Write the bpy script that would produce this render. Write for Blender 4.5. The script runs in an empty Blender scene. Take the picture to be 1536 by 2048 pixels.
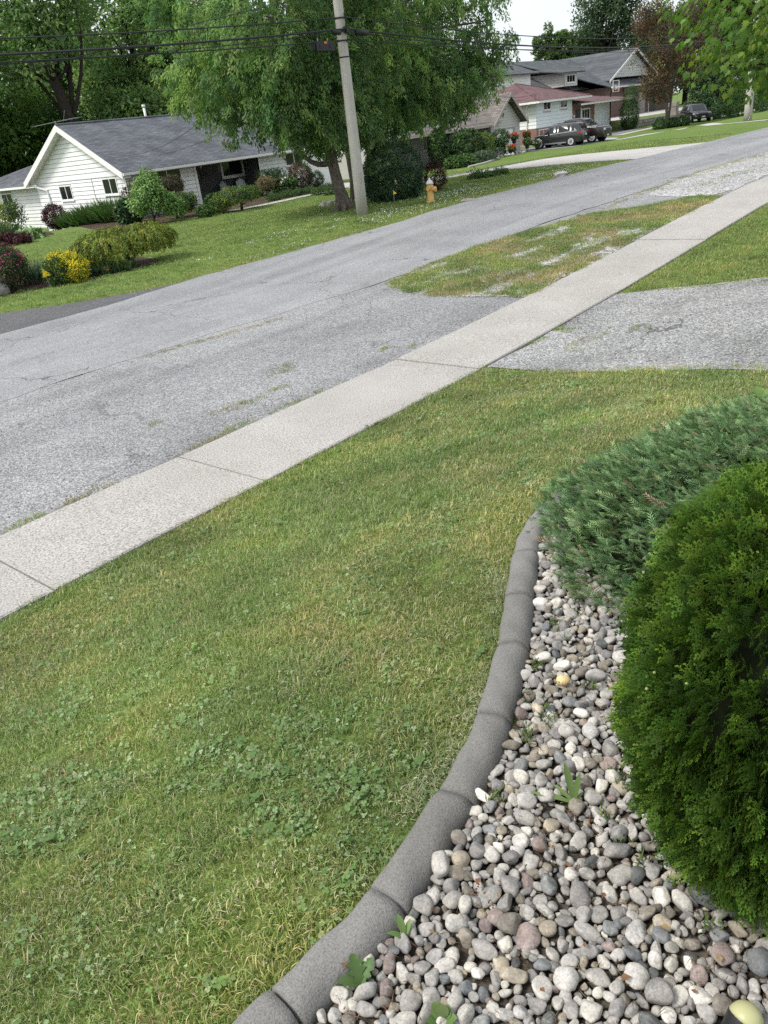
import bpy, bmesh, math, random
import numpy as np
from mathutils import Vector, Matrix
S = bpy.context.scene
COL = S.collection
rnd = random.Random(7)
RNG = np.random.default_rng(11)

# ------------------------------------------------------------------ camera
CAMH = 2.8
FPX = 1538.0                                   # focal length in pixels of a 1536 x 2048 frame
def _basis():
    dn = np.array([1149-768., 4090-1024., FPX]); dn /= np.linalg.norm(dn)
    up = -dn
    s = np.array([2247-768., 63-1024., FPX]); s -= s.dot(up)*up; s /= np.linalg.norm(s)
    return np.array([s, np.cross(up, s), up])
RC = _basis()                                  # camera (x right, y down, z forward) to world (X along road, Y across, Z up)
cam = bpy.data.objects.new('camera', bpy.data.cameras.new('camera'))
COL.objects.link(cam)
r_, d_, f_ = RC[:, 0], RC[:, 1], RC[:, 2]
cam.matrix_world = Matrix(((r_[0], -d_[0], -f_[0], 0), (r_[1], -d_[1], -f_[1], 0), (r_[2], -d_[2], -f_[2], CAMH), (0, 0, 0, 1)))
cam.data.sensor_fit = 'HORIZONTAL'; cam.data.sensor_width = 36; cam.data.lens = 36*FPX/1536
cam.data.clip_start = 0.05; cam.data.clip_end = 3000
S.camera = cam

# ------------------------------------------------------------------ sky, sun, exposure
SUN_DIR = Vector((-0.72, 0.50, 1.15)).normalized()      # towards the sun
w = bpy.data.worlds.new('World'); S.world = w; w.use_nodes = True
nt = w.node_tree; nt.nodes.clear()
out = nt.nodes.new('ShaderNodeOutputWorld'); bg = nt.nodes.new('ShaderNodeBackground')
sky = nt.nodes.new('ShaderNodeTexSky'); sky.sky_type = 'NISHITA'; sky.sun_disc = False
sky.sun_elevation = math.asin(SUN_DIR.z); sky.sun_rotation = math.atan2(SUN_DIR.x, SUN_DIR.y)
sky.dust_density = 3.0; sky.air_density = 1.0; sky.ozone_density = 1.0
tc = nt.nodes.new('ShaderNodeTexCoord'); nz = nt.nodes.new('ShaderNodeTexNoise')
nz.inputs['Scale'].default_value = 2.2; nz.inputs['Detail'].default_value = 6
rp = nt.nodes.new('ShaderNodeValToRGB')
rp.color_ramp.elements[0].position = 0.3; rp.color_ramp.elements[0].color = (0.45, 0.45, 0.45, 1)
rp.color_ramp.elements[1].position = 0.62; rp.color_ramp.elements[1].color = (0.97, 0.97, 0.97, 1)
mx = nt.nodes.new('ShaderNodeMix'); mx.data_type = 'RGBA'
mx.inputs['B'].default_value = (4.9, 5.1, 5.3, 1)       # bright thin overcast
nt.links.new(tc.outputs['Generated'], nz.inputs['Vector']); nt.links.new(nz.outputs['Fac'], rp.inputs['Fac'])
nt.links.new(rp.outputs['Color'], mx.inputs['Factor']); nt.links.new(sky.outputs['Color'], mx.inputs['A'])
nt.links.new(mx.outputs['Result'], bg.inputs['Color']); bg.inputs['Strength'].default_value = 0.12
nt.links.new(bg.outputs['Background'], out.inputs['Surface'])
sl = bpy.data.lights.new('sun', 'SUN'); sl.energy = 2.0; sl.angle = math.radians(16); sl.color = (1, 0.96, 0.90)
sun = bpy.data.objects.new('sun', sl); COL.objects.link(sun)
sun.rotation_euler = SUN_DIR.to_track_quat('Z', 'Y').to_euler(); sun.location = (0, 0, 60)
S.view_settings.view_transform = 'Standard'; S.view_settings.look = 'None'
S.view_settings.exposure = 0.92; S.view_settings.gamma = 1.0; S.view_settings.use_curve_mapping = False
S.render.engine = 'CYCLES'
S.cycles.use_denoising = False; S.cycles.max_bounces = 4; S.cycles.adaptive_threshold = .015; S.cycles.transparent_max_bounces = 8
S.cycles.diffuse_bounces = 2; S.cycles.glossy_bounces = 2; S.cycles.transmission_bounces = 2

# ------------------------------------------------------------------ terrain function and pixel helpers
def ssm(a, b, x):
    t = np.clip((x-a)/(b-a), 0, 1); return t*t*(3-2*t)
def gh(x, y):
    x = np.asarray(x, float); y = np.asarray(y, float)
    amp = 0.75-0.4*ssm(3.5, 8, x)
    near = amp*(1-ssm(1.5, 5.2, y))
    rise = 0.45*ssm(7, 24, x)*(1-ssm(19.5, 29, y))-0.3*ssm(20, 29, y)*ssm(34, 46, x)
    plateau = 0.9*ssm(37.6, 39.0, y+0.12*(x-84))*ssm(83.6, 84.4, x)
    return near+rise-0.5*ssm(37, 47, y)*(1-ssm(24, 30, x))+plateau
def gz(x, y): return float(gh(x, y))
def ray(px, py): return RC @ np.array([px-768., py-1024., FPX])
_TS = np.concatenate([np.arange(.0005, .03, .00002), np.arange(.03, .25, .0002)])
def G(px, py):
    """where the line of sight through a spot of the photo meets the terrain"""
    r = ray(px, py); q = np.outer(_TS, r)
    d = q[:, 2]+CAMH-gh(q[:, 0], q[:, 1]); i = int(np.argmax(d < 0))
    a, b = _TS[max(i-1, 0)], _TS[i]
    for _ in range(25):
        m = (a+b)/2; p = r*m
        if p[2]+CAMH-gz(p[0], p[1]) < 0: b = m
        else: a = m
    p = r*b; return Vector((p[0], p[1], p[2]+CAMH))
def A(px, py, D):
    r = ray(px, py); t = D/math.hypot(r[0], r[1]); return Vector((r[0]*t, r[1]*t, CAMH+r[2]*t))
def OY(px, py, Y):
    r = ray(px, py); t = Y/r[1]; return Vector((r[0]*t, Y, CAMH+r[2]*t))
def proj(P):
    P = np.atleast_2d(np.asarray(P, float)); c = (P-np.array([0, 0, CAMH])) @ RC
    return np.stack([768+FPX*c[:, 0]/c[:, 2], 1024+FPX*c[:, 1]/c[:, 2], c[:, 2]], 1)
def vnoise(x, y, seed=0):
    x = np.asarray(x, float); y = np.asarray(y, float)
    xi = np.floor(x).astype(np.int64); yi = np.floor(y).astype(np.int64); fx = x-xi; fy = y-yi
    fx = fx*fx*(3-2*fx); fy = fy*fy*(3-2*fy)
    def h(a, b):
        n = (a*374761393+b*668265263+seed*982451653) & 0x7fffffff
        n = ((n ^ (n >> 13))*1274126177) & 0x7fffffff
        return ((n ^ (n >> 16)) & 0xffff)/65535.0
    return (h(xi, yi)*(1-fx)+h(xi+1, yi)*fx)*(1-fy)+(h(xi, yi+1)*(1-fx)+h(xi+1, yi+1)*fx)*fy
def fnoise(x, y, seed=0): return .55*vnoise(x, y, seed)+.3*vnoise(2.1*x, 2.1*y, seed+1)+.15*vnoise(4.3*x, 4.3*y, seed+2)
def inpoly(px, py, poly):
    px = np.asarray(px); py = np.asarray(py); c = np.zeros(px.shape, bool); n = len(poly)
    for i in range(n):
        x0, y0 = poly[i][:2]; x1, y1 = poly[(i+1) % n][:2]
        if y0 == y1: continue
        c ^= ((y0 > py) != (y1 > py)) & (px < (x1-x0)*(py-y0)/(y1-y0)+x0)
    return c

# ------------------------------------------------------------------ materials
def newmat(name):
    m = bpy.data.materials.new(name); m.use_nodes = True; n = m.node_tree.nodes
    return m, n, m.node_tree.links, n['Principled BSDF']
def N(n, t, **kw):
    o = n.new(t)
    for k, v in kw.items():
        if k in o.inputs: o.inputs[k].default_value = v
        else: setattr(o, k, v)
    return o
def ramp(n, stops):
    r = n.new('ShaderNodeValToRGB'); e = r.color_ramp.elements
    while len(e) < len(stops): e.new(0.5)
    for el, (p, c) in zip(e, stops):
        el.position = p; el.color = (*c, 1) if len(c) == 3 else c
    return r
def mixc(n, l, fac, a, b, mode='MIX'):
    m = n.new('ShaderNodeMix'); m.data_type = 'RGBA'; m.blend_type = mode
    for sock, v in (('Factor', fac), ('A', a), ('B', b)):
        if isinstance(v, (int, float)): m.inputs[sock].default_value = v
        elif isinstance(v, tuple): m.inputs[sock].default_value = (*v, 1) if len(v) == 3 else v
        else: l.new(v, m.inputs[sock])
    return m.outputs['Result']
def plain(name, col, rough=.6, var=.18, scale=6., bump=0., bscale=60., spec=.3, metal=0.):
    m, n, l, b = newmat(name)
    g = N(n, 'ShaderNodeNewGeometry'); t = N(n, 'ShaderNodeTexNoise', Scale=scale, Detail=5.0)
    l.new(g.outputs['Position'], t.inputs['Vector'])
    lo = tuple(c*(1-var) for c in col); hi = tuple(min(1, c*(1+var)) for c in col)
    r = ramp(n, [(.3, lo), (.7, hi)]); l.new(t.outputs['Fac'], r.inputs['Fac']); l.new(r.outputs['Color'], b.inputs['Base Color'])
    b.inputs['Roughness'].default_value = rough; b.inputs['Specular IOR Level'].default_value = spec; b.inputs['Metallic'].default_value = metal
    if bump:
        t2 = N(n, 'ShaderNodeTexNoise', Scale=bscale, Detail=4.0); l.new(g.outputs['Position'], t2.inputs['Vector'])
        bp = N(n, 'ShaderNodeBump', Strength=bump, Distance=.02); l.new(t2.outputs['Fac'], bp.inputs['Height']); l.new(bp.outputs['Normal'], b.inputs['Normal'])
    return m
def leafmat(name, gain=(1, 1, 1), trans=.35, rough=.55, big=0.):
    """leaf colour comes from the per-leaf tint; part of the light passes through the leaf"""
    m, n, l, b = newmat(name)
    a = N(n, 'ShaderNodeAttribute', attribute_name='tint')
    c = mixc(n, l, 1.0, a.outputs['Color'], (*gain, 1), 'MULTIPLY')
    if big:
        g = N(n, 'ShaderNodeNewGeometry'); t = N(n, 'ShaderNodeTexNoise', Scale=big, Detail=3.0); l.new(g.outputs['Position'], t.inputs['Vector'])
        r = ramp(n, [(.3, (.64, .70, .60)), (.5, (1, 1, 1)), (.7, (1.30, 1.20, 1.05))]); l.new(t.outputs['Fac'], r.inputs['Fac'])
        c = mixc(n, l, 1.0, c, r.outputs['Color'], 'MULTIPLY')
    l.new(c, b.inputs['Base Color']); b.inputs['Roughness'].default_value = rough; b.inputs['Specular IOR Level'].default_value = .25
    tr = N(n, 'ShaderNodeBsdfTranslucent'); tc = mixc(n, l, 1.0, c, (1.08, 1.2, .82, 1), 'MULTIPLY'); l.new(tc, tr.inputs['Color'])
    ms = N(n, 'ShaderNodeMixShader'); ms.inputs['Fac'].default_value = trans
    l.new(b.outputs['BSDF'], ms.inputs[1]); l.new(tr.outputs['BSDF'], ms.inputs[2]); l.new(ms.outputs['Shader'], n['Material Output'].inputs['Surface'])
    return m
def shinglemat(name, c1, c2, axis='x', row=.14, width=.42):
    m, n, l, b = newmat(name); g = N(n, 'ShaderNodeNewGeometry'); sx = N(n, 'ShaderNodeSeparateXYZ'); cx = N(n, 'ShaderNodeCombineXYZ')
    l.new(g.outputs['Position'], sx.inputs[0])
    l.new(sx.outputs['X' if axis == 'x' else 'Y'], cx.inputs['X']); 
    mm = N(n, 'ShaderNodeMath', operation='MULTIPLY'); mm.inputs[1].default_value = 2.3; l.new(sx.outputs['Z'], mm.inputs[0]); l.new(mm.outputs[0], cx.inputs['Y'])
    bt = N(n, 'ShaderNodeTexBrick', Color1=(*c1, 1), Color2=(*c2, 1), Mortar=tuple(v*.55 for v in c1)+(1,), Scale=1.0)
    bt.inputs['Mortar Size'].default_value = .012; bt.inputs['Brick Width'].default_value = width; bt.inputs['Row Height'].default_value = row
    l.new(cx.outputs[0], bt.inputs['Vector'])
    t = N(n, 'ShaderNodeTexNoise', Scale=.9, Detail=6.0); l.new(g.outputs['Position'], t.inputs['Vector'])
    r = ramp(n, [(.3, (.72, .72, .74)), (.7, (1.25, 1.25, 1.25))]); l.new(t.outputs['Fac'], r.inputs['Fac'])
    l.new(mixc(n, l, 1.0, bt.outputs['Color'], r.outputs['Color'], 'MULTIPLY'), b.inputs['Base Color']); b.inputs['Roughness'].default_value = .9
    bp = N(n, 'ShaderNodeBump', Strength=.6, Distance=.02); l.new(bt.outputs['Fac'], bp.inputs['Height']); bp.invert = True; l.new(bp.outputs['Normal'], b.inputs['Normal'])
    return m
def brickmat(name, c1, c2, mortar):
    m, n, l, b = newmat(name); g = N(n, 'ShaderNodeNewGeometry'); sx = N(n, 'ShaderNodeSeparateXYZ'); cx = N(n, 'ShaderNodeCombineXYZ')
    ad = N(n, 'ShaderNodeMath', operation='ADD'); l.new(g.outputs['Position'], sx.inputs[0]); l.new(sx.outputs['X'], ad.inputs[0]); l.new(sx.outputs['Y'], ad.inputs[1])
    l.new(ad.outputs[0], cx.inputs['X']); l.new(sx.outputs['Z'], cx.inputs['Y'])
    bt = N(n, 'ShaderNodeTexBrick', Color1=(*c1, 1), Color2=(*c2, 1), Mortar=(*mortar, 1), Scale=1.0)
    bt.inputs['Mortar Size'].default_value = .012; bt.inputs['Brick Width'].default_value = .25; bt.inputs['Row Height'].default_value = .09
    l.new(cx.outputs[0], bt.inputs['Vector']); l.new(bt.outputs['Color'], b.inputs['Base Color']); b.inputs['Roughness'].default_value = .85
    return m
def gravelmat(name, lo, mid, hi, cell=60., patch=None, crack=0., streak=0., bump=.5, damp=.3):
    """worn asphalt / gravel: pale stones in a darker binder, soft patches, optional cracks"""
    m, n, l, b = newmat(name); g = N(n, 'ShaderNodeNewGeometry')
    v = N(n, 'ShaderNodeTexVoronoi', Scale=cell); l.new(g.outputs['Position'], v.inputs['Vector'])
    bw = N(n, 'ShaderNodeRGBToBW'); l.new(v.outputs['Color'], bw.inputs['Color'])
    r = ramp(n, [(.12, lo), (.45, mid), (.85, hi)]); l.new(bw.outputs['Val'], r.inputs['Fac']); c = r.outputs['Color']
    f = N(n, 'ShaderNodeTexNoise', Scale=cell*1.9, Detail=2.0); l.new(g.outputs['Position'], f.inputs['Vector'])
    rf = ramp(n, [(.3, (.72, .72, .72)), (.7, (1.22, 1.22, 1.22))]); l.new(f.outputs['Fac'], rf.inputs['Fac']); c = mixc(n, l, 1., c, rf.outputs['Color'], 'MULTIPLY')
    t = N(n, 'ShaderNodeTexNoise', Scale=.55, Detail=7.0, Roughness=.62); l.new(g.outputs['Position'], t.inputs['Vector'])
    rt = ramp(n, [(.3, (1-damp,)*3), (.5, (1, 1, 1)), (.72, (1+damp*.55,)*3)]); l.new(t.outputs['Fac'], rt.inputs['Fac']); c = mixc(n, l, 1., c, rt.outputs['Color'], 'MULTIPLY')
    if streak:      # wear that runs along the road
        mp = N(n, 'ShaderNodeMapping'); mp.inputs['Scale'].default_value = (.07, 1.3, 1); l.new(g.outputs['Position'], mp.inputs['Vector'])
        t3 = N(n, 'ShaderNodeTexNoise', Scale=1.0, Detail=4.0); l.new(mp.outputs[0], t3.inputs['Vector'])
        r3 = ramp(n, [(.35, (1-streak, 1-streak, 1-streak*.9)), (.65, (1+streak*.5,)*3)]); l.new(t3.outputs['Fac'], r3.inputs['Fac']); c = mixc(n, l, 1., c, r3.outputs['Color'], 'MULTIPLY')
    if patch:
        t4 = N(n, 'ShaderNodeTexNoise', Scale=.8, Detail=6.0, Roughness=.7); l.new(g.outputs['Position'], t4.inputs['Vector'])
        r4 = ramp(n, [(.58, (0, 0, 0)), (.68, (1, 1, 1))]); l.new(t4.outputs['Fac'], r4.inputs['Fac'])
        mm = N(n, 'ShaderNodeMath', operation='MULTIPLY'); mm.inputs[1].default_value = .6; l.new(r4.outputs['Color'], mm.inputs[0])
        c = mixc(n, l, mm.outputs[0], c, patch)
    h = bw.outputs['Val']
    if crack:
        dn = N(n, 'ShaderNodeTexNoise', Scale=1.6, Detail=4.0); l.new(g.outputs['Position'], dn.inputs['Vector'])
        va = N(n, 'ShaderNodeVectorMath', operation='MULTIPLY_ADD'); l.new(dn.outputs['Color'], va.inputs[0]); va.inputs[1].default_value = (1.2, 1.2, 0); l.new(g.outputs['Position'], va.inputs[2])
        vc = N(n, 'ShaderNodeTexVoronoi', Scale=.36, feature='DISTANCE_TO_EDGE'); l.new(va.outputs[0], vc.inputs['Vector'])
        cn = N(n, 'ShaderNodeTexNoise', Scale=.35, Detail=2.0); l.new(g.outputs['Position'], cn.inputs['Vector'])
        th = N(n, 'ShaderNodeMapRange'); l.new(cn.outputs['Fac'], th.inputs['Value']); th.inputs['From Min'].default_value = .42; th.inputs['From Max'].default_value = .62; th.inputs['To Max'].default_value = .0065
        lt = N(n, 'ShaderNodeMath', operation='LESS_THAN'); l.new(vc.outputs['Distance'], lt.inputs[0]); l.new(th.outputs[0], lt.inputs[1])
        fm = N(n, 'ShaderNodeMath', operation='MULTIPLY'); fm.inputs[1].default_value = crack; l.new(lt.outputs[0], fm.inputs[0])
        c = mixc(n, l, fm.outputs[0], c, (.035, .034, .032))
    l.new(c, b.inputs['Base Color']); b.inputs['Roughness'].default_value = .92; b.inputs['Specular IOR Level'].default_value = .2
    bp = N(n, 'ShaderNodeBump', Strength=bump, Distance=.012); l.new(h, bp.inputs['Height']); l.new(bp.outputs['Normal'], b.inputs['Normal'])
    return m
def concmat(name, col, speck=.25, scale=150., stain=.15, bump=.25):
    m, n, l, b = newmat(name); g = N(n, 'ShaderNodeNewGeometry')
    f = N(n, 'ShaderNodeTexNoise', Scale=scale, Detail=3.0, Roughness=.7); l.new(g.outputs['Position'], f.inputs['Vector'])
    r = ramp(n, [(.32, tuple(c*(1-speck*1.3) for c in col)), (.5, col), (.68, tuple(min(1, c*(1+speck*.8)) for c in col))]); l.new(f.outputs['Fac'], r.inputs['Fac'])
    t = N(n, 'ShaderNodeTexNoise', Scale=1.1, Detail=7.0, Roughness=.65); l.new(g.outputs['Position'], t.inputs['Vector'])
    rt = ramp(n, [(.3, (1-stain, 1-stain, 1-stain*1.15)), (.7, (1+stain*.6,)*3)]); l.new(t.outputs['Fac'], rt.inputs['Fac'])
    l.new(mixc(n, l, 1., r.outputs['Color'], rt.outputs['Color'], 'MULTIPLY'), b.inputs['Base Color']); b.inputs['Roughness'].default_value = .9; b.inputs['Specular IOR Level'].default_value = .2
    bp = N(n, 'ShaderNodeBump', Strength=bump, Distance=.008); l.new(f.outputs['Fac'], bp.inputs['Height']); l.new(bp.outputs['Normal'], b.inputs['Normal'])
    return m
def lawnmat(name):
    m, n, l, b = newmat(name); g = N(n, 'ShaderNodeNewGeometry')
    f = N(n, 'ShaderNodeTexNoise', Scale=38., Detail=4.0, Roughness=.7); l.new(g.outputs['Position'], f.inputs['Vector'])
    r = ramp(n, [(.28, (.052, .078, .022)), (.5, (.120, .175, .045)), (.72, (.215, .270, .085))]); l.new(f.outputs['Fac'], r.inputs['Fac'])
    t = N(n, 'ShaderNodeTexNoise', Scale=.45, Detail=6.0, Roughness=.6); l.new(g.outputs['Position'], t.inputs['Vector'])
    rt = ramp(n, [(.3, (.8, .95, .75)), (.55, (1, 1, 1)), (.75, (1.45, 1.22, 1.2))]); l.new(t.outputs['Fac'], rt.inputs['Fac'])
    l.new(mixc(n, l, 1., r.outputs['Color'], rt.outputs['Color'], 'MULTIPLY'), b.inputs['Base Color']); b.inputs['Roughness'].default_value = .95; b.inputs['Specular IOR Level'].default_value = .1
    bp = N(n, 'ShaderNodeBump', Strength=.7, Distance=.03); l.new(f.outputs['Fac'], bp.inputs['Height']); l.new(bp.outputs['Normal'], b.inputs['Normal'])
    return m
def stonemat(name, col, var=.22):
    m, n, l, b = newmat(name); o = N(n, 'ShaderNodeObjectInfo'); tcn = N(n, 'ShaderNodeNewGeometry')
    t = N(n, 'ShaderNodeTexNoise', Scale=38., Detail=6.0, Roughness=.68); l.new(tcn.outputs['Position'], t.inputs['Vector'])
    r = ramp(n, [(.25, tuple(c*.68 for c in col)), (.5, col), (.72, tuple(min(.8, c*1.28+.03) for c in col))]); l.new(t.outputs['Fac'], r.inputs['Fac'])
    rr = ramp(n, [(0, (1-var,)*3), (1, (1+var,)*3)]); l.new(o.outputs['Random'], rr.inputs['Fac'])
    c = mixc(n, l, 1., r.outputs['Color'], rr.outputs['Color'], 'MULTIPLY')
    t2 = N(n, 'ShaderNodeTexNoise', Scale=9., Detail=3.0); l.new(tcn.outputs['Position'], t2.inputs['Vector'])
    r2 = ramp(n, [(.35, (.82, .82, .85)), (.65, (1.12, 1.1, 1.05))]); l.new(t2.outputs['Fac'], r2.inputs['Fac'])
    c = mixc(n, l, 1., c, r2.outputs['Color'], 'MULTIPLY')
    t3 = N(n, 'ShaderNodeTexNoise', Scale=160., Detail=2.0); l.new(tcn.outputs['Position'], t3.inputs['Vector'])
    r3 = ramp(n, [(.36, (.82, .82, .82)), (.5, (1, 1, 1)), (.66, (1.1, 1.1, 1.1))]); l.new(t3.outputs['Fac'], r3.inputs['Fac'])
    c = mixc(n, l, 1., c, r3.outputs['Color'], 'MULTIPLY')
    t4 = N(n, 'ShaderNodeTexNoise', Scale=24., Detail=8.0, Roughness=.75, Distortion=.6); l.new(tcn.outputs['Position'], t4.inputs['Vector'])
    r4 = ramp(n, [(.56, (0, 0, 0)), (.66, (.55, .55, .55))]); l.new(t4.outputs['Fac'], r4.inputs['Fac']); c = mixc(n, l, r4.outputs['Color'], c, (.50, .485, .455)); c = mixc(n, l, 1., c, (.94, .92, .885), 'MULTIPLY')
    l.new(c, b.inputs['Base Color']); b.inputs['Roughness'].default_value = .75; b.inputs['Specular IOR Level'].default_value = .25
    bp = N(n, 'ShaderNodeBump', Strength=.45, Distance=.006); l.new(t.outputs['Fac'], bp.inputs['Height']); l.new(bp.outputs['Normal'], b.inputs['Normal'])
    return m
def glassmat(name, col=(.012, .014, .016), rough=.06):
    m, n, l, b = newmat(name); b.inputs['Base Color'].default_value = (*col, 1); b.inputs['Roughness'].default_value = rough; b.inputs['Specular IOR Level'].default_value = .5
    return m
def paintmat(name, col, rough=.28, coat=.6, metal=.3):
    m, n, l, b = newmat(name); b.inputs['Base Color'].default_value = (*col, 1); b.inputs['Roughness'].default_value = rough; b.inputs['Metallic'].default_value = metal
    b.inputs['Coat Weight'].default_value = coat; b.inputs['Coat Roughness'].default_value = .05
    return m
MT = dict(
    lawn=lawnmat('lawn_ground'), road=gravelmat('worn_asphalt', (.155, .157, .162), (.240, .246, .252), (.37, .377, .385), 80., crack=.55, streak=.16, damp=.18),
    apron=gravelmat('weathered_chip_asphalt', (.122, .122, .122), (.226, .228, .232), (.40, .404, .410), 70., crack=.3, streak=.14, damp=.26, bump=.6),
    drive=gravelmat('old_driveway_asphalt', (.118, .118, .115), (.236, .238, .24), (.45, .453, .456), 60., patch=(.13, .125, .115), crack=.6, damp=.35, bump=.8),
    gravel=gravelmat('pale_gravel', (.14, .14, .14), (.33, .33, .33), (.58, .58, .58), 30., damp=.2, bump=1.),
    dark_asphalt=gravelmat('dark_asphalt', (.06, .06, .065), (.10, .10, .105), (.16, .16, .165), 60., crack=.6, damp=.2),
    walk=concmat('sidewalk_concrete', (.365, .350, .332), .5, 62., .12), drivec=concmat('driveway_concrete', (.42, .405, .39), .12, 60., .12),
    curb=concmat('dark_tinted_concrete', (.205, .200, .192), .27, 170., .24, .6), pole=concmat('pole_concrete', (.44, .42, .39), .12, 40., .12),
    found=concmat('foundation', (.33, .32, .30), .12, 30., .2), mulch=gravelmat('bark_mulch', (.018, .010, .008), (.05, .028, .022), (.10, .06, .048), 30., bump=1.),
    soil=gravelmat('bed_soil', (.02, .017, .013), (.055, .045, .035), (.13, .11, .085), 55., bump=1.),
    lapshadow=plain('siding_lap_shadow', (.40, .41, .41), .8, .05, 1.), siding=plain('white_siding', (.80, .82, .80), .5, .04, .8), siding2=plain('grey_siding', (.52, .50, .48), .6, .05, .8), sidingshade=plain('shaded_white_siding', (.74, .80, .82), .5, .05, .6),  # backing greyed to paint the lap shadows; bluish copy has shade in its colour
    trim=plain('white_trim', (.80, .80, .78), .45, .04, 1.), trimtan=plain('tan_trim', (.36, .33, .30), .6, .08, 2.), soffit=plain('soffit', (.66, .67, .64), .6, .04, 1.),
    roof1=shinglemat('charcoal_shingles', (.075, .082, .096), (.130, .139, .157), 'x'), roof1y=shinglemat('charcoal_shingles_side', (.075, .082, .096), (.130, .139, .157), 'y'),
    roof2=shinglemat('brown_grey_shingles', (.115, .100, .088), (.20, .18, .165), 'y'), roof3=shinglemat('red_shingles', (.115, .062, .064), (.16, .088, .088), 'x'),
    roof4=shinglemat('slate_grey_shingles', (.060, .068, .074), (.095, .105, .112), 'x', .2, .6),
    brick=brickmat('red_brick', (.19, .065, .045), (.26, .10, .07), (.30, .26, .23)), brick2=brickmat('brown_brick', (.12, .06, .05), (.17, .09, .075), (.22, .19, .17)),
    glass=glassmat('window_glass'), carglass=glassmat('car_glass', (.02, .024, .026), .03), black=plain('black_metal', (.016, .016, .018), .45, .1, 5.), cable=plain('cable_rubber', (.020, .022, .022), .6, .1, 5.),
    grey=plain('grey_metal', (.35, .36, .37), .4, .05, 5., metal=.6), darkwood_recess=plain('dark_door_recess', (.03, .03, .032), .5, .1, 4.),
    bark=plain('grey_brown_bark', (.115, .095, .080), .95, .45, 9., .9, 22.), barkdark=plain('dark_bark', (.040, .032, .027), .95, .4, 9., .9, 22.),
    leaf=leafmat('tree_leaves', trans=.50, big=.35), leafd=leafmat('shrub_leaves', trans=.22), conifer=leafmat('conifer_sprays', trans=.12, rough=.6), grass=leafmat('grass_blades', trans=.3, rough=.5, big=1.1),
    core=plain('dark_core', (.012, .016, .008), 1., .3, 14., spec=0.), petal=leafmat('petals', trans=.25),  # near-black solid added to block the view through the foliage
    flag=plain('yellow_flag', (.85, .60, .02), .6, .03, 3.), hyd=plain('hydrant_orange_paint', (.60, .36, .12), .5, .15, 9., .2, 30.), hydtop=plain('hydrant_white_paint', (.62, .62, .58), .5, .12, 9.),
    rock=plain('field_rock', (.34, .33, .31), .9, .3, 5., .6, 14.), stone_wall=plain('wall_stone', (.24, .22, .20), .9, .25, 3., .6, 12.),
    porchstone=plain('grey_flagstone', (.085, .087, .090), .8, .25, 1.6, .3, 20.), mortar=plain('pale_mortar', (.23, .22, .20), .9, .1, 6.),
    suv=paintmat('graphite_paint', (.030, .033, .033)), truck=paintmat('maroon_black_paint', (.020, .014, .014)), van=paintmat('black_paint', (.012, .014, .018)),
    tyre=plain('tyre_rubber', (.018, .018, .018), .85, .1, 8.), rim=plain('alloy_rim', (.60, .61, .62), .35, .05, 8., metal=.15), lampw=glassmat('headlamp_lens', (.55, .57, .58), .1), lampr=glassmat('tail_lamp', (.30, .012, .012), .12),
    plate=plain('licence_plate', (.6, .62, .66), .5, .03, 8.), tanwall=plain('tan_garage_door', (.42, .38, .34), .6, .05, 2.),
    redpetal=plain('red_petals', (.55, .05, .03), .6, .2, 9.), terracotta=plain('dark_pot', (.022, .022, .024), .6, .1, 6.), orange=plain('orange_label', (.75, .12, .03), .5, .05, 5.),
    lens=plain('frosted_lens', (.40, .40, .21), .35, .05, 9.), dryleaf=leafmat('dry_leaves', trans=.2), sprigs=leafmat('weed_leaves', trans=.35, rough=.45), white=plain('white_paint', (.78, .78, .76), .5, .05, 4.),
)

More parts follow.
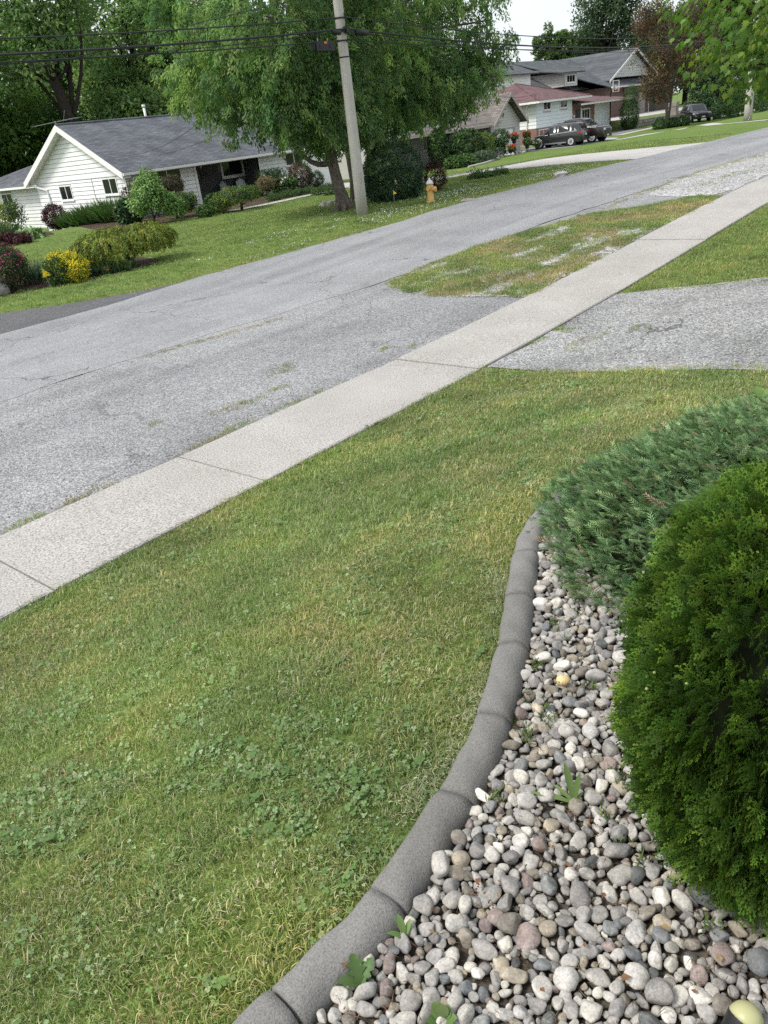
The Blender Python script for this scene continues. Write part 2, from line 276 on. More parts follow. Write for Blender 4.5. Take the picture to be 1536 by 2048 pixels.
# ------------------------------------------------------------------ mesh helpers
ORG = {}                                        # object -> world origin of the thing it belongs to
def thing(name, label, cat, loc, rotz=0, group=None):
    o = bpy.data.objects.new(name, None); COL.objects.link(o); o.empty_display_size = .2
    o.location = loc; o.rotation_euler = (0, 0, rotz); tag(o, label, cat, group); ORG[o.name] = Vector(loc) if not rotz else Vector((0, 0, 0)); return o
def tag(o, label, cat, group=None):
    o['label'] = label; o['category'] = cat
    if group: o['group'] = group
    return o
def struct(o): o['kind'] = 'structure'; return o
def stuff(o, label=None, cat=None):
    o['kind'] = 'stuff'
    if label: tag(o, label, cat)
    return o
def addobj(name, me, parent=None):
    o = bpy.data.objects.new(name, me); COL.objects.link(o)
    if parent is not None:
        o.parent = parent; ORG[o.name] = ORG.get(parent.name, Vector((0, 0, 0)))
    return o
class MB:
    def __init__(s): s.v = []; s.f = []; s.m = []
    def add(s, vs, fs, mi=0):
        k = len(s.v); s.v += [tuple(p) for p in vs]; s.f += [tuple(i+k for i in f) for f in fs]; s.m += [mi]*len(fs); return s
    def box(s, x0, x1, y0, y1, z0, z1, mi=0):
        return s.add([(x0, y0, z0), (x1, y0, z0), (x1, y1, z0), (x0, y1, z0), (x0, y0, z1), (x1, y0, z1), (x1, y1, z1), (x0, y1, z1)],
                     [(0, 3, 2, 1), (4, 5, 6, 7), (0, 1, 5, 4), (1, 2, 6, 5), (2, 3, 7, 6), (3, 0, 4, 7)], mi)
    def prism(s, bottom, top, mi=0):
        n = len(bottom); return s.add(list(bottom)+list(top), [tuple(range(n-1, -1, -1)), tuple(range(n, 2*n))]+[(i, (i+1) % n, n+(i+1) % n, n+i) for i in range(n)], mi)
    def tube(s, path, rad, n=8, mi=0, caps=True):
        P = [Vector(p) for p in path]; k = len(P); R = rad if isinstance(rad, (list, tuple)) else [rad]*k; vs = []; prev = None
        for i in range(k):
            t = (P[min(i+1, k-1)]-P[max(i-1, 0)]).normalized()
            a = prev if prev is not None else (Vector((0, 0, 1)) if abs(t.z) < .9 else Vector((1, 0, 0)))
            u = (a-t*a.dot(t)).normalized(); prev = u; w_ = t.cross(u)
            vs += [P[i]+(u*math.cos(2*math.pi*j/n)+w_*math.sin(2*math.pi*j/n))*R[i] for j in range(n)]
        fs = [(i*n+j, i*n+(j+1) % n, (i+1)*n+(j+1) % n, (i+1)*n+j) for i in range(k-1) for j in range(n)]
        if caps: fs += [tuple(range(n-1, -1, -1)), tuple(range((k-1)*n, k*n))]
        return s.add(vs, fs, mi)
    def lathe(s, c, prof, n=16, mi=0, axis='z'):
        vs = []; k = len(prof)
        for r, h in prof:
            for j in range(n):
                a = 2*math.pi*j/n; p = (r*math.cos(a), r*math.sin(a), h)
                if axis == 'x': p = (p[2], p[0], p[1])
                if axis == 'y': p = (p[0], p[2], p[1])
                vs.append((c[0]+p[0], c[1]+p[1], c[2]+p[2]))
        fs = [(i*n+j, i*n+(j+1) % n, (i+1)*n+(j+1) % n, (i+1)*n+j) for i in range(k-1) for j in range(n)]+[tuple(range(n-1, -1, -1)), tuple(range((k-1)*n, k*n))]
        return s.add(vs, fs, mi)
    def build(s, name, mat, parent=None, smooth=False, local=False):
        me = bpy.data.meshes.new(name); off = Vector((0, 0, 0)) if (parent is None or local) else ORG.get(parent.name, Vector((0, 0, 0)))
        me.from_pydata([(p[0]-off.x, p[1]-off.y, p[2]-off.z) for p in s.v], [], s.f)
        for m in (mat if isinstance(mat, (list, tuple)) else [mat]): me.materials.append(MT[m] if isinstance(m, str) else m)
        if isinstance(mat, (list, tuple)): me.polygons.foreach_set('material_index', s.m)
        bm = bmesh.new(); bm.from_mesh(me); bmesh.ops.recalc_face_normals(bm, faces=bm.faces); bm.to_mesh(me); bm.free()
        if smooth: me.polygons.foreach_set('use_smooth', [True]*len(me.polygons))
        me.update(); return addobj(name, me, parent)
def npmesh(name, V, F, mat, tint=None, smooth=False, mats=None, midx=None):
    V = np.asarray(V, np.float32); F = np.asarray(F, np.int32); k = F.shape[1]
    me = bpy.data.meshes.new(name); me.vertices.add(len(V)); me.vertices.foreach_set('co', V.ravel())
    me.loops.add(F.size); me.loops.foreach_set('vertex_index', F.ravel()); me.polygons.add(len(F))
    me.polygons.foreach_set('loop_start', np.arange(0, F.size, k, dtype=np.int32))
    if smooth: me.polygons.foreach_set('use_smooth', np.ones(len(F), bool))
    if tint is not None:
        a = me.attributes.new('tint', 'FLOAT_COLOR', 'POINT'); a.data.foreach_set('color', np.concatenate([tint, np.ones((len(tint), 1))], 1).astype(np.float32).ravel())
    for m in (mats or [mat]): me.materials.append(MT[m] if isinstance(m, str) else m)
    if midx is not None: me.polygons.foreach_set('material_index', np.asarray(midx, np.int32))
    me.update(calc_edges=True); return me
def unit(v): return v/np.maximum(np.linalg.norm(v, axis=-1, keepdims=True), 1e-9)
def frames(axis, nrm):
    y = unit(axis); x = unit(np.cross(y, nrm)); z = np.cross(x, y); return np.stack([x, y, z], -1)
def bake(PV, PF, Rm, T, Sc, tint):
    """many copies of a small piece as arrays: PV (k,3), PF (m,q), Rm (n,3,3), T (n,3), Sc (n,) or (n,3)"""
    n = len(T); k = len(PV); Sc = np.asarray(Sc)
    P = PV[None]*(Sc[:, None, None] if Sc.ndim == 1 else Sc[:, None, :])
    V = np.einsum('nij,nkj->nki', Rm, P)+T[:, None, :]
    return V.reshape(-1, 3), (PF[None]+(np.arange(n)*k)[:, None, None]).reshape(-1, PF.shape[1]), np.repeat(tint, k, 0)
LEAF_V = np.array([(0, 0, 0), (.5, .45, .10), (0, 1, -.05), (-.5, .45, .10)]); LEAF_F = np.array([(0, 1, 2, 3)])
def leaves(pos, axis, nrm, L, W, tint):
    return bake(LEAF_V, LEAF_F, frames(axis, nrm), pos, np.stack([W, L, L], 1), tint)
FOL = 1.45                                      # overall brightness gain on leaf and grass tints
def pick(pal, n, var=.18):
    """leaf tints from a palette of (colour, weight)"""
    c = np.array([p[0] for p in pal]); wt = np.array([p[1] for p in pal], float); i = RNG.choice(len(pal), n, p=wt/wt.sum())
    return np.clip(FOL*c[i]*(1+RNG.normal(0, var, (n, 1)))*(1+RNG.normal(0, .05, (n, 3))), .004, .9)
def sph(n): return unit(RNG.normal(size=(n, 3)))

# ------------------------------------------------------------------ ground, road, pavements
xs = np.unique(np.concatenate([np.arange(-600, -20, 40.), np.arange(-20, 0, 1.), np.arange(0, 14, .3), np.arange(14, 40, .6), np.arange(40, 130, 1.25), np.arange(130, 300, 10.), np.arange(300, 900, 60)]))
ys = np.unique(np.concatenate([np.arange(-300, -10, 30.), np.arange(-10, 0, 1.), np.arange(0, 8, .25), np.arange(8, 24, .6), np.arange(24, 60, 1.), np.arange(60, 200, 10.), np.arange(200, 900, 60)]))
XX, YY = np.meshgrid(xs, ys, indexing='ij'); ZZ = gh(XX, YY); V = np.stack([XX, YY, ZZ], -1).reshape(-1, 3)
ny = len(ys); ii, jj = np.meshgrid(np.arange(len(xs)-1), np.arange(ny-1), indexing='ij'); b0 = (ii*ny+jj).ravel()
ground = struct(addobj('ground', npmesh('ground', V, np.stack([b0, b0+ny, b0+ny+1, b0+1], 1), 'lawn', smooth=True)))
def rough_edge(poly, step, amp, seed, freq=1.5):
    """the outline cut into short steps, each pushed sideways by a little noise"""
    o = []; n = len(poly)
    for i in range(n):
        a = Vector(poly[i][:2]); b = Vector(poly[(i+1) % n][:2]); L = (b-a).length; k = max(1, int(L/step)); nn = Vector((-(b-a).y, (b-a).x))/max(L, 1e-6)
        for j in range(k):
            p = a.lerp(b, j/k); d = (float(fnoise(p.x*freq+seed*7.3, p.y*freq, seed))-.5)*2*amp
            o.append((p.x+nn.x*d, p.y+nn.y*d))
    return o
def sheet(name, poly, off, mat, step=.5, parent=None, kind='structure'):
    """a polygon laid on the terrain, cut on a grid so that it follows the ground"""
    bm = bmesh.new(); bm.faces.new([bm.verts.new((p[0], p[1], 0)) for p in poly])
    px = [p[0] for p in poly]; py = [p[1] for p in poly]
    for ax, lo, hi in ((0, min(px), max(px)), (1, min(py), max(py))):
        st = max(step, (hi-lo)/150); k = math.ceil(lo/st)
        while k*st < hi:
            co = Vector((k*st, 0, 0)) if ax == 0 else Vector((0, k*st, 0)); no = Vector((1, 0, 0)) if ax == 0 else Vector((0, 1, 0))
            bmesh.ops.bisect_plane(bm, geom=bm.verts[:]+bm.edges[:]+bm.faces[:], plane_co=co, plane_no=no, dist=1e-5); k += 1
    bmesh.ops.triangulate(bm, faces=bm.faces[:])
    for v in bm.verts: v.co.z = gz(v.co.x, v.co.y)+off
    bmesh.ops.recalc_face_normals(bm, faces=bm.faces[:])
    me = bpy.data.meshes.new(name); bm.to_mesh(me); bm.free(); me.materials.append(MT[mat])
    if sum(p.normal.z for p in me.polygons) < 0: me.flip_normals()
    me.polygons.foreach_set('use_smooth', [True]*len(me.polygons)); o = addobj(name, me, parent)
    if kind and parent is None: o['kind'] = kind
    return o
FAR_X = [-80, 5, 9.5, 12, 14.5, 17.3, 23, 30, 40, 60, 200]; FAR_Y = [15.6, 15.6, 15.65, 15.6, 15.2, 14.75, 14.6, 14.5, 14.0, 13.2, 13]
NEAR_X = [-80, 4, 8.7, 11.5, 15.6, 18.4, 22, 32, 60, 200]; NEAR_Y = [10.85, 10.8, 10.65, 10.1, 9.85, 9.5, 9.15, 9.0, 8.6, 8.5]
def far_y(x): return float(np.interp(x, FAR_X, FAR_Y))
def near_y(x): return float(np.interp(x, NEAR_X, NEAR_Y))
rx = [-80, -40, -10]+list(np.arange(-5, 40, .35))+list(range(40, 201, 5))
road_poly = [(x, near_y(x)+.34*(float(fnoise(x*1.3, 3.3, 5))-.5)) for x in rx]+[(x, far_y(x)+.3*(float(fnoise(x*1.1, 9.1, 6))-.5)) for x in reversed(rx)]
road = sheet('road', road_poly, .0155, 'road', 1.0)
ax_ = list(np.arange(-20, 11.2, .5))
apron_poly = [(x, 6.5) for x in ax_]+[(11.05, 6.6), (10.95, 7.6), (11.0, 8.5), (11.3, 9.4), (11.6, 10.05)]+[(x, near_y(x)+.05+.22*(float(fnoise(x*.8, 1.3, 8))-.5)) for x in reversed(ax_)]
apron = sheet('roadside_apron', apron_poly, .012, 'apron', .5)
verge_asphalt = sheet('verge_asphalt', [(x, 6.53) for x in np.arange(11, 47, 1.)]+[(x, near_y(x)+.06) for x in np.arange(46, 10.9, -.5)], .006, 'apron', .5)
apron2 = sheet('gravel_parking', rough_edge([G(*p)[:2] for p in [(1300, 392), (1345, 362), (1400, 338), (1536, 300)]]+[(46, 8.9), (46, 6.6), (21.5, 6.6), (20.6, 6.9), (20.6, 7.7)], .5, .15, 4), .013, 'gravel', .5)
driveway = sheet('driveway', rough_edge([(7.82, 5.17), (7.65, 3.4), (7.6, 1.9), (7.6, -8), (12.2, -8), (12.0, 2), (11.85, 4.6), (11.5, 5.17)], .3, .08, 3), .014, 'drive', .4)
dark_drive = sheet('asphalt_driveway', rough_edge([(-30, 15.5), (11.6, 15.5), (10.3, 16.0), (8.9, 16.9), (7.6, 18.2), (6.6, 20), (5.6, 24), (5, 40), (-2, 40), (-2, 24), (-3, 19), (-30, 17.5)], .4, .07, 2), .014, 'dark_asphalt', .8)
far_drive = sheet('concrete_driveway', [(33.2, 13.9), (40.5, 13.8), (39.9, 16), (39.0, 19.5), (37.8, 23.5), (38.2, 27), (39.6, 32), (39.8, 36.4), (36.5, 36.4), (34.2, 32), (32.6, 28), (31.2, 23.6), (32.2, 20.6), (33.4, 17.5), (33.6, 15.6)], .013, 'drivec', .8)
def strip(pts, half):
    P = [Vector(p[:2]) for p in pts]; L = []; R_ = []
    for i, p in enumerate(P):
        t = (P[min(i+1, len(P)-1)]-P[max(i-1, 0)]).normalized(); nn = Vector((-t.y, t.x)); L.append(tuple(p+nn*half)); R_.append(tuple(p-nn*half))
    return L+R_[::-1]
H3DRIVE = sheet('neighbour_driveway', [(59.4, 37.4), (67.9, 37.6), (84.5, 37.9), (84.5, 35.4), (72, 34.2), (70.2, 31.6), (66, 30.6), (61.2, 31.6)], .012, 'road', 1.)
H3path = sheet('neighbour_path', strip([(69.5, 32.6)]+[G(*p) for p in [(1240, 279), (1300, 268), (1360, 258), (1430, 250), (1536, 240)]]+[(66, 13.2)][:0], .55), .016, 'drivec', 1.)
walkH1 = sheet('house_path', strip([G(*p) for p in [(405, 427), (480, 420), (545, 407), (600, 395), (660, 383), (700, 372)]], .38), .03, 'drivec', .6)
farwalk = sheet('far_sidewalk', strip([G(*p) for p in [(1235, 271), (1300, 257), (1345, 247), (1400, 239), (1460, 231)]]+[(150, 33)], .55), .02, 'drivec', 1.)
plateau = sheet('raised_driveway', [(85.5, 39.4), (95, 38.2), (112, 36.2), (118, 35.6), (118, 48), (85.5, 48)], .02, 'drivec', 1.5)
mulch1 = sheet('mulch_bed', rough_edge([G(*p)[:2] for p in [(-60, 600), (0, 592), (60, 580), (110, 572), (175, 560), (230, 548), (300, 533), (330, 520), (270, 515), (180, 540), (60, 545), (-60, 560)]], .3, .1, 12), .015, 'mulch', .5)
mulch2 = sheet('house_front_bed', rough_edge([G(*p)[:2] for p in [(195, 462), (270, 452), (340, 444), (400, 432), (470, 424), (540, 408), (600, 395), (660, 382)]]+[(38.6, 36.6), (24, 36.7), (23.4, 37.5), (23.2, 42)], .4, .1, 13), .015, 'mulch', .8)
mulch3 = sheet('corner_bed', rough_edge([G(*p)[:2] for p in [(-60, 500), (0, 497), (60, 487), (75, 475), (110, 468), (60, 462), (-60, 470)]], .4, .1, 15), .015, 'mulch', .8)

# sidewalk: every slab a piece of its own
sidewalk = struct(thing('sidewalk', '', '', (0, 5.85, 0))); del sidewalk['label']; del sidewalk['category']
joints = [-9.5, -6.6, -3.6, -.6, 1.96, 4.08, 7.66, 11.75, 15.4, 19.2, 23., 27., 31., 35., 40., 46., 54.]
for a, b in zip(joints[:-1], joints[1:]):
    mb = MB(); n = max(1, int((b-a)/.6)); rows = []; tilt = rnd.uniform(-.006, .006); z0 = rnd.uniform(.0, .012)
    for k in range(n+1):
        x = a+.007+(b-a-.014)*k/n; z = gz(x, 5.85)+.032+z0+tilt*(k/n-.5); e = .006 if k in (0, n) else 0
        rows.append([(x, 5.19, -.1+z), (x, 5.19, z-.012), (x, 5.205, z-e), (x, 6.50, z-e), (x, 6.515, z-.012), (x, 6.515, z-.1)])
    vs = [p for r in rows for p in r]; m = 6
    fs = [(i*m+j, (i+1)*m+j, (i+1)*m+j+1, i*m+j+1) for i in range(n) for j in range(m-1)]+[tuple(range(m)), tuple(range(n*m+m-1, n*m-1, -1))]
    mb.add(vs, fs).build('concrete_slab', 'walk', sidewalk)

# ------------------------------------------------------------------ buildings
class Wall:
    """a wall face: origin at its left foot as seen from outside, u along the wall, n outwards"""
    def __init__(s, root, o, u, n, name='wall'):
        s.root = root; s.o = Vector(o); s.u = Vector(u); s.n = Vector(n); s.name = name; s.part = None
    def P(s, a, z, d=0.): p = s.o+s.u*a+s.n*d; return Vector((p.x, p.y, z))
    def slab(s, mb, a0, a1, z0, z1, d0, d1, mi=0):
        return mb.prism([s.P(a0, z0, d0), s.P(a1, z0, d0), s.P(a1, z0, d1), s.P(a0, z0, d1)], [s.P(a0, z1, d0), s.P(a1, z1, d0), s.P(a1, z1, d1), s.P(a0, z1, d1)], mi)
    def backing(s, poly, mat, thick=.12):
        mb = MB(); mb.prism([s.P(a, z, -thick) for a, z in poly], [s.P(a, z, 0) for a, z in poly]); s.part = mb.build(s.name, mat, s.root); return s.part
    def boards(s, a0, a1, z0, z1, course, mat, openings=(), span=None, gap=None):
        """lapped siding boards, each its own piece, cut round the openings"""
        z = z0; gap = gap or (.022 if s.o.x < 44 else .014)  # gap bares the dark backing as a painted lap shadow
        while z < z1-.03:
            zt = min(z+course, z1); lo, hi = (a0, a1) if span is None else span((z+zt)/2)
            cuts = [(lo, hi)]
            for oa0, oa1, oz0, oz1 in openings:
                if oz0 < zt-.01 and oz1 > z+.01:
                    nc = []
                    for c0, c1 in cuts:
                        if oa1 <= c0 or oa0 >= c1: nc.append((c0, c1)); continue
                        if oa0 > c0: nc.append((c0, oa0))
                        if oa1 < c1: nc.append((oa1, c1))
                    cuts = nc
            for c0, c1 in cuts:
                if c1-c0 < .06: continue
                mb = MB(); mb.prism([s.P(c0, z, .002), s.P(c1, z, .002), s.P(c1, z, .034), s.P(c0, z, .034)], [s.P(c0, zt-gap, .002), s.P(c1, zt-gap, .002), s.P(c1, zt-gap, .010), s.P(c0, zt-gap, .010)])
                mb.build('siding_board', mat, s.part)
            z = zt
    def window(s, a0, a1, z0, z1, panes=2, frame='trim', glass='glass', fw=.07, proud=.05, horiz=1, name='window'):
        mb = MB()
        for q in ((a0, a1, z0, z0+fw), (a0, a1, z1-fw, z1), (a0, a0+fw, z0+fw, z1-fw), (a1-fw, a1, z0+fw, z1-fw)): s.slab(mb, *q, .004, proud)
        s.slab(mb, a0-.03, a1+.03, z0-.05, z0-.002, .004, proud+.04)
        w = (a1-a0-2*fw)/panes
        for k in range(1, panes): x = a0+fw+w*k; s.slab(mb, x-.022, x+.022, z0+fw, z1-fw, .006, proud-.012)
        win = mb.build(name, frame, s.root)
        for k in range(panes):
            m2 = MB(); x = a0+fw+w*k; s.slab(m2, x+.003, x+w-.003, z0+fw, z1-fw, .005, .018); m2.build('window_pane', glass, win)
        return win
    def panel(s, name, a0, a1, z0, z1, d0, d1, mat, parent=None):
        mb = MB(); s.slab(mb, a0, a1, z0, z1, d0, d1); return mb.build(name, mat, parent or s.root)
def slope(mb, p0, p1, p2, p3, t=.1, mi=0):
    """a sloping roof slab: eave p0-p1, ridge p2-p3, thickness t downwards"""
    d = Vector((0, 0, -t)); q = [Vector(p) for p in (p0, p1, p2, p3)]; return mb.prism([a+d for a in q], q, mi)
def text_part(txt, size, wall, a, z, mat, parent, name, d=.035):
    cu = bpy.data.curves.new('digits', 'FONT'); cu.body = txt; cu.size = size; cu.extrude = .012; cu.offset = .012; cu.space_character = 1.25
    to = bpy.data.objects.new('digits', cu); me = bpy.data.meshes.new_from_object(to); bpy.data.objects.remove(to)
    off = ORG[parent.name]
    for v in me.vertices:
        p = wall.P(a+v.co.x, z+v.co.y, d+v.co.z)-off; v.co = p
    me.materials.clear(); me.materials.append(MT[mat]); return addobj(name, me, parent)

# --- the white bungalow across the road
H1 = thing('white_bungalow', 'white sided bungalow with charcoal gable roof and number 961 beside its porch', 'house', (31.5, 41, 0))
X0, X1_, YF, YB, ZE, ZR, YR = 24.0, 39.2, 36.8, 45.8, 2.28, 4.56, 41.3
def gab(z): return (max(0, (z-ZE)/(ZR-ZE))*(YR-YF))
gw = Wall(H1, (X0, YB, 0), (0, -1, 0), (-1, 0, 0))
L = YB-YF
gw.backing([(0, -.8), (L, -.8), (L, ZE), (L/2, ZR), (0, ZE)], 'lapshadow')
gwin = [(2.4, 3.7, 1.08, 1.86), (6.85, 8.2, 1.2, 2.02)]
gw.boards(0, L, -.55, 2.06, .205, 'siding', gwin+[(5.86, 5.90, -1, 2.1)])
gw.boards(0, L, 2.12, ZR-.1, .215, 'siding', (), lambda z: (gab(z)+.02, L-gab(z)-.02) if z > ZE else (0, L))
for q in gwin: gw.window(*q)
gw.panel('band_board', 0, L, 2.06, 2.12, .004, .045, 'trim'); gw.panel('corner_trim', L-.10, L+.03, -.1, ZE-.05, .032, .05, 'trim'); gw.panel('corner_trim', 5.855, 5.905, -.55, 2.06, .006, .034, 'trimtan')
fw_ = Wall(H1, (X0, YF, 0), (1, 0, 0), (0, -1, 0))
fw_.backing([(0, -.3), (4.35, -.3), (4.35, ZE), (0, ZE)], 'lapshadow')
fw_.boards(0, 4.35, .15, ZE, .205, 'siding', [(1.55, 3.4, .83, 2.12)])
fw_.window(1.55, 3.4, .83, 2.12, 2); fw_.panel('corner_trim', 4.25, 4.40, -.1, ZE-.02, .034, .055, 'trim'); fw_.panel('corner_trim', 0, .1, -.1, ZE-.05, .034, .055, 'trim')
fr = Wall(H1, (X0+8.95, YF, 0), (1, 0, 0), (0, -1, 0))
fr.backing([(0, -.3), (6.25, -.3), (6.25, ZE), (0, ZE)], 'lapshadow')
fr.boards(0, 6.25, .1, ZE, .205, 'siding', [(2.1, 3.6, 1.3, 2.05), (3.85, 5.95, -.3, 1.98)])
fr.window(2.1, 3.6, 1.3, 2.05, 2); fr.panel('corner_trim', -.03, .1, -.1, ZE-.02, .034, .055, 'trim')
gd = fr.panel('garage_door', 3.85, 5.95, -.3, 1.95, .01, .03, 'siding')
for k in range(4): fr.panel('door_panel', 3.92, 5.88, -.25+k*.55, .24+k*.55, .03, .045, 'siding', gd)
fr.panel('door_frame', 5.95, 6.07, -.3, 2.0, .01, .07, 'trim')
# porch recess with flagstone wall
PX0, PX1, PY = X0+4.35, X0+8.95, 38.1
pw = Wall(H1, (PX0, PY, 0), (1, 0, 0), (0, -1, 0), 'porch_wall')
pw.backing([(0, -.1), (4.6, -.1), (4.6, ZE+.2), (0, ZE+.2)], 'mortar')
def voronoi_cells(w, h, n, seed):
    r = random.Random(seed); pts = []
    while len(pts) < n:
        p = (r.uniform(0, w), r.uniform(0, h))
        if all((p[0]-q[0])**2+(p[1]-q[1])**2 > .75*w*h/n for q in pts) or r.random() < .002: pts.append(p)
    for i, p in enumerate(pts):
        poly = [(0, 0), (w, 0), (w, h), (0, h)]
        for j, q in enumerate(pts):
            if i == j: continue
            mx_, my_ = (p[0]+q[0])/2, (p[1]+q[1])/2; dx, dy = q[0]-p[0], q[1]-p[1]; ll = math.hypot(dx, dy); new = []
            def sd(v): return ((v[0]-mx_)*dx+(v[1]-my_)*dy)/ll+.014
            for k in range(len(poly)):
                a, b = poly[k], poly[(k+1) % len(poly)]; sa, sb = sd(a), sd(b)
                if sa <= 0: new.append(a)
                if (sa < 0) != (sb < 0): t = sa/(sa-sb); new.append((a[0]+(b[0]-a[0])*t, a[1]+(b[1]-a[1])*t))
            poly = new
            if len(poly) < 3: break
        if len(poly) >= 3: yield poly
for poly in voronoi_cells(4.6, 2.45, 52, 5):
    d = rnd.uniform(.02, .035); cx = sum(a for a, _ in poly)/len(poly); cz = sum(z for _, z in poly)/len(poly)
    if 2.85 < cx < 4.45 and 1.2 < cz: continue
    if cx < .8 and cz < 2.1: continue
    mb = MB(); mb.prism([pw.P(a, z-.1, .001) for a, z in poly], [pw.P(cx+(a-cx)*.97, cz-.1+(z-cz)*.97, d) for a, z in poly]); mb.build('flagstone', 'porchstone', pw.part)
pw.window(2.8, 4.5, 1.15, 2.12, 1, proud=.08, fw=.1)
dr = pw.panel('front_door', .15, .62, .02, 2.1, .004, .05, 'darkwood_recess'); pw.panel('door_glass', .22, .55, .35, 1.95, .05, .06, 'glass', dr); pw.panel('door_frame', .64, .74, 0, 2.16, .004, .07, 'trim'); pw.panel('door_frame', .74, .84, 0, 2.16, .004, .04, 'porchstone')
text_part('961', .30, pw, 1.28, 1.42, 'black', H1, 'house_number', .05)
pw.panel('porch_lamp', 1.33, 1.41, 1.84, 2.02, .03, .12, 'white')
for a, sg in ((PX0, 1), (PX1, -1)):
    sw = Wall(H1, (a, YF, 0), (0, 1, 0), (sg, 0, 0), 'porch_side'); sw.backing([(0, -.1), (1.3, -.1), (1.3, ZE), (0, ZE)], 'siding' if sg > 0 else 'porchstone')
mb = MB(); mb.box(PX0+.0, PX1, YF-.35, PY, -.25, .0); mb.build('porch_step', 'found', H1)
mb = MB(); mb.box(PX0, PX1, YF+.02, PY, ZE-.06, ZE-.0); mb.build('porch_ceiling', 'soffit', H1)
mb = MB(); mb.box(X0+.03, X1_-.03, YF+1.4, YB, -.8, ZE-.02); mb.build('house_core', 'siding', H1)
er = Wall(H1, (X1_, YF, 0), (0, 1, 0), (1, 0, 0), 'wall'); er.backing([(0, -.3), (L, -.3), (L, ZE), (L/2, ZR), (0, ZE)], 'siding')
# roof
RX0, RX1, OV = X0-.45, X1_+.45, .5; sl_ = (ZR-ZE)/(YR-YF); ye = YF-OV; zee = ZE-OV*sl_+.16; zrr = ZR+.16
mb = MB(); slope(mb, (RX0, ye, zee), (RX1, ye, zee), (RX1, YR, zrr), (RX0, YR, zrr)); slope(mb, (RX1, YB+OV, zee), (RX0, YB+OV, zee), (RX0, YR+.002, zrr), (RX1, YR+.002, zrr))
roof = mb.build('roof', 'roof1', H1)
mb = MB(); mb.tube([(RX0+.01, YR, zrr+.0), (RX1-.01, YR, zrr+.0)], .07, 6); mb.build('ridge_cap', 'roof1', roof)
mb = MB(); mb.tube([(X0+5.6, YR+.6, zrr-.4), (X0+5.6, YR+.6, zrr+.55)], .07, 8).tube([(X0+5.6, YR+.6, zrr+.55), (X0+5.6, YR+.6, zrr+.68)], .10, 8); mb.build('vent_pipe', 'white', roof, True)
for sg in (0, 1):
    mb = MB(); y0, y1 = (ye, YR) if sg == 0 else (YB+OV, YR)
    for d0, d1, x0, x1, dz in ((0, .20, RX0-.03, RX0-.002, 0), (.14, .165, RX0, X0+.0, -.0)):
        mb.prism([(x0, y0, zee-d1-.1+dz), (x1, y0, zee-d1-.1+dz), (x1, y1, zrr-d1-.1), (x0, y1, zrr-d1-.1)], [(x0, y0, zee-d0+dz-.005), (x1, y0, zee-d0+dz-.005), (x1, y1, zrr-d0-.005), (x0, y1, zrr-d0-.005)])
    mb.build('rake_board', 'trim', H1)
mb = MB(); mb.box(RX0, RX1, ye-.1, ye-.004, zee-.14, zee-.02); mb.build('gutter', 'trim', H1)
mb = MB(); mb.box(RX0+.4, RX1-.1, ye, YF, zee-.17, zee-.13); mb.build('soffit', 'soffit', H1)
mb = MB(); mb.tube([(RX0+.2, YB+OV-.02, zee-.1), (X0-.22, YB-.3, zee-.28), (X0-.08, YB-1.15, zee-.5), (X0-.08, YB-1.2, zee-.8), (X0-.08, YB-1.25, -.45), (X0-.4, YB-1.3, -.55)], .055, 6); mb.build('downspout', 'white', H1)
mb = MB(); mb.tube([(X0+.3, YB-3.3, zrr-.9), (X0+.3, YB-3.3, zrr+.25)], .02, 6); bx0, by0, bz0 = X0+.3, YB-3.3, zrr+.2
mb.tube([(bx0-.4, by0+1.5, bz0-.05), (bx0+.4, by0-1.4, bz0+.05)], .015, 5)
for k in range(9):
    t = k/8; c = Vector((bx0-.4+.8*t, by0+1.5-2.9*t, bz0-.05+.1*t)); wv = Vector((.9, .25, .05))*(.2+.5*t*(1 if k < 8 else .7)); mb.tube([c-wv, c+wv], .008, 4)
mb.tube([(bx0+.2, by0-.5, bz0-.02), (bx0+.3, by0-.7, bz0+.5)], .012, 4); mb.build('roof_antenna', 'grey', H1)
# rear wing
ww = Wall(H1, (25.0, 57.0, 0), (0, -1, 0), (-1, 0, 0), 'wing_wall'); ww.backing([(0, -1.0), (11.2, -1.0), (11.2, 1.95), (0, 1.95)], 'lapshadow')
wo = [(4.55, 5.95, .98, 1.68), (9.4, 10.8, 1.05, 1.76)]
ww.boards(0, 11.2, -.62, 1.95, .205, 'siding', wo)
for q in wo: ww.window(*q)
ww.panel('foundation', 0, 11.2, -1., -.63, .004, .025, 'found')
mb = MB(); mb.prism([(24.45, 45.9, 1.93), (36, 45.9, 1.93), (36, 57.6, 1.93), (24.45, 57.6, 1.93)], [(29.5, 45.95, 3.45), (33, 45.95, 3.45), (33, 52.6, 3.45), (29.5, 52.6, 3.45)]); mb.build('wing_roof', 'roof1y', H1)
mb = MB(); mb.box(24.34, 24.45, 45.9, 57.6, 1.86, 1.98); mb.build('gutter', 'trim', H1)

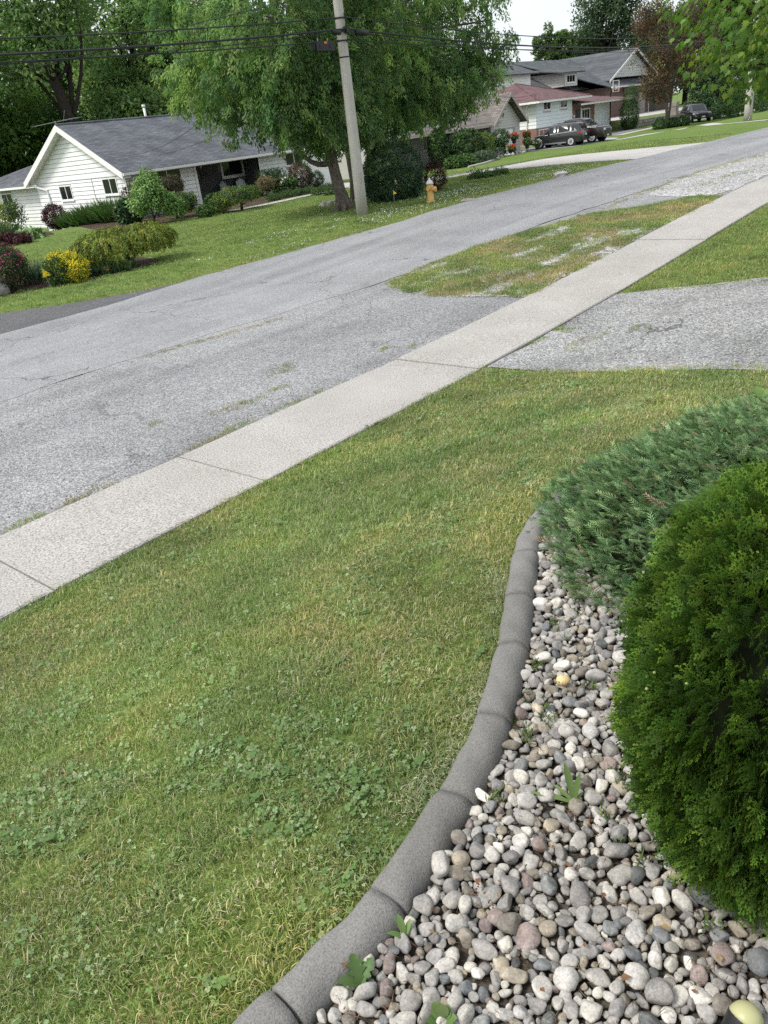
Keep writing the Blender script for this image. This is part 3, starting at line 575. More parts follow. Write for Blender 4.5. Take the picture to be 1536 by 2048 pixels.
def adirondack(loc, rz, label):
    t = thing('porch_chair', label, 'chair', loc, rz, 'chairs on the porch')
    mb = MB(); mb.box(-.27, .27, -.28, .25, .30, .34); mb.build('seat', 'grey', t, local=True)
    mb = MB()
    for k in range(5): x = -.24+k*.12; h = .92+.06*(2-abs(k-2)); mb.prism([(x-.05, .22, .33), (x+.05, .22, .33), (x+.05, .25, .33), (x-.05, .25, .33)], [(x-.05, .42, h), (x+.05, .42, h), (x+.05, .45, h), (x-.05, .45, h)])
    mb.build('backrest', 'grey', t, local=True)
    for sx_ in (-1, 1):
        mb = MB(); mb.box(sx_*.30-.06, sx_*.30+.06, -.33, .30, .52, .55); mb.build('armrest', 'grey', t, local=True)
        for y in (-.28, .2): mb = MB(); mb.box(sx_*.30-.03, sx_*.30+.03, y, y+.06, 0, .52); mb.build('leg', 'grey', t, local=True)
adirondack((30.9, 37.3, 0), .25, 'grey slatted porch chair nearer the house number'); adirondack((32.1, 37.35, 0), -.15, 'grey slatted porch chair under the porch window')

# --- the grey house with the steep front gable
H2 = thing('grey_gable_house', 'grey sided house with steep brown shingled front gable over a white garage door', 'house', (55, 40, -.3))
a2 = Wall(H2, (57.3, 36.5, 0), (1, 0, 0), (0, -1, 0)); L2 = 4.4
a2.backing([(0, -.5), (L2, -.5), (L2, 2.1), (L2/2, 3.85), (0, 2.1)], 'lapshadow')
a2.boards(0, L2, -.3, 3.75, .19, 'siding2', [(.85, 3.55, -.6, 1.55)], lambda z: (0, L2) if z < 2.1 else ((z-2.1)/1.75*L2/2+.03, L2-(z-2.1)/1.75*L2/2-.03))
gd = a2.panel('garage_door', .85, 3.3, -.3, 1.5, .004, .02, 'white')
for k in range(4): a2.panel('door_panel', .9, 3.25, -.27+k*.44, .12+k*.44, .02, .035, 'white', gd)
a2.panel('door_frame', 3.32, 3.55, -.3, 1.55, .004, .05, 'trimtan'); a2.panel('door_frame', .85, 3.55, 1.5, 1.58, .036, .07, 'trimtan'); a2.panel('wall_lamp', .25, 1.15, 2.02, 2.14, .03, .35, 'trimtan')
text_part('917', .34, a2, 1.42, 2.42, 'black', H2, 'house_number', .04)
mb = MB(); a2.slab(mb, 1.72, 1.88, 2.95, 3.05, .03, .06); a2.slab(mb, 1.80, 1.90, 3.05, 3.20, .03, .06); a2.slab(mb, 2.02, 2.22, 2.90, 3.02, .03, .06); a2.slab(mb, 2.06, 2.12, 3.02, 3.2, .03, .06); a2.slab(mb, 2.16, 2.24, 3.1, 3.2, .03, .06); mb.build('gable_ornament', 'black', H2)
mb = MB(); pk = (57.3+L2/2); f0, f1 = 35.9, 44.
slope(mb, (57.3-.4, f1, 1.95), (57.3-.4, f0, 1.95), (pk, f0, 4.1), (pk, f1, 4.1)); slope(mb, (57.3+L2+.4, f0, 1.95), (57.3+L2+.4, f1, 1.95), (pk+.002, f1, 4.1), (pk+.002, f0, 4.1)); mb.build('gable_roof', 'roof2', H2)
for sg in (-1, 1):
    mb = MB(); e = pk+sg*(L2/2+.42); mb.prism([(e, f0-.05, 1.68), (pk, f0-.05, 3.8), (pk, f0-.004, 3.8), (e, f0-.004, 1.68)], [(e, f0-.05, 1.92), (pk, f0-.05, 4.07), (pk, f0-.004, 4.07), (e, f0-.004, 1.92)]); mb.build('rake_board', 'trimtan', H2)
mb = MB(); mb.box(57.35, 57.3+L2-.05, 36.6, 44, -.5, 2.0); mb.build('house_core', 'siding2', H2)
b2 = Wall(H2, (44.5, 38.6, 0), (1, 0, 0), (0, -1, 0)); b2.backing([(0, -.5), (12.9, -.5), (12.9, 2.2), (0, 2.2)], 'lapshadow')
b2.boards(0, 12.9, -.3, 2.2, .19, 'siding2', [(6.6, 7.6, .8, 1.9), (9.2, 10.1, -.3, 1.8), (10.9, 12.2, .7, 1.8)])
b2.window(6.6, 7.6, .8, 1.9, 2); b2.window(10.9, 12.2, .7, 1.8, 2, 'black'); b2.panel('front_door', 9.2, 10.1, -.3, 1.75, .004, .04, 'darkwood_recess')
mb = MB(); slope(mb, (44.1, 36.4, 1.95), (57.5, 36.4, 1.95), (57.5, 41.5, 3.9), (44.1, 41.5, 3.9)); slope(mb, (57.5, 46, 1.95), (44.1, 46, 1.95), (44.1, 41.502, 3.9), (57.5, 41.502, 3.9)); mb.build('roof', 'roof2', H2)
mb = MB(); mb.box(44.6, 57.3, 38.75, 45.5, -.5, 1.95); mb.build('house_core', 'siding2', H2)
mb = MB(); mb.box(55.35, 55.50, 36.55, 36.70, -.3, 1.9); mb.build('porch_post', 'white', H2)
mb = MB(); mb.box(44.1, 57.3, 36.3, 36.4, 1.82, 1.94); mb.build('gutter', 'trimtan', H2)
mb = MB(); mb.box(50.2, 52.4, 36.7, 36.74, -.3, .55); mb.box(55.6, 56.5, 36.9, 36.94, -.3, .6); mb.build('porch_panel', 'white', H2)

# --- the pale split-level with the red roof
H3 = thing('red_roof_house', 'white split level house with red hipped roof and brick base', 'house', (75, 43, -.3))
c3 = Wall(H3, (68.0, 38.5, 0), (1, 0, 0), (0, -1, 0)); c3.backing([(0, -.6), (6.75, -.6), (6.75, 3.25), (0, 3.25)], 'lapshadow')
c3.boards(0, 6.75, 1.12, 3.25, .29, 'sidingshade', [(1.2, 2.65, 2.43, 3.2), (4.35, 5.8, 2.46, 3.22)])  # bluish shade of this front is put into the board colour
for a in (1.2, 4.35): c3.window(a, a+1.45, 2.44, 3.2, 2, fw=.12)
c3.panel('brick_base', -.01, 6.75, -.6, 1.06, .004, .02, 'brick'); c3.window(.35, 2.1, .05, .98, 2, name='basement_window')
c3.panel('brick_base_foundation', 0, 6.75, -.6, -.12, .021, .04, 'found')
l3 = Wall(H3, (68.0, 47.5, 0), (0, -1, 0), (-1, 0, 0)); l3.backing([(0, -.6), (9, -.6), (9, 3.25), (0, 3.25)], 'lapshadow')
l3.boards(0, 9, 1.12, 3.25, .29, 'siding'); l3.panel('brick_base', 0, 9.0, -.6, 1.06, .004, .022, 'brick'); l3.panel('foundation', 0, 9.0, -.6, -.15, .023, .04, 'found')
mb = MB(); mb.tube([(67.5, 38.8, 3.2), (67.9, 39.4, 2.9), (67.9, 39.45, -.2), (67.3, 39.3, -.28)], .06, 6); mb.build('downspout', 'white', H3)
ap = (72.4, 43.2, 5.0); e = [(67.3, 37.8, 3.28), (77.2, 37.8, 3.28), (77.2, 48.4, 3.28), (67.3, 48.4, 3.28)]
mb = MB(); mb.add(e+[ap]+[(p[0], p[1], 3.14) for p in e], [(0, 1, 4), (1, 2, 4), (2, 3, 4), (3, 0, 4), (0, 5, 6, 1), (1, 6, 7, 2), (2, 7, 8, 3), (3, 8, 5, 0), (5, 8, 7, 6)]); r3 = mb.build('roof', 'roof3', H3)
mb = MB(); mb.tube([Vector(e[0])+Vector((0, 0, .02)), Vector(ap)+Vector((0, 0, .02))], .06, 6).tube([Vector(e[1])+Vector((0, 0, .02)), Vector(ap)+Vector((0, 0, .02))], .06, 6); mb.build('ridge_cap', 'roof3', r3)
mb = MB(); mb.tube([(70.2, 44.6, 4.0), (70.2, 44.6, 5.2)], .07, 8).tube([(70.2, 44.6, 5.2), (70.2, 44.6, 5.35)], .11, 8); mb.build('vent_pipe', 'white', r3)
mb = MB(); mb.box(67.22, 77.3, 37.68, 37.795, 3.1, 3.26); mb.box(67.18, 67.295, 37.7, 48.4, 3.1, 3.26); mb.build('gutter', 'trim', H3)
d3 = Wall(H3, (74.75, 38.7, 0), (1, 0, 0), (0, -1, 0)); d3.backing([(0, -.6), (8.6, -.6), (8.6, 2.5), (0, 2.5)], 'brick')
d3.panel('front_door', 1.15, 2.05, -.1, 2.2, .004, .05, 'darkwood_recess'); d3.panel('door_frame', 2.05, 2.22, -.1, 2.3, .004, .07, 'trim'); d3.panel('wall_lamp', .55, .75, 1.55, 1.75, .004, .12, 'white'); d3.panel('mail_box', .55, .8, .85, 1.1, .004, .12, 'white')
mb = MB(); d3.slab(mb, .38, .44, 1.62, 1.95, .02, .05); d3.slab(mb, .72, .78, 1.3, 1.55, .02, .05); d3.slab(mb, .58, .78, 1.5, 1.56, .02, .05); mb.build('house_number', 'white', H3)
d3.window(2.3, 4.1, .75, 2.2, 3, fw=.12, glass='glass', name='bay_window')
d3.panel('garage_wall', 5.1, 8.5, -.6, 2.5, .004, .04, 'siding'); gd = d3.panel('garage_door', 5.5, 8.05, -.3, 1.85, .04, .055, 'sidingshade')
for k in range(5): d3.panel('door_panel', 5.55, 8.0, -.28+k*.43, .11+k*.43, .055, .075, 'sidingshade', gd)
d3.panel('door_frame', 5.35, 5.5, -.3, 1.95, .042, .09, 'trim'); d3.panel('door_frame', 8.05, 8.2, -.3, 1.95, .042, .09, 'trim'); d3.panel('door_frame', 5.5, 8.05, 1.85, 1.95, .042, .09, 'trim')
mb = MB(); e2 = [(74.8, 37.6, 2.66), (86.2, 37.6, 2.66), (86.2, 48, 2.66), (74.8, 48, 2.66)]; q2 = [(76.5, 43., 3.62), (82, 43., 3.62)]
mb.add(e2+q2+[(p[0], p[1], 2.52) for p in e2], [(0, 1, 5, 4), (1, 2, 5), (2, 3, 4, 5), (3, 0, 4), (0, 6, 7, 1), (1, 7, 8, 2), (2, 8, 9, 3), (3, 9, 6, 0), (6, 9, 8, 7)]); mb.build('low_roof', 'roof3', H3)
mb = MB(); mb.box(74.8, 86.3, 37.5, 37.596, 2.5, 2.64); mb.build('gutter', 'trim', H3)
mb = MB(); mb.box(68.1, 74.7, 38.65, 47.5, -.5, 3.2); mb.box(74.85, 83.3, 38.85, 47.5, -.5, 2.45); mb.build('house_core', 'siding', H3)

# --- the large slate-roofed house behind
H4 = thing('slate_roof_house', 'large house with wide slate grey roofs, dormer and pale front gable behind the red roof', 'house', (104, 54, .5))
Y4 = 50.0
q4 = Wall(H4, (88.0, Y4, 0), (1, 0, 0), (0, -1, 0)); q4.backing([(0, -.5), (30, -.5), (30, 4.0), (0, 4.0)], 'brick2')
q4.panel('garage_door', 26.8, 29.6, .5, 2.9, .004, .05, 'tanwall')
mb = MB(); mb.box(99.6, 120.5, 46.75, 63, .2, 4.0); mb.box(80.5, 99.55, 50.35, 63, .2, 4.3); mb.box(93, 120.4, 53, 60, 4.0, 6.6); mb.build('house_core', 'brick2', H4)
g4 = Wall(H4, (104.5, 46.6, 0), (1, 0, 0), (0, -1, 0), 'garage_front'); g4.backing([(0, -.3), (14.2, -.3), (14.2, 4.0), (0, 4.0)], 'brick2')
gd = g4.panel('garage_door', .9, 6.4, .5, 3.0, .004, .05, 'tanwall')
for k in range(4): g4.panel('door_panel', .96, 6.34, .53+k*.62, 1.1+k*.62, .05, .07, 'tanwall', gd)
g4.panel('shaded_recess', 8.0, 9.8, .5, 3.0, .004, .03, 'darkwood_recess'); g4.panel('corner_trim', 7.55, 7.7, .5, 4.0, .004, .05, 'trim')  # flat dark panel paints the shade of a recessed entry
mb = MB(); zr4 = 8.0
slope(mb, (99.2, 45.9, 4.0), (121, 45.9, 4.0), (121, 56, zr4), (92, 56, zr4)); slope(mb, (121, 64, 4.0), (90, 64, 4.0), (92, 56.002, zr4), (121, 56.002, zr4)); mb.build('roof', 'roof4', H4)
mb = MB(); slope(mb, (80, 49.2, 4.2), (100, 49.2, 4.2), (98, 57, 7.9), (84, 57, 7.9)); mb.build('left_roof', 'roof4', H4)
mb = MB(); mb.box(99.2, 121, 45.78, 45.896, 3.84, 4.0); mb.build('gutter', 'trim', H4)
gx0, gx1, gp = 101.8, 116.0, 108.9      # front gable
f4 = Wall(H4, (gx0, 47.6, 0), (1, 0, 0), (0, -1, 0), 'gable_wall'); W4 = gx1-gx0
f4.backing([(0, 5.0), (W4, 5.0), (W4/2, 7.9)], 'siding2'); f4.boards(0, W4, 5.05, 7.8, .3, 'siding', (), lambda z: ((z-5)/2.9*W4/2+.1, W4-(z-5)/2.9*W4/2-.1))
mb = MB(); slope(mb, (gx0-.7, 58, 4.75), (gx0-.7, 47.0, 4.75), (gp, 47.0, 8.2), (gp, 58, 8.2)); slope(mb, (gx1+.7, 47.0, 4.75), (gx1+.7, 58, 4.75), (gp+.002, 58, 8.2), (gp+.002, 47.0, 8.2)); mb.build('gable_roof', 'roof4', H4)
for sg in (-1, 1):
    mb = MB(); ex = gp+sg*(W4/2+.72); mb.prism([(ex, 46.94, 4.45), (gp, 46.94, 7.88), (gp, 46.996, 7.88), (ex, 46.996, 4.45)], [(ex, 46.94, 4.72), (gp, 46.94, 8.17), (gp, 46.996, 8.17), (ex, 46.996, 4.72)]); mb.build('rake_board', 'trim', H4)
dm = Wall(H4, (92.4, 48.6, 0), (1, 0, 0), (0, -1, 0), 'dormer_wall'); dm.backing([(0, 4.6), (3.3, 4.6), (3.3, 6.0), (0, 6.0)], 'siding2', .3); dm.window(.6, 2.7, 4.95, 5.75, 3)
ds = Wall(H4, (92.4, 56, 0), (0, -1, 0), (-1, 0, 0), 'dormer_side'); ds.backing([(.5, 4.6), (7.4, 4.6), (7.4, 6.0), (.5, 6.2)], 'siding2', .1); ds.boards(.5, 7.4, 4.6, 6.0, .25, 'siding2')
mb = MB(); slope(mb, (91.4, 48.0, 6.05), (96.6, 48.0, 6.05), (96.6, 57, 7.2), (91.4, 57, 7.2), .14); mb.build('dormer_roof', 'roof4', H4)
lw = Wall(H4, (78, 50.2, 0), (1, 0, 0), (0, -1, 0), 'upper_wall'); lw.backing([(0, .2), (9.5, .2), (9.5, 6.3), (0, 6.3)], 'siding'); lw.window(1.1, 2.0, 4.9, 5.7, 1); lw.window(1.1, 2.0, 3.7, 4.7, 1)
lw.boards(0, 9.5, 3.3, 6.3, .25, 'siding', [(1.1, 2.0, 3.65, 5.7)])
mb = MB(); slope(mb, (77.2, 49.6, 6.25), (88.5, 49.6, 6.25), (88.5, 56, 8.6), (79, 56, 8.6)); mb.build('upper_roof', 'roof4', H4)

# ------------------------------------------------------------------ trees and shrubs
def off_(root): return np.array(ORG[root.name])
def foliage(root, blobs, ncl, per, L, W, pal, mat='leaf', droop=.2, cr=.5, shell=.55, strand=0., flat=.0, keep=None, name='crown', out_=.5, core=0., var=.14):
    """leaves in clusters spread through a group of overlapping ellipsoids; strand > 0 hangs each cluster as a drooping spray"""
    C_ = np.array([b[0] for b in blobs], float); R_ = np.array([b[1] for b in blobs], float)
    wv = (R_.prod(1))**(2/3); bi = RNG.choice(len(blobs), ncl, p=wv/wv.sum())
    d = sph(ncl); u = (shell+(1-shell)*RNG.random(ncl))**(1.0); cen = C_[bi]+d*R_[bi]*u[:, None]
    if keep is not None:
        k = keep(cen); cen, d, bi = cen[k], d[k], bi[k]; ncl = len(cen)
    o = unit(d/np.maximum(R_[bi], .05)); ct = pick(pal, ncl, var)
    n = ncl*per; ci = np.repeat(np.arange(ncl), per); out = o[ci]
    up = np.array([0, 0, 1.])
    if strand > 0:
        sa = unit(o*.55+np.array([0, 0, -1.])*droop+sph(ncl)*.25)
        t = RNG.random(n); le = strand*(.6+.7*RNG.random(ncl))
        pos = cen[ci]+sa[ci]*(t*le[ci])[:, None]+out*(.35*strand*np.sin(t*2.6))[:, None]+sph(n)*cr*.22
        ax = unit(sa[ci]*.7+sph(n)*.75+np.array([0, 0, -.35]))
    else:
        pos = cen[ci]+sph(n)*(cr*RNG.random(n)**.5)[:, None]*np.array([1, 1, 1-flat])
        ax = unit(out*out_+sph(n)*.8+np.array([0, 0, -droop]))
    nr = unit(out*.6+up*.7+sph(n)*.55)
    tint = np.clip(ct[ci]*(1+RNG.normal(0, .12, (n, 1))), .004, .9)
    s = (.7+.6*RNG.random(n)); V, F, T = leaves(pos, ax, nr, L*s, W*s, tint)
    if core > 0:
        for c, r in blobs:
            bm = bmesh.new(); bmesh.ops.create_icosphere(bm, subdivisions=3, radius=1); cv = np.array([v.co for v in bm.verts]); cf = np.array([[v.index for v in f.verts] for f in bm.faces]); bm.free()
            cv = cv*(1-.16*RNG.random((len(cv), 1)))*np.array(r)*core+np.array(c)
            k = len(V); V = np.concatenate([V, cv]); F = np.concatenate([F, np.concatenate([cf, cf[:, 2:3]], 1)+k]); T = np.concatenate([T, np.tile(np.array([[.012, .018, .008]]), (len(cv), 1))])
    me = npmesh(name, V-off_(root), F, mat, T)
    if core > 0: me.validate()
    return addobj(name, me, root)
def bough(mb, a, b, r0, r1, bend=.25, n=6, k=6, sag=0.):
    a = Vector(a); b = Vector(b); j = Vector((rnd.uniform(-1, 1), rnd.uniform(-1, 1), rnd.uniform(-.3, .6)))*(b-a).length*bend
    P = [a.lerp(b, t/n)+j*math.sin(math.pi*t/n)*.6+Vector((0, 0, sag*math.sin(math.pi*t/n))) for t in range(n+1)]
    return mb.tube(P, [r0+(r1-r0)*t/n for t in range(n+1)], k)
GREEN_LIGHT = [((.120, .190, .030), 3), ((.085, .150, .028), 4), ((.055, .110, .024), 2)]
LOCUST = [((.175, .255, .092), 4), ((.120, .195, .072), 4), ((.085, .152, .062), 4), ((.062, .115, .050), 1.5)]
WOODS = [((.112, .182, .070), 4), ((.142, .218, .080), 3), ((.088, .150, .060), 4), ((.175, .250, .090), 2)]
DARKG = [((.026, .056, .022), 4), ((.038, .076, .028), 3), ((.058, .100, .036), 1)]
MAPLE = [((.105, .175, .030), 4), ((.080, .145, .028), 4), ((.055, .110, .024), 3), ((.15, .20, .03), 1)]

def blobset(c, R, n, frac, seed, zmin=-9, squash=1.):
    r = random.Random(seed); B = [(tuple(c), tuple(v*.72 for v in R))]
    for k in range(n):
        v = Vector((r.gauss(0, 1), r.gauss(0, 1), r.gauss(0, .9))).normalized(); f = frac*r.uniform(.75, 1.25)
        p = Vector((c[0]+v.x*R[0]*.72, c[1]+v.y*R[1]*.72, max(zmin, c[2]+v.z*R[2]*.72))); B.append((tuple(p), (R[0]*f, R[1]*f, R[2]*f*squash)))
    return B
# the two drooping street trees and the small forked one behind them
def street_tree(name, label, base, trunk, limbs, blobs, ncl, per, seed, L=.16, W=.055, pal=LOCUST, tr=.26, keep=None, strand=.75, droop=.95, skirt=None):
    t = thing(name, label, 'tree', base); mb = MB(); mb.tube(trunk[0], trunk[1], 10)
    for k in range(7):      # root flare
        a = 2*math.pi*k/7+.3; b = Vector(base); mb.tube([b+Vector((math.cos(a)*tr*1.9, math.sin(a)*tr*1.9, -.06)), b+Vector((math.cos(a)*tr*.95, math.sin(a)*tr*.95, .10)), b+Vector((math.cos(a)*tr*.35, math.sin(a)*tr*.35, .6))], [tr*.16, tr*.34, tr*.3], 6)
    for l in limbs: bough(mb, *l)
    for c, r in blobs[1:]: bough(mb, trunk[0][-1], c, trunk[1][-1]*.5, .03, .2)
    mb.build('trunk', 'bark', t, True); foliage(t, blobs, ncl, per, L, W, pal, 'leaf', droop, .55, .5, strand, keep=keep)
    if skirt: foliage(t, skirt[0], skirt[1], per, L, W, pal, 'leaf', 1.0, .5, .3, .5, name='lower_crown')
    return t
bA = G(688, 420); bA.z -= .03
trA = [bA, bA+Vector((-.03, .02, .5)), bA+Vector((-.10, .1, 1.2)), bA+Vector((-.18, .15, 2.0)), bA+Vector((-.1, .2, 3.2)), bA+Vector((.2, .3, 5.2))]
BA = blobset((bA.x-.1, bA.y+1.0, 7.0), (4.7, 4.5, 4.0), 15, .36, 3, 4.2)
BA += [((bA.x-2.7, bA.y+2.0, 4.7), (1.9, 1.7, .9)), ((bA.x-1.3, bA.y+.6, 3.9), (1.9, 1.3, .8)), ((bA.x+1.0, bA.y+.4, 3.7), (1.8, 1.2, .9)), ((bA.x+.2, bA.y+1.0, 3.1), (1.5, 1.0, .7)), ((bA.x-.3, bA.y-.45, 3.5), (1.5, .5, .7)), ((bA.x+.5, bA.y-.4, 4.6), (1.9, .6, 1.1)), ((bA.x-.8, bA.y-.4, 5.4), (1.9, .6, 1.1)), ((bA.x-2.2, bA.y+1.4, 3.6), (1.5, 1.2, .55))]
def trimmed(c):         # the crowns are cut back from the power line
    return (c[:, 1] > PB_Y+.75+.35*np.sin(c[:, 0]*2.1)+.25*np.sin(c[:, 2]*3.3)) & (c[:, 2] > 2.95-.5*np.exp(-((c[:, 0]-bA.x-.3)/1.4)**2))
PB_Y = G(725, 430).y
street_tree('drooping_street_tree', 'largest street tree with drooping bright green sprays, its trunk left of the pole', bA, (trA, [.29, .21, .185, .18, .13, .08]),
            [(bA+Vector((-.16, .15, 1.55)), bA+Vector((-1.15, 1.05, 2.5)), .10, .055, .02, 6, 6, -.38), (bA+Vector((-1.15, 1.05, 2.5)), bA+Vector((-2.6, 2.0, 3.1)), .055, .03, .15)], BA, 2500, 42, 1, keep=trimmed, strand=.42, droop=.6, L=.125, W=.050, skirt=([((bA.x-.3, bA.y-.35, 3.2), (1.7, .55, .75)), ((bA.x+.9, bA.y-.3, 3.3), (1.4, .55, .8)), ((bA.x-1.9, bA.y-.1, 3.7), (1.5, .7, .8)), ((bA.x+.3, bA.y-.4, 4.6), (2.4, .6, 1.0)), ((bA.x-1.2, bA.y-.3, 5.8), (2.6, .6, 1.1)), ((bA.x-.2, bA.y+.7, 2.9), (1.3, .6, .5))], 520))
bB = G(717, 400); bB.z -= .03
trB = [bB, bB+Vector((0, 0, .8)), bB+Vector((-.05, .05, 1.8)), bB+Vector((0, .1, 3)), bB+Vector((.5, 0, 5.5))]
BB = blobset((bB.x+2.0, bB.y-.3, 7.0), (5.2, 4.4, 3.6), 13, .36, 8, 4.6)
BB += [((bB.x+3.0, bB.y-1.6, 4.3), (2.0, 1.6, .9)), ((bB.x+1.2, bB.y-1.0, 3.7), (1.7, 1.4, .9)), ((bB.x+5.6, bB.y-2.6, 5.9), (1.7, 1.4, 1.3)), ((bB.x+4.9, bB.y-2.2, 4.7), (1.5, 1.3, .8))]
street_tree('drooping_street_tree', 'street tree with drooping sprays right of the pole, its straight trunk half behind the pole', bB, (trB, [.32, .25, .23, .19, .10]), [], BB, 2100, 42, 2, keep=trimmed, strand=.42, droop=.6, L=.125, W=.050, skirt=([((bB.x+3.3, bB.y-1.4, 3.7), (2.2, 1.1, .75)), ((bB.x+5.0, bB.y-2.2, 4.3), (1.6, .9, .8)), ((bB.x+1.4, bB.y-.8, 3.2), (1.8, .9, .7)), ((bB.x+4.2, bB.y-1.5, 5.0), (2.4, 1.0, .9))], 420))
bC = G(748, 378)
t = thing('forked_tree', 'small dark tree with a forked trunk behind the utility pole', 'tree', bC); mb = MB(); k = 3.0
mb.tube([bC+Vector((0, 0, -.1)), bC+Vector((0, 0, .9)), bC+Vector((.05, 0, 1.5))], [.30, .22, .2], 9)
bough(mb, bC+Vector((.0, 0, 1.4)), bC+Vector((-.7, .5, 3.2)), .15, .1, .15); bough(mb, bC+Vector((.05, 0, 1.4)), bC+Vector((1.05, -.6, 3.4)), .16, .1, .12)
mb.build('trunk', 'barkdark', t, True); foliage(t, [((bC.x, bC.y, 5.2), (3.4, 3.0, 2.3)), ((bC.x+1.6, bC.y-1, 4.2), (2.4, 2.2, 1.4)), ((bC.x-1.8, bC.y+1, 4.3), (2, 2, 1.4)), ((bC.x+3.4, bC.y-2.2, 3.6), (2.0, 1.8, 1.2))], 800, 26, .2, .09, DARKG+[((.055, .10, .03), 3)], 'leaf', .5, .6)

def wood_tree(label, x, y, h, R, seed, pal=WOODS, name='woodland_tree', ncl=900, lean=(0, 0), L=.34, W=.2, zlow=1.5, group=None, per=20, bark='barkdark', keep=None, tr=.38, nb=13):
    z0 = gz(x, y)-.1; t = thing(name, label, 'tree', (x, y, z0), group=group); mb = MB(); top = Vector((x+lean[0], y+lean[1], z0+h*.8))
    P = [Vector((x, y, z0)).lerp(top, k/6)+Vector((math.sin(seed+k*1.3)*.25, math.cos(seed*1.7+k)*.25, 0))*(k/6) for k in range(7)]
    mb.tube(P, [tr*(1.15-.85*k/6) for k in range(7)], 9)
    cz = z0+(h+zlow)/2; rz = (h-zlow)/2; B = blobset((x+lean[0]*.6, y+lean[1]*.6, cz), (R, R, rz), nb, .34, seed)
    for c, r in B[1:]: bough(mb, P[rnd.choice((2, 3, 4))], c, tr*.36, .04, .15)
    mb.build('trunk', bark, t, True); foliage(t, B, ncl, per, L, W, pal, 'leaf', .25, R*.17, .45, keep=keep); return t
wl = 'tall woodland tree behind the white bungalow, '
wood_tree(wl+'at the photo’s left edge'.replace('’', "'"), 27, 63, 19, 6.0, 21, ncl=1100, group='woods behind the bungalow')
wood_tree(wl+'its bare leaning trunk showing above the antenna', 36, 58, 21, 5.2, 22, ncl=700, lean=(-3.5, 1.5), zlow=7, group='woods behind the bungalow', tr=.5)
wood_tree(wl+'right of the leaning trunk', 44, 62, 20, 5.8, 23, ncl=1050, group='woods behind the bungalow')
wood_tree(wl+'with a thick trunk above the vent pipe', 46.5, 57, 21, 5.0, 24, ncl=760, zlow=5, group='woods behind the bungalow', tr=.55)
wood_tree(wl+'low and bushy right above the wing roof', 33, 64, 10, 5.6, 25, ncl=950, zlow=.3, pal=[((.055, .105, .024), 4), ((.085, .140, .030), 2), ((.036, .075, .02), 3)], group='woods behind the bungalow')
wood_tree(wl+'low and bushy behind the roof ridge', 42, 60, 9.5, 5.4, 26, ncl=850, zlow=.3, group='woods behind the bungalow')
wood_tree(wl+'filling the gap between trunks further back', 44, 74, 17, 7.5, 27, ncl=900, L=.42, W=.26, pal=DARKG+WOODS, zlow=.5, group='woods behind the bungalow')
wood_tree(wl+'furthest left in the back row', 29, 78, 16, 7.5, 28, ncl=850, L=.42, W=.26, zlow=.5, group='woods behind the bungalow')
wood_tree(wl+'behind the largest street tree', 58, 72, 18, 7.5, 29, ncl=800, L=.42, W=.26, pal=DARKG+WOODS, zlow=.5, group='woods behind the bungalow')
wood_tree(wl+'seen between the two street trees', 70, 64, 15, 6.5, 30, ncl=650, L=.42, W=.26, pal=DARKG+WOODS, zlow=.5, group='woods behind the bungalow')
# trees on the right
POP = [((.050, .085, .045), 4), ((.035, .065, .036), 4), ((.075, .115, .055), 2)]
wood_tree('tall loose grey green tree standing behind the slate roofed house', 126, 60.5, 21, 6.5, 31, POP, 'tall_tree', 900, (2, 0), .40, .24, 6, tr=.5)
wood_tree('bright green tree crown peeping over the ridge beside the front gable', 128, 62, 13.5, 4.2, 32, [((.085, .14, .03), 3), ((.06, .11, .03), 3)], 'garden_tree', 420, L=.4, W=.24, zlow=3)
for k, (px, h, lab) in enumerate([(1088, 12.0, 'leftmost and shortest of the three poplars above the slate roof'), (1108, 13.2, 'middle poplar of the three above the slate roof'), (1131, 12.8, 'poplar nearest the tall loose tree above the slate roof')]):
    p = A(px, 150, 128); wood_tree(lab, p.x, p.y, h, 1.7, 40+k, [((.060, .105, .035), 3), ((.09, .14, .05), 2)], 'poplar_tree', 170, L=.4, W=.2, zlow=4, group='poplars on the skyline', per=22, tr=.2, nb=7)
PURP = [((.100, .058, .040), 3), ((.055, .040, .036), 4), ((.082, .074, .038), 3), ((.12, .112, .055), 1)]
pT = G(1333, 256)
t = thing('bronze_leaved_tree', 'sparse bronze purple leaved tree with slim trunk in front of the stone wall', 'tree', pT); mb = MB()
mb.tube([pT+Vector((0, 0, -.1)), pT+Vector((-.05, 0, 1.2)), pT+Vector((-.25, .1, 3)), pT+Vector((-.2, .2, 6)), pT+Vector((0, 0, 9.5))], [.20, .16, .13, .09, .03], 8)
mb.tube([pT+Vector((.15, 0, -.1)), pT+Vector((.3, -.1, 1.4)), pT+Vector((.5, -.2, 3.2)), pT+Vector((1.2, -.5, 6))], [.13, .10, .08, .03], 7)
BP = blobset((pT.x+.3, pT.y, 6.3), (4.9, 4.9, 5.0), 18, .28, 51); 
for c, r in BP[1:]: bough(mb, pT+Vector((-.2, .1, rnd.uniform(2, 5))), c, .06, .015, .12)
for k in range(26):
    a = rnd.uniform(0, 6.28); c = pT+Vector((math.cos(a)*rnd.uniform(2.5, 4.4), math.sin(a)*rnd.uniform(2.5, 4.4), rnd.uniform(3.2, 8.5))); bough(mb, pT+Vector((-.2, .1, rnd.uniform(2.2, 5))), c, .035, .008, .1)
mb.build('trunk', 'bark', t, True); foliage(t, BP, 900, 20, .20, .12, PURP, 'leaf', .2, .55, .35)
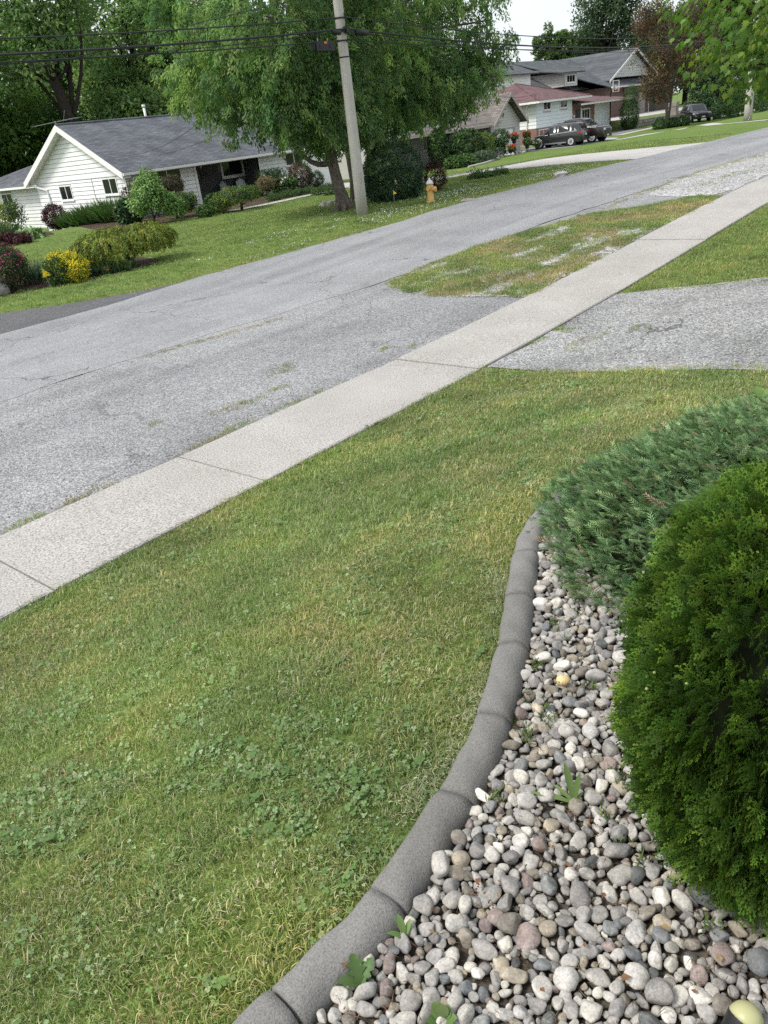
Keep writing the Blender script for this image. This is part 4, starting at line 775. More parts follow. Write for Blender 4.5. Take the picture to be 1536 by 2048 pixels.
p = A(1440, 60, 118); wood_tree('dark purple leaved tree behind the black car', p.x, p.y, 17, 5.5, 52, [((.030, .016, .020), 4), ((.045, .022, .026), 3), ((.020, .020, .016), 2)], 'purple_tree', 1000, L=.34, W=.22, zlow=1.5)
for k, (px, D, h, lab) in enumerate([(1405, 112, 6.5, 'dark narrow conifer right behind the black car'), (1435, 108, 7., 'dark conifer between the black car and the maple leaves'), (1475, 114, 7.5, 'dark conifer behind the round clipped bush')]):
    q = A(px, 190, D); zb = gz(q.x, q.y); t = thing('dark_conifer', lab, 'tree', (q.x, q.y, zb), group='conifers by the black car'); mb = MB(); mb.tube([(q.x, q.y, zb-.1), (q.x, q.y, zb+h*.8)], [.14, .04], 7); mb.build('trunk', 'barkdark', t)
    foliage(t, [((q.x, q.y, zb+h*(.12+.17*j)), (1.9-.36*j, 1.9-.36*j, h*.16)) for j in range(5)], 300, 16, .3, .12, DARKG, 'conifer', .3, .35)
for k, (px, D, h, R_t, lab) in enumerate([(1300, 150, 13, 6, 'dark green tree behind the slate roofed house gable'), (1370, 145, 15, 6.5, 'dark green tree filling the skyline behind the bronze tree'), (1500, 140, 15, 7, 'dark green tree behind the maple leaves at the right edge'), (1580, 120, 14, 7, 'dark tree beyond the far pole just past the right edge')]):
    q = A(px, 190, D); wood_tree(lab, q.x, q.y, h, R_t, 60+k, DARKG+WOODS, 'background_tree', 700, L=.45, W=.28, zlow=.2, group='trees on the right skyline')
# near maple whose branches reach in from the right
mO = Vector((13.2, 2.75, gz(13.2, 2.75)-.05)); t = thing('maple_tree', 'yellow green maple reaching in at the upper right with large lobed leaves', 'tree', mO); mb = MB()
mb.tube([mO, mO+Vector((0, 0, 1)), mO+Vector((.05, 0, 2)), mO+Vector((0, .1, 3.2)), mO+Vector((.1, .1, 6))], [.22, .17, .15, .12, .04], 10)
BM = [((mO.x-1.5, mO.y+.1, 3.95), (2.15, 2.0, 1.35)), ((mO.x-.2, mO.y, 5.0), (2.6, 2.4, 2.0)), ((mO.x+1.2, mO.y-.8, 4.2), (2.2, 2.0, 1.5)), ((mO.x-.5, mO.y-1.6, 4.0), (2.0, 1.6, 1.3)), ((mO.x-.6, mO.y+.5, 3.2), (1.5, 1.3, .7))]
tips = []
for k in range(46):
    c, r = BM[k % 5]; v = sph(1)[0]; q = Vector((c[0]+v[0]*r[0]*.85, c[1]+v[1]*r[1]*.85, c[2]+v[2]*r[2]*.8)); bough(mb, mO+Vector((0, 0, rnd.uniform(2.0, 3.6))), q, .035, .006, .08, 6, 5)
mb.build('trunk', 'barkdark', t, True)
ml = [(0, 0), (.10, .12), (.38, .05), (.30, .22), (.52, .40), (.30, .44), (.34, .62), (.16, .58), (.0, 1.0)]
half = ml+[(-x, y) for x, y in reversed(ml[1:-1])]
PVm = np.array([(0, .4, .03)]+[(x, y, -.16*abs(x)-.10*(y-.4)**2) for x, y in half]); PFm = np.array([(0, 1+i, 1+(i+1) % len(half)) for i in range(len(half))])
ncl = 2600; bi = RNG.choice(5, ncl, p=[.38, .2, .12, .15, .15]); dd = sph(ncl); cen = np.array([b[0] for b in BM])[bi]+dd*np.array([b[1] for b in BM])[bi]*(.45+.55*RNG.random(ncl))[:, None]
n = ncl*4; ci = np.repeat(np.arange(ncl), 4); pos = cen[ci]+sph(n)*.14; ax = unit(dd[ci]*.45+np.array([0, 0, -.75])+sph(n)*.45); nr = unit(dd[ci]*.7+np.array([0, 0, .6])+sph(n)*.4)
V, F, T = bake(PVm, PFm, frames(ax, nr), pos, .070+.045*RNG.random(n), np.clip(pick(MAPLE, ncl, .12)[ci]*(1+RNG.normal(0, .1, (n, 1))), .004, .9))
addobj('crown', npmesh('crown', V-off_(t), F, 'leaf', T), t)

def shrub(name, label, loc, blobs, ncl, per, L, W, pal, mat='leafd', stems=None, group=None, core=.8, droop=.1, cr=.12, cat='shrub', strand=0., shell=.8, flowers=None, var=.14, z_off=None, keep=None):
    loc = Vector(loc); t = thing(name, label, cat, loc, group=group)
    B = [((loc.x+c[0], loc.y+c[1], loc.z+c[2]), r) for c, r in blobs]
    if stems is None: stems = [((0, 0, -.05), (0, 0, max(.1, blobs[0][0][2])), .04)]
    mb = MB()
    for a, b, r in stems: bough(mb, loc+Vector(a), loc+Vector(b), r, r*.6, .12, 5, 6)
    mb.build('stem', 'barkdark', t, True)
    foliage(t, B, ncl, per, L, W, pal, mat, droop, cr, shell, strand, core=core, name='foliage', var=var, keep=keep)
    if flowers:
        fp, num, size = flowers; bi = RNG.integers(0, len(B), num); d = sph(num); d[:, 2] = np.abs(d[:, 2])*.9+.05; d = unit(d)
        pos = np.array([B[i][0] for i in bi])+d*np.array([B[i][1] for i in bi])*1.02
        m2 = num*7; ci = np.repeat(np.arange(num), 7); ax = unit(d[ci]*.5+sph(m2)*.9); V, F, T = leaves(pos[ci]+d[ci]*.01, ax, unit(d[ci]+sph(m2)*.3), np.full(m2, size), np.full(m2, size*.8), pick(fp, num, .12)[ci])
        addobj('flowers', npmesh('flowers', V-off_(t), F, 'petal', T), t)
    return t
GOLD = [((.190, .225, .034), 3), ((.135, .175, .030), 4), ((.090, .125, .026), 3)]
BOX = [((.024, .055, .016), 4), ((.038, .075, .020), 3)]
YEL = [((.48, .40, .02), 4), ((.34, .34, .03), 3), ((.10, .15, .03), 2)]
BURG = [((.045, .016, .020), 4), ((.070, .022, .026), 2), ((.025, .020, .018), 2)]
BRONZE = [((.060, .050, .028), 3), ((.085, .055, .040), 2), ((.035, .045, .020), 3)]
MID = [((.045, .090, .024), 3), ((.070, .125, .030), 3), ((.030, .065, .020), 2)]
BLUEG = [((.055, .085, .055), 3), ((.085, .12, .075), 2), ((.035, .062, .040), 2)]
# weeping thread-leaf cypress
c0 = G(262, 533)
shrub('weeping_cypress', 'wide weeping golden green cypress on a dark crooked trunk in the roadside bed', c0, [((-.30, .22, .74), (.95, .85, .36)), ((.45, -.18, .82), (.78, .7, .29)), ((-.78, .6, .58), (.55, .5, .32)), ((.85, -.38, .74), (.42, .42, .20))], 1500, 30, .065, .016, GOLD, 'conifer',
      [((0, 0, -.05), (-.02, .05, .75), .09), ((.02, 0, .12), (.55, -.22, .62), .05), ((0, 0, .4), (-.5, .4, .72), .06)], None, .5, 1.2, .12, 'shrub', .24, .72, keep=lambda c: (c[:, 2] > c0.z+.62-.35*ssm(c0.x-.1, c0.x-.7, c[:, 0])))
c0 = G(138, 566)
def ykeep(c): return np.ones(len(c), bool)
eu = thing('variegated_euonymus', 'round clipped euonymus, half glossy dark green and half bright yellow, above the mulch', 'shrub', c0); mb = MB(); mb.tube([c0+Vector((0, 0, -.05)), c0+Vector((0, 0, .5))], .05, 6); mb.build('stem', 'barkdark', eu)
foliage(eu, [((c0.x-.13, c0.y+.08, c0.z+.34), (.42, .42, .38))], 420, 16, .042, .026, BOX+[((.10, .15, .03), 1)], 'leafd', .1, .09, .85, core=.85, name='green_foliage')
foliage(eu, [((c0.x+.17, c0.y-.15, c0.z+.35), (.37, .37, .35)), ((c0.x, c0.y+.08, c0.z+.55), (.38, .38, .22))], 460, 16, .042, .026, YEL, 'leafd', .1, .09, .88, core=.84, name='yellow_foliage')
c0 = G(8, 588)
shrub('pink_weigela', 'dense dark shrub speckled with pink flowers at the left edge', c0+Vector((0, .4, 0)), [((0, 0, .62), (.95, .85, .62))], 800, 16, .06, .034, DARKG+BRONZE, flowers=([((.30, .03, .10), 3), ((.42, .10, .20), 2)], 220, .035))
def boulder(name, label, loc, s, seed, mat='rock', group=None, cat='rock'):
    r = random.Random(seed); bm = bmesh.new(); bmesh.ops.create_icosphere(bm, subdivisions=2, radius=1)
    for v in bm.verts: f = 1+.22*math.sin(v.co.x*3+seed)*math.cos(v.co.y*2.6+seed*2)+.12*math.sin(v.co.z*5+seed)+r.uniform(-.05, .05); v.co = Vector((v.co.x*s[0], v.co.y*s[1], v.co.z*s[2]))*f
    me = bpy.data.meshes.new(name); bm.to_mesh(me); bm.free(); me.materials.append(MT[mat]); o = addobj(name, me); o.location = loc; o.rotation_euler = (0, 0, r.uniform(0, 6)); tag(o, label, cat, group); return o
p = G(4, 590); boulder('garden_rock', 'grey pitted rock in the mulch at the left edge below the pink flowered shrub', p+Vector((0, 0, .15)), (.26, .22, .28), 3)
def clump(name, label, loc, r, h, num, pal, w=.025, cat='plant', group=None, spread=.9, mat='leafd', flowers=None):
    """strap-leaved clump: long narrow leaves rising from the ground"""
    loc = Vector(loc); t = thing(name, label, cat, loc, group=group); a = RNG.random(num)*6.283; rr = r*np.sqrt(RNG.random(num))*.6
    pos = np.stack([loc.x+np.cos(a)*rr, loc.y+np.sin(a)*rr, np.full(num, loc.z)], 1); ax = unit(np.stack([np.cos(a)*spread*rr/r*1.6+RNG.normal(0, .25, num), np.sin(a)*spread*rr/r*1.6+RNG.normal(0, .25, num), np.ones(num)], 1))
    nr = unit(sph(num)+np.stack([np.cos(a), np.sin(a), np.full(num, .6)], 1)); s = .6+.6*RNG.random(num); V, F, T = leaves(pos, ax, nr, h*s, np.full(num, w*1.6), pick(pal, num))
    addobj('leaves', npmesh('leaves', V-off_(t), F, mat, T), t)
    if flowers:
        col, m, sz = flowers; q = pos[:m]+ax[:m]*(h*.95); k = np.repeat(np.arange(m), 6); V, F, T = leaves(q[k], sph(m*6), sph(m*6), np.full(m*6, sz), np.full(m*6, sz*.8), np.tile(np.array([col]), (m*6, 1)))
        addobj('flowers', npmesh('flowers', V-off_(t), F, 'petal', T), t)
    return t
clump('lavender_clump', 'grey green clump with thin blue flowering stalks beside the yellow flag', G(72, 566), .5, .62, 420, BLUEG, .016, flowers=((.22, .12, .30), 14, .03))
clump('iris_clump', 'pale strap leaved plants under the weeping cypress, left of its trunk', G(205, 548), .55, .42, 420, BLUEG+MID, .02)
clump('iris_clump', 'grassy plants spreading right below the weeping cypress trunk', G(248, 540), .5, .3, 300, BLUEG+MID, .02)
clump('marigold', 'single orange marigold in front of the weeping cypress bed', G(218, 549), .08, .2, 24, MID, .02, flowers=((.75, .16, .01), 3, .045))
# plants by the bungalow
p = G(8, 470); shrub('golden_shrub', 'bright yellow green shrub at the left edge in front of the rear wing', p+Vector((0, 0, .0)), [((0, 0, 1.0), (1.0, .9, .75)), ((.5, -.3, 1.25), (.55, .5, .5))], 420, 14, .09, .05, [((.26, .27, .03), 3), ((.16, .2, .03), 3)], core=.7)
p = G(42, 472); shrub('thin_shrub', 'thin airy shrub with pale green leaves on bare stems before the wing wall', p, [((0, 0, 1.45), (.75, .6, .6)), ((.3, 0, .9), (.4, .4, .3))], 90, 12, .10, .07, BLUEG+MID, stems=[((-.1, 0, 0), (-.3, 0, 1.5), .02), ((0, 0, 0), (.1, 0, 1.6), .02), ((.1, 0, 0), (.5, 0, 1.4), .02)], core=0, cr=.2, shell=.3)
p = G(120, 458); shrub('burgundy_shrub', 'dark burgundy leaved upright shrub under the downspout', (23.0, 42.9, gz(23.0, 42.9)), [((0, 0, .7), (.62, .55, .62))], 330, 14, .09, .045, BURG, core=.6, cr=.16)
p = G(62, 478); shrub('hosta', 'low hosta with white edged leaves at the corner bed', p, [((0, 0, .14), (.6, .5, .22))], 130, 9, .17, .10, [((.28, .36, .20), 2), ((.09, .15, .06), 3)], core=.5, cat='plant')
p = G(18, 490); shrub('purple_heuchera', 'low dark purple plant in the corner bed at the left edge', p, [((0, 0, .18), (.7, .5, .26))], 160, 10, .12, .09, BURG, core=.7, cat='plant')
p = G(48, 487); shrub('purple_heuchera', 'small reddish purple plant at the tip of the corner bed', p, [((0, 0, .15), (.4, .35, .2))], 90, 10, .11, .08, BURG, core=.7, cat='plant')
p = G(20, 478); clump('iris_clump', 'tall grassy leaves behind the purple plants in the corner bed', p+Vector((.5, 1.2, 0)), .9, .7, 380, BLUEG+MID, .035)
for k, (x, y, lab) in enumerate([(23.3, 41.8, 'leftmost clump of the daylily row below the gable windows'), (23.2, 40.3, 'second daylily clump from the burgundy shrub'), (23.1, 38.9, 'third daylily clump from the burgundy shrub'), (23.1, 37.5, 'daylily clump nearest the house corner')]):
    clump('daylily_clump', lab, (x, y, gz(x, y)), .85, .85+.1*k, 460, MID, .045, group='daylilies along the gable wall')
p = Vector((24.4, 35.2, 0)); shrub('bronze_tree', 'rounded bronze leaved small tree behind the pale green maple', p, [((-.85, .6, 1.15), (.6, .55, .45)), ((.9, -.3, 1.35), (.6, .5, .45)), ((0, 0, 1.3), (.7, .6, .45))], 520, 14, .085, .05, BRONZE, stems=[((0, 0, -.05), (-.4, .2, 1.1), .06), ((0, 0, .4), (.7, -.2, 1.2), .05)], core=.7, cat='tree')
p = G(312, 449); shrub('young_maple', 'pale green young maple with lacy leaves in front of the house corner', p, [((0, 0, 1.35), (.72, .7, .65)), ((-.4, .25, .95), (.5, .5, .42)), ((.5, -.3, .9), (.55, .5, .4)), ((.12, 0, 1.95), (.4, .4, .4)), ((.95, -.45, .6), (.45, .4, .3))], 560, 14, .12, .06, [((.19, .29, .10), 3), ((.14, .24, .075), 4), ((.09, .17, .05), 2)], stems=[((0, 0, -.05), (0, 0, 1.4), .05), ((0, 0, .3), (.5, -.3, .9), .03), ((0, 0, .4), (-.4, .25, .9), .03)], core=0, cr=.22, shell=.4, cat='tree', droop=.4)
p = G(262, 447); shrub('dark_shrub', 'dark glossy shrub at the house corner left of the pale maple', p, [((0, 0, .5), (.65, .6, .55))], 260, 12, .13, .08, DARKG, core=.8)
p = G(362, 436); shrub('pruned_juniper', 'spreading olive juniper with bare stems left of the porch', p, [((0, 0, .62), (.95, .8, .34)), ((.3, -.1, .82), (.6, .5, .25))], 560, 16, .07, .03, GOLD+DARKG+DARKG, 'conifer', [((-.15, 0, -.05), (-.5, 0, .8), .05), ((0, 0, -.05), (.1, 0, .8), .05), ((.1, 0, -.05), (.6, 0, .8), .04)], core=.75)
p = G(484, 421); shrub('pruned_juniper', 'flat topped olive juniper on a short trunk in front of the porch chairs', p, [((-.1, 0, .70), (1.15, .9, .34)), ((-.85, .4, .45), (.6, .5, .32)), ((.6, -.1, .70), (.6, .5, .24))], 660, 16, .07, .03, GOLD+MID+DARKG, 'conifer', [((0, 0, -.05), (.0, 0, .7), .08), ((0, 0, .15), (.5, 0, .6), .05)], core=.75)
p = G(433, 425); shrub('hydrangea', 'dark green leafy bush between the two olive junipers', p, [((0, 0, .38), (.5, .48, .40))], 240, 12, .12, .075, DARKG+MID, core=.8)
p = G(413, 434); shrub('small_bush', 'small bright green bush at the edge of the front bed', p, [((0, 0, .22), (.38, .36, .26))], 130, 12, .09, .05, MID, core=.8)
p = Vector((32.6, 35.6, 0)); t = thing('box_hedge', 'square clipped dark boxwood hedge right of the porch', 'hedge', p); mb = MB(); mb.tube([p+Vector((0, 0, -.05)), p+Vector((0, 0, .6))], .05, 6); mb.build('stem', 'barkdark', t)
foliage(t, [((p.x+a, p.y+b, .62+c), (.42, .42, .40)) for a in (-.4, .1, .55) for b in (-.15, .3) for c in (0, .35)], 900, 14, .055, .035, BOX, 'leafd', .1, .08, .9, core=.9, name='foliage')
p = Vector((32.4, 34.2, 0)); shrub('peony_bush', 'peony bush with large pink and white blooms below the boxwood hedge', p, [((0, 0, .42), (.72, .62, .48))], 260, 12, .13, .06, MID+DARKG, core=.75, flowers=([((.75, .45, .52), 3), ((.82, .78, .74), 3)], 15, .085), cat='plant')
p = Vector((34.4, 35.0, 0)); shrub('pink_tipped_shrub', 'round bronze shrub with pinkish tips before the white garage door', p, [((0, 0, .75), (.72, .68, .76))], 520, 14, .07, .042, BRONZE+[((.24, .15, .12), 1)], core=.85)
p = Vector((35.6, 34.9, 0)); shrub('pale_bush', 'pale green small bush right of the bronze shrub', p, [((0, 0, .45), (.4, .4, .45))], 150, 12, .08, .05, BLUEG+MID, core=.7)
for k, (px, py, lab) in enumerate([(548, 402, 'low boxwood mound nearest the porch along the house path'), (573, 396, 'second low boxwood mound from the porch'), (597, 391, 'third low boxwood mound from the porch'), (618, 387, 'fourth low boxwood mound from the porch'), (637, 390, 'low boxwood mound on the lawn side of the house path'), (657, 381, 'low boxwood mound just left of the largest tree trunk'), (662, 390, 'low boxwood mound touching the largest tree trunk')]):
    p = G(px, py); shrub('boxwood_mound', lab, p, [((0, 0, .14), (.36, .34, .2))], 150, 12, .05, .03, MID+BOX, core=.85, group='low boxwood mounds')
p = Vector((31.3, 34.6, 0)); shrub('brown_shrub', 'thin brownish twiggy shrub at the porch corner', p, [((0, 0, .75), (.6, .5, .3))], 130, 12, .08, .04, [((.16, .11, .06), 3), ((.10, .10, .05), 2)], core=.4)
# the big yew, barberry and roadside bits
p = G(800, 402); shrub('clipped_yew', 'large round clipped dark green yew beside the hydrant', p+Vector((.45, .55, -.05)), [((0, 0, .95), (1.10, 1.05, .98)), ((0, 0, .5), (1.08, 1.0, .6))], 1700, 20, .06, .022, [((.020, .048, .022), 4), ((.034, .070, .030), 3), ((.055, .095, .04), 1)], 'conifer', core=.88, cr=.1, shell=.88)
p = G(768, 372); shrub('round_bush', 'yellow green round bush peeping out behind the big yew', p+Vector((-3.5, -3.0, .3)), [((0, 0, .8), (.9, .8, .85))], 380, 14, .08, .05, MID, core=.85)
p = G(872, 383); shrub('barberry', 'small burgundy barberry bush right behind the hydrant', p, [((.1, .1, .5), (.42, .40, .50))], 230, 14, .06, .03, BURG, core=.7)
for k, (px, py, lab) in enumerate([(955, 357, 'leftmost low green plant in the lawn strip beyond the hydrant'), (978, 355, 'low green plant second from left in the lawn strip'), (1000, 350, 'rightmost low green plant in the lawn strip')]):
    shrub('low_plant', lab, G(px, py), [((0, 0, .08), (.42, .32, .15))], 110, 12, .07, .035, MID, core=.7, cat='plant', group='low plants in the far lawn')
clump('seed_stalks', 'few thin stalks with dark seed heads among the low plants', G(965, 357), .4, .5, 8, BRONZE, .02, flowers=((.06, .04, .05), 5, .06))
# plants at the grey house
def h2shrub(px, py, name, lab, blobs, *a, **k): p = A(px, py, 66); return shrub(name, lab, (p.x, p.y-1.2, gz(p.x, p.y-1.2)), blobs, *a, **k)
shrub('rhododendron', 'large dark leafy shrub left of the grey house porch', (52.6, 35.6, -.3), [((0, 0, 1.1), (1.6, 1.2, 1.15)), ((-.7, 0, .7), (1.2, 1., .8))], 700, 14, .14, .08, DARKG+MID, core=.8)
shrub('yellow_green_bush', 'olive yellow bush between the dark shrub and the white porch post', (54.3, 35.2, -.3), [((0, 0, .95), (.85, .8, .95))], 420, 14, .09, .04, GOLD+MID, core=.8)
shrub('climbing_rose', 'dark climbing bush trained up beside the white garage door', (57.2, 35.6, -.3), [((0, 0, 1.25), (.85, .7, .6)), ((-.3, 0, .4), (.6, .55, .65))], 420, 14, .10, .06, DARKG+MID, core=.75)
shrub('blue_green_shrub', 'low blue green ground shrub in front of the dark leafy shrub', (51.5, 33.6, -.3), [((0, 0, .3), (1.6, .8, .42))], 380, 14, .09, .04, BLUEG, core=.75)
shrub('hosta', 'leafy low plants at the left end of the grey house bed', (48.2, 33.2, -.3), [((0, 0, .3), (1.6, .8, .42))], 300, 12, .16, .10, MID, core=.75, cat='plant')
shrub('climbing_shrub', 'tall thin dark bush under the drooping street tree before the grey wall', (49.5, 36.0, -.3), [((0, 0, 1.3), (.8, .7, 1.3))], 420, 14, .12, .07, DARKG+MID, core=.75)
def pot(lab, loc, h, petal, group='flower pots by the garage', hang=0):
    loc = Vector(loc); t = thing('flower_pot', lab, 'flower pot', loc, group=group); mb = MB(); z = hang
    if hang: mb.tube([loc, loc+Vector((0, 0, hang+.02))], .02, 5)
    mb.lathe(loc+Vector((0, 0, z)), [(.13, 0), (.2, .32), (.22, .32), (.22, .36), (.18, .36), (.17, .3)], 12); mb.build('pot', 'terracotta', t)
    foliage(t, [((loc.x, loc.y, loc.z+z+.48), (.32, .32, .22))], 60, 10, .10, .07, MID, 'leafd', .1, .1, .6, core=.5, name='foliage')
    d = sph(26); d[:, 2] = abs(d[:, 2]); q = np.array(loc)+np.array([0, 0, z+.52])+d*np.array([.34, .34, .27]); k = np.repeat(np.arange(26), 6); V, F, T = leaves(q[k], sph(156), sph(156), np.full(156, .09), np.full(156, .08), np.tile(np.array([petal]), (156, 1)))
    addobj('flowers', npmesh('flowers', V-off_(t), F, 'petal', T), t)
pot('red geranium pot on the ground left of the garage door', (56.9, 34.4, -.3), .5, (.55, .06, .03)); pot('coral geranium pot on a stand before the garage door', (58.6, 35.2, -.3), .5, (.70, .13, .09), hang=.75)
pot('coral geranium pot on a stand right of the garage door', (60.9, 35.4, -.3), .5, (.70, .12, .07), hang=.7); pot('pot of white flowers right of the garage door', (61.2, 34.6, -.3), .5, (.75, .72, .62)); pot('pot of green plants in front of the garage door', (59.4, 34.5, -.3), .5, (.10, .16, .05), hang=.25)
for k in range(9):
    x = 54.6+k*.42; boulder('edging_stone', 'pale round stone edging the grey house bed', (x, 34.6-.08*k, -.22), (.17, .14, .13), k+10, 'rock', 'pale stones edging the grey house bed', 'stone')
mb = MB(); pts = [(47, 31.8), (49.5, 32.2), (52, 33.0), (54.3, 34.0)]; mb.tube([(x, y, gz(x, y)+.05) for x, y in pts], .07, 6); tag(mb.build('bed_edging', 'pole'), 'pale stone edging curving round the grey house bed', 'edging')
# shrubs on the right
p = Vector((83.9, 36.8, -.3)); shrub('upright_lilac', 'tall upright shrub right of the pale garage door of the red roofed house', p, [((0, 0, 1.5), (1.0, .9, 1.4)), ((.3, 0, 2.9), (.7, .7, 1.1)), ((.2, 0, .6), (.7, .7, .6))], 640, 14, .12, .06, MID+DARKG, stems=[((-.3, 0, -.05), (-.5, 0, 2.2), .05), ((0, 0, -.05), (.1, 0, 2.6), .05), ((.3, 0, -.05), (.6, 0, 2.2), .05)], core=.5, cr=.25)
for k, (dx, lab) in enumerate([(-1.3, 'leafy low bush left of the bronze tree trunk'), (.2, 'leafy low bush under the bronze tree trunk'), (1.7, 'leafy low bush right of the bronze tree trunk')]):
    shrub('low_bush', lab, pT+Vector((dx*.85, -.3-dx*.35, 0)), [((0, 0, .35), (.95, .7, .5))], 260, 12, .12, .06, MID+DARKG, core=.7, group='bushes under the bronze tree')
q = A(1478, 213, 92); zq = gz(q.x, q.y); shrub('round_bush', 'round clipped bush left of the far utility pole', (q.x, q.y, zq), [((0, 0, 1.0), (1.45, 1.3, 1.2))], 420, 14, .11, .06, MID, core=.85)
q = A(1448, 216, 95); shrub('low_hedge', 'low dark hedge between the round bush and the black car', (q.x, q.y, gz(q.x, q.y)), [((-.8, 0, .7), (1.5, 1.2, .9)), ((1, 0, .6), (1.3, 1.2, .8))], 420, 14, .12, .07, DARKG, core=.85, cat='hedge')
q = A(1530, 205, 100); shrub('low_hedge', 'dark hedge right of the far utility pole', (q.x, q.y, gz(q.x, q.y)), [((0, 0, .9), (2.6, 1.6, 1.3)), ((3, 0, .9), (2.6, 1.6, 1.3))], 520, 14, .14, .08, DARKG, core=.85, cat='hedge')

# ------------------------------------------------------------------ pole, cables, hydrant, flags, wall
PB = G(725, 430)
def lerp(a, b, t): return a+(b-a)*t
pole = thing('utility_pole', 'tapered concrete utility pole carrying cables in front of the big street trees', 'utility pole', PB)
mb = MB(); mb.tube([PB+Vector((0, 0, -.1+k*1.0)) for k in range(11)], [.185-.0085*k for k in range(11)], 16); mb.build('shaft', 'pole', pole, True)
for z in (5.69, 5.38, 5.13, 4.72): mb = MB(); mb.lathe((PB.x, PB.y, z-.02), [(.150, 0), (.150, .035)], 16); mb.build('band', 'black', pole)
mb = MB(); mb.box(PB.x-.06, PB.x+.06, PB.y-.28, PB.y-.12, 5.30, 5.46); mb.tube([PB+Vector((0, -.16, 5.0)), PB+Vector((.02, -.2, 5.2)), PB+Vector((-.02, -.2, 5.42))], .02, 5); mb.build('cable_bracket', 'black', pole)
for a, b, z in ((1.9, 2.15, .155), (.95, 1.25, .165)): mb = MB(); mb.box(PB.x+(.02 if a > 1.5 else -.1), PB.x+(.06 if a > 1.5 else -.07), PB.y-z-.02, PB.y-z+.03, PB.z+a, PB.z+b); mb.build('pole_tag', 'lens' if a > 1.5 else 'trimtan', pole)
def sagline(a, b, sag, n=28): a = Vector(a); b = Vector(b); return [a.lerp(b, t/n)-Vector((0, 0, sag*4*(t/n)*(1-t/n))) for t in range(n+1)]
YC = PB.y-.20
P2 = G(1495, 242)
def cable(lab, pts, r, name='overhead_cable', group=None): mb = MB(); mb.tube(pts, r, 5); return tag(mb.build(name, 'cable'), lab, 'cable', group)
xL = PB.x-37
for z0, zl, zr, r, lab, sg in ((5.69, 5.7, 5.95, .016, 'upper', .62), (5.40, 5.45, 5.55, .027, 'thick middle', .62), (5.13, 5.2, 5.3, .016, 'lower', .45), (5.34, 5.3, 5.45, .012, 'second lowest', .72)):
    cable(f'{lab} overhead cable running left from the pole across the woods', sagline((xL, YC-.02, zl), (PB.x-.02, YC, z0), sg), r)
    cable(f'{lab} overhead cable running right from the pole towards the far pole', sagline((PB.x+.02, YC, z0), (P2.x, P2.y-.2, zr), sg+.06), r)
cable('thin high wire rising past the pole top at upper left', [OY(x, y, YC) for x, y in ((-300, 210), (0, 152), (200, 103), (400, 45), (590, 0), (760, -45))], .009)
cable('thin power wire crossing the pale sky at the top right', sagline((PB.x, YC, 8.4), (P2.x, P2.y-.2, 7.9), .75), .012)
cable('second thin power wire just above the lower one at the top right', sagline((PB.x, YC+.1, 8.7), (P2.x, P2.y, 8.25), .75), .012)
cable('service wire from the pole sloping to the bungalow roof', sagline((PB.x, YC, 5.1), (26.0, 36.4, 2.75), .5), .009)
cable('second service wire from the pole sloping to the bungalow roof', sagline((PB.x-3, YC, 5.0), (24.6, 37.6, 2.95), .7), .009)
cable('service wire from the pole to the red roofed house', sagline((PB.x, YC, 5.3), (70.5, 39.6, 3.95), .9), .014); cable('second service wire from the pole to the red roofed house', sagline((PB.x, YC, 5.15), (69.6, 39.4, 3.8), 1.0), .014)
bx = thing('terminal_box', 'black cable terminal box with orange label hanging left of the pole', 'terminal box', (PB.x-1.05, YC, 4.86)); mb = MB()
mb.box(PB.x-1.42, PB.x-.68, YC-.09, YC+.09, 4.86, 5.10); mb.box(PB.x-1.50, PB.x-1.42, YC-.06, YC+.06, 4.90, 5.05); mb.build('case', 'black', bx)
mb = MB(); mb.box(PB.x-1.10, PB.x-.98, YC-.096, YC-.091, 5.03, 5.085); mb.build('label_plate', 'orange', bx)
for dx in (-1.25, -.85): mb = MB(); mb.lathe((PB.x+dx, YC-.10, 4.97), [(.05, 0), (.05, .012)], 12, axis='y'); mb.build('cover_ring', 'black', bx); mb = MB(); mb.tube([(PB.x+dx, YC, 5.1), (PB.x+dx, YC, 5.17)], .012, 5); mb.build('hanger', 'grey', bx)
for x0, x1, r, lab in ((PB.x-.62, PB.x-.24, .07, 'short black splice case on the thick cable left of the pole'), (PB.x+.38, PB.x+.95, .085, 'long black splice case on the thick cable right of the pole')):
    mb = MB(); mb.tube([(x0, YC, 5.32), (x0+.06, YC, 5.32), (x1-.06, YC, 5.31), (x1, YC, 5.31)], [r*.5, r, r, r*.5], 10); tag(mb.build('splice_case', 'black', None, True), lab, 'splice case')
far = thing('utility_pole', 'far concrete utility pole half hidden by the maple leaves', 'utility pole', P2); mb = MB(); mb.tube([P2+Vector((0, 0, -.1+k)) for k in range(11)], [.26-.011*k for k in range(11)], 14); mb.build('shaft', 'pole', far, True)
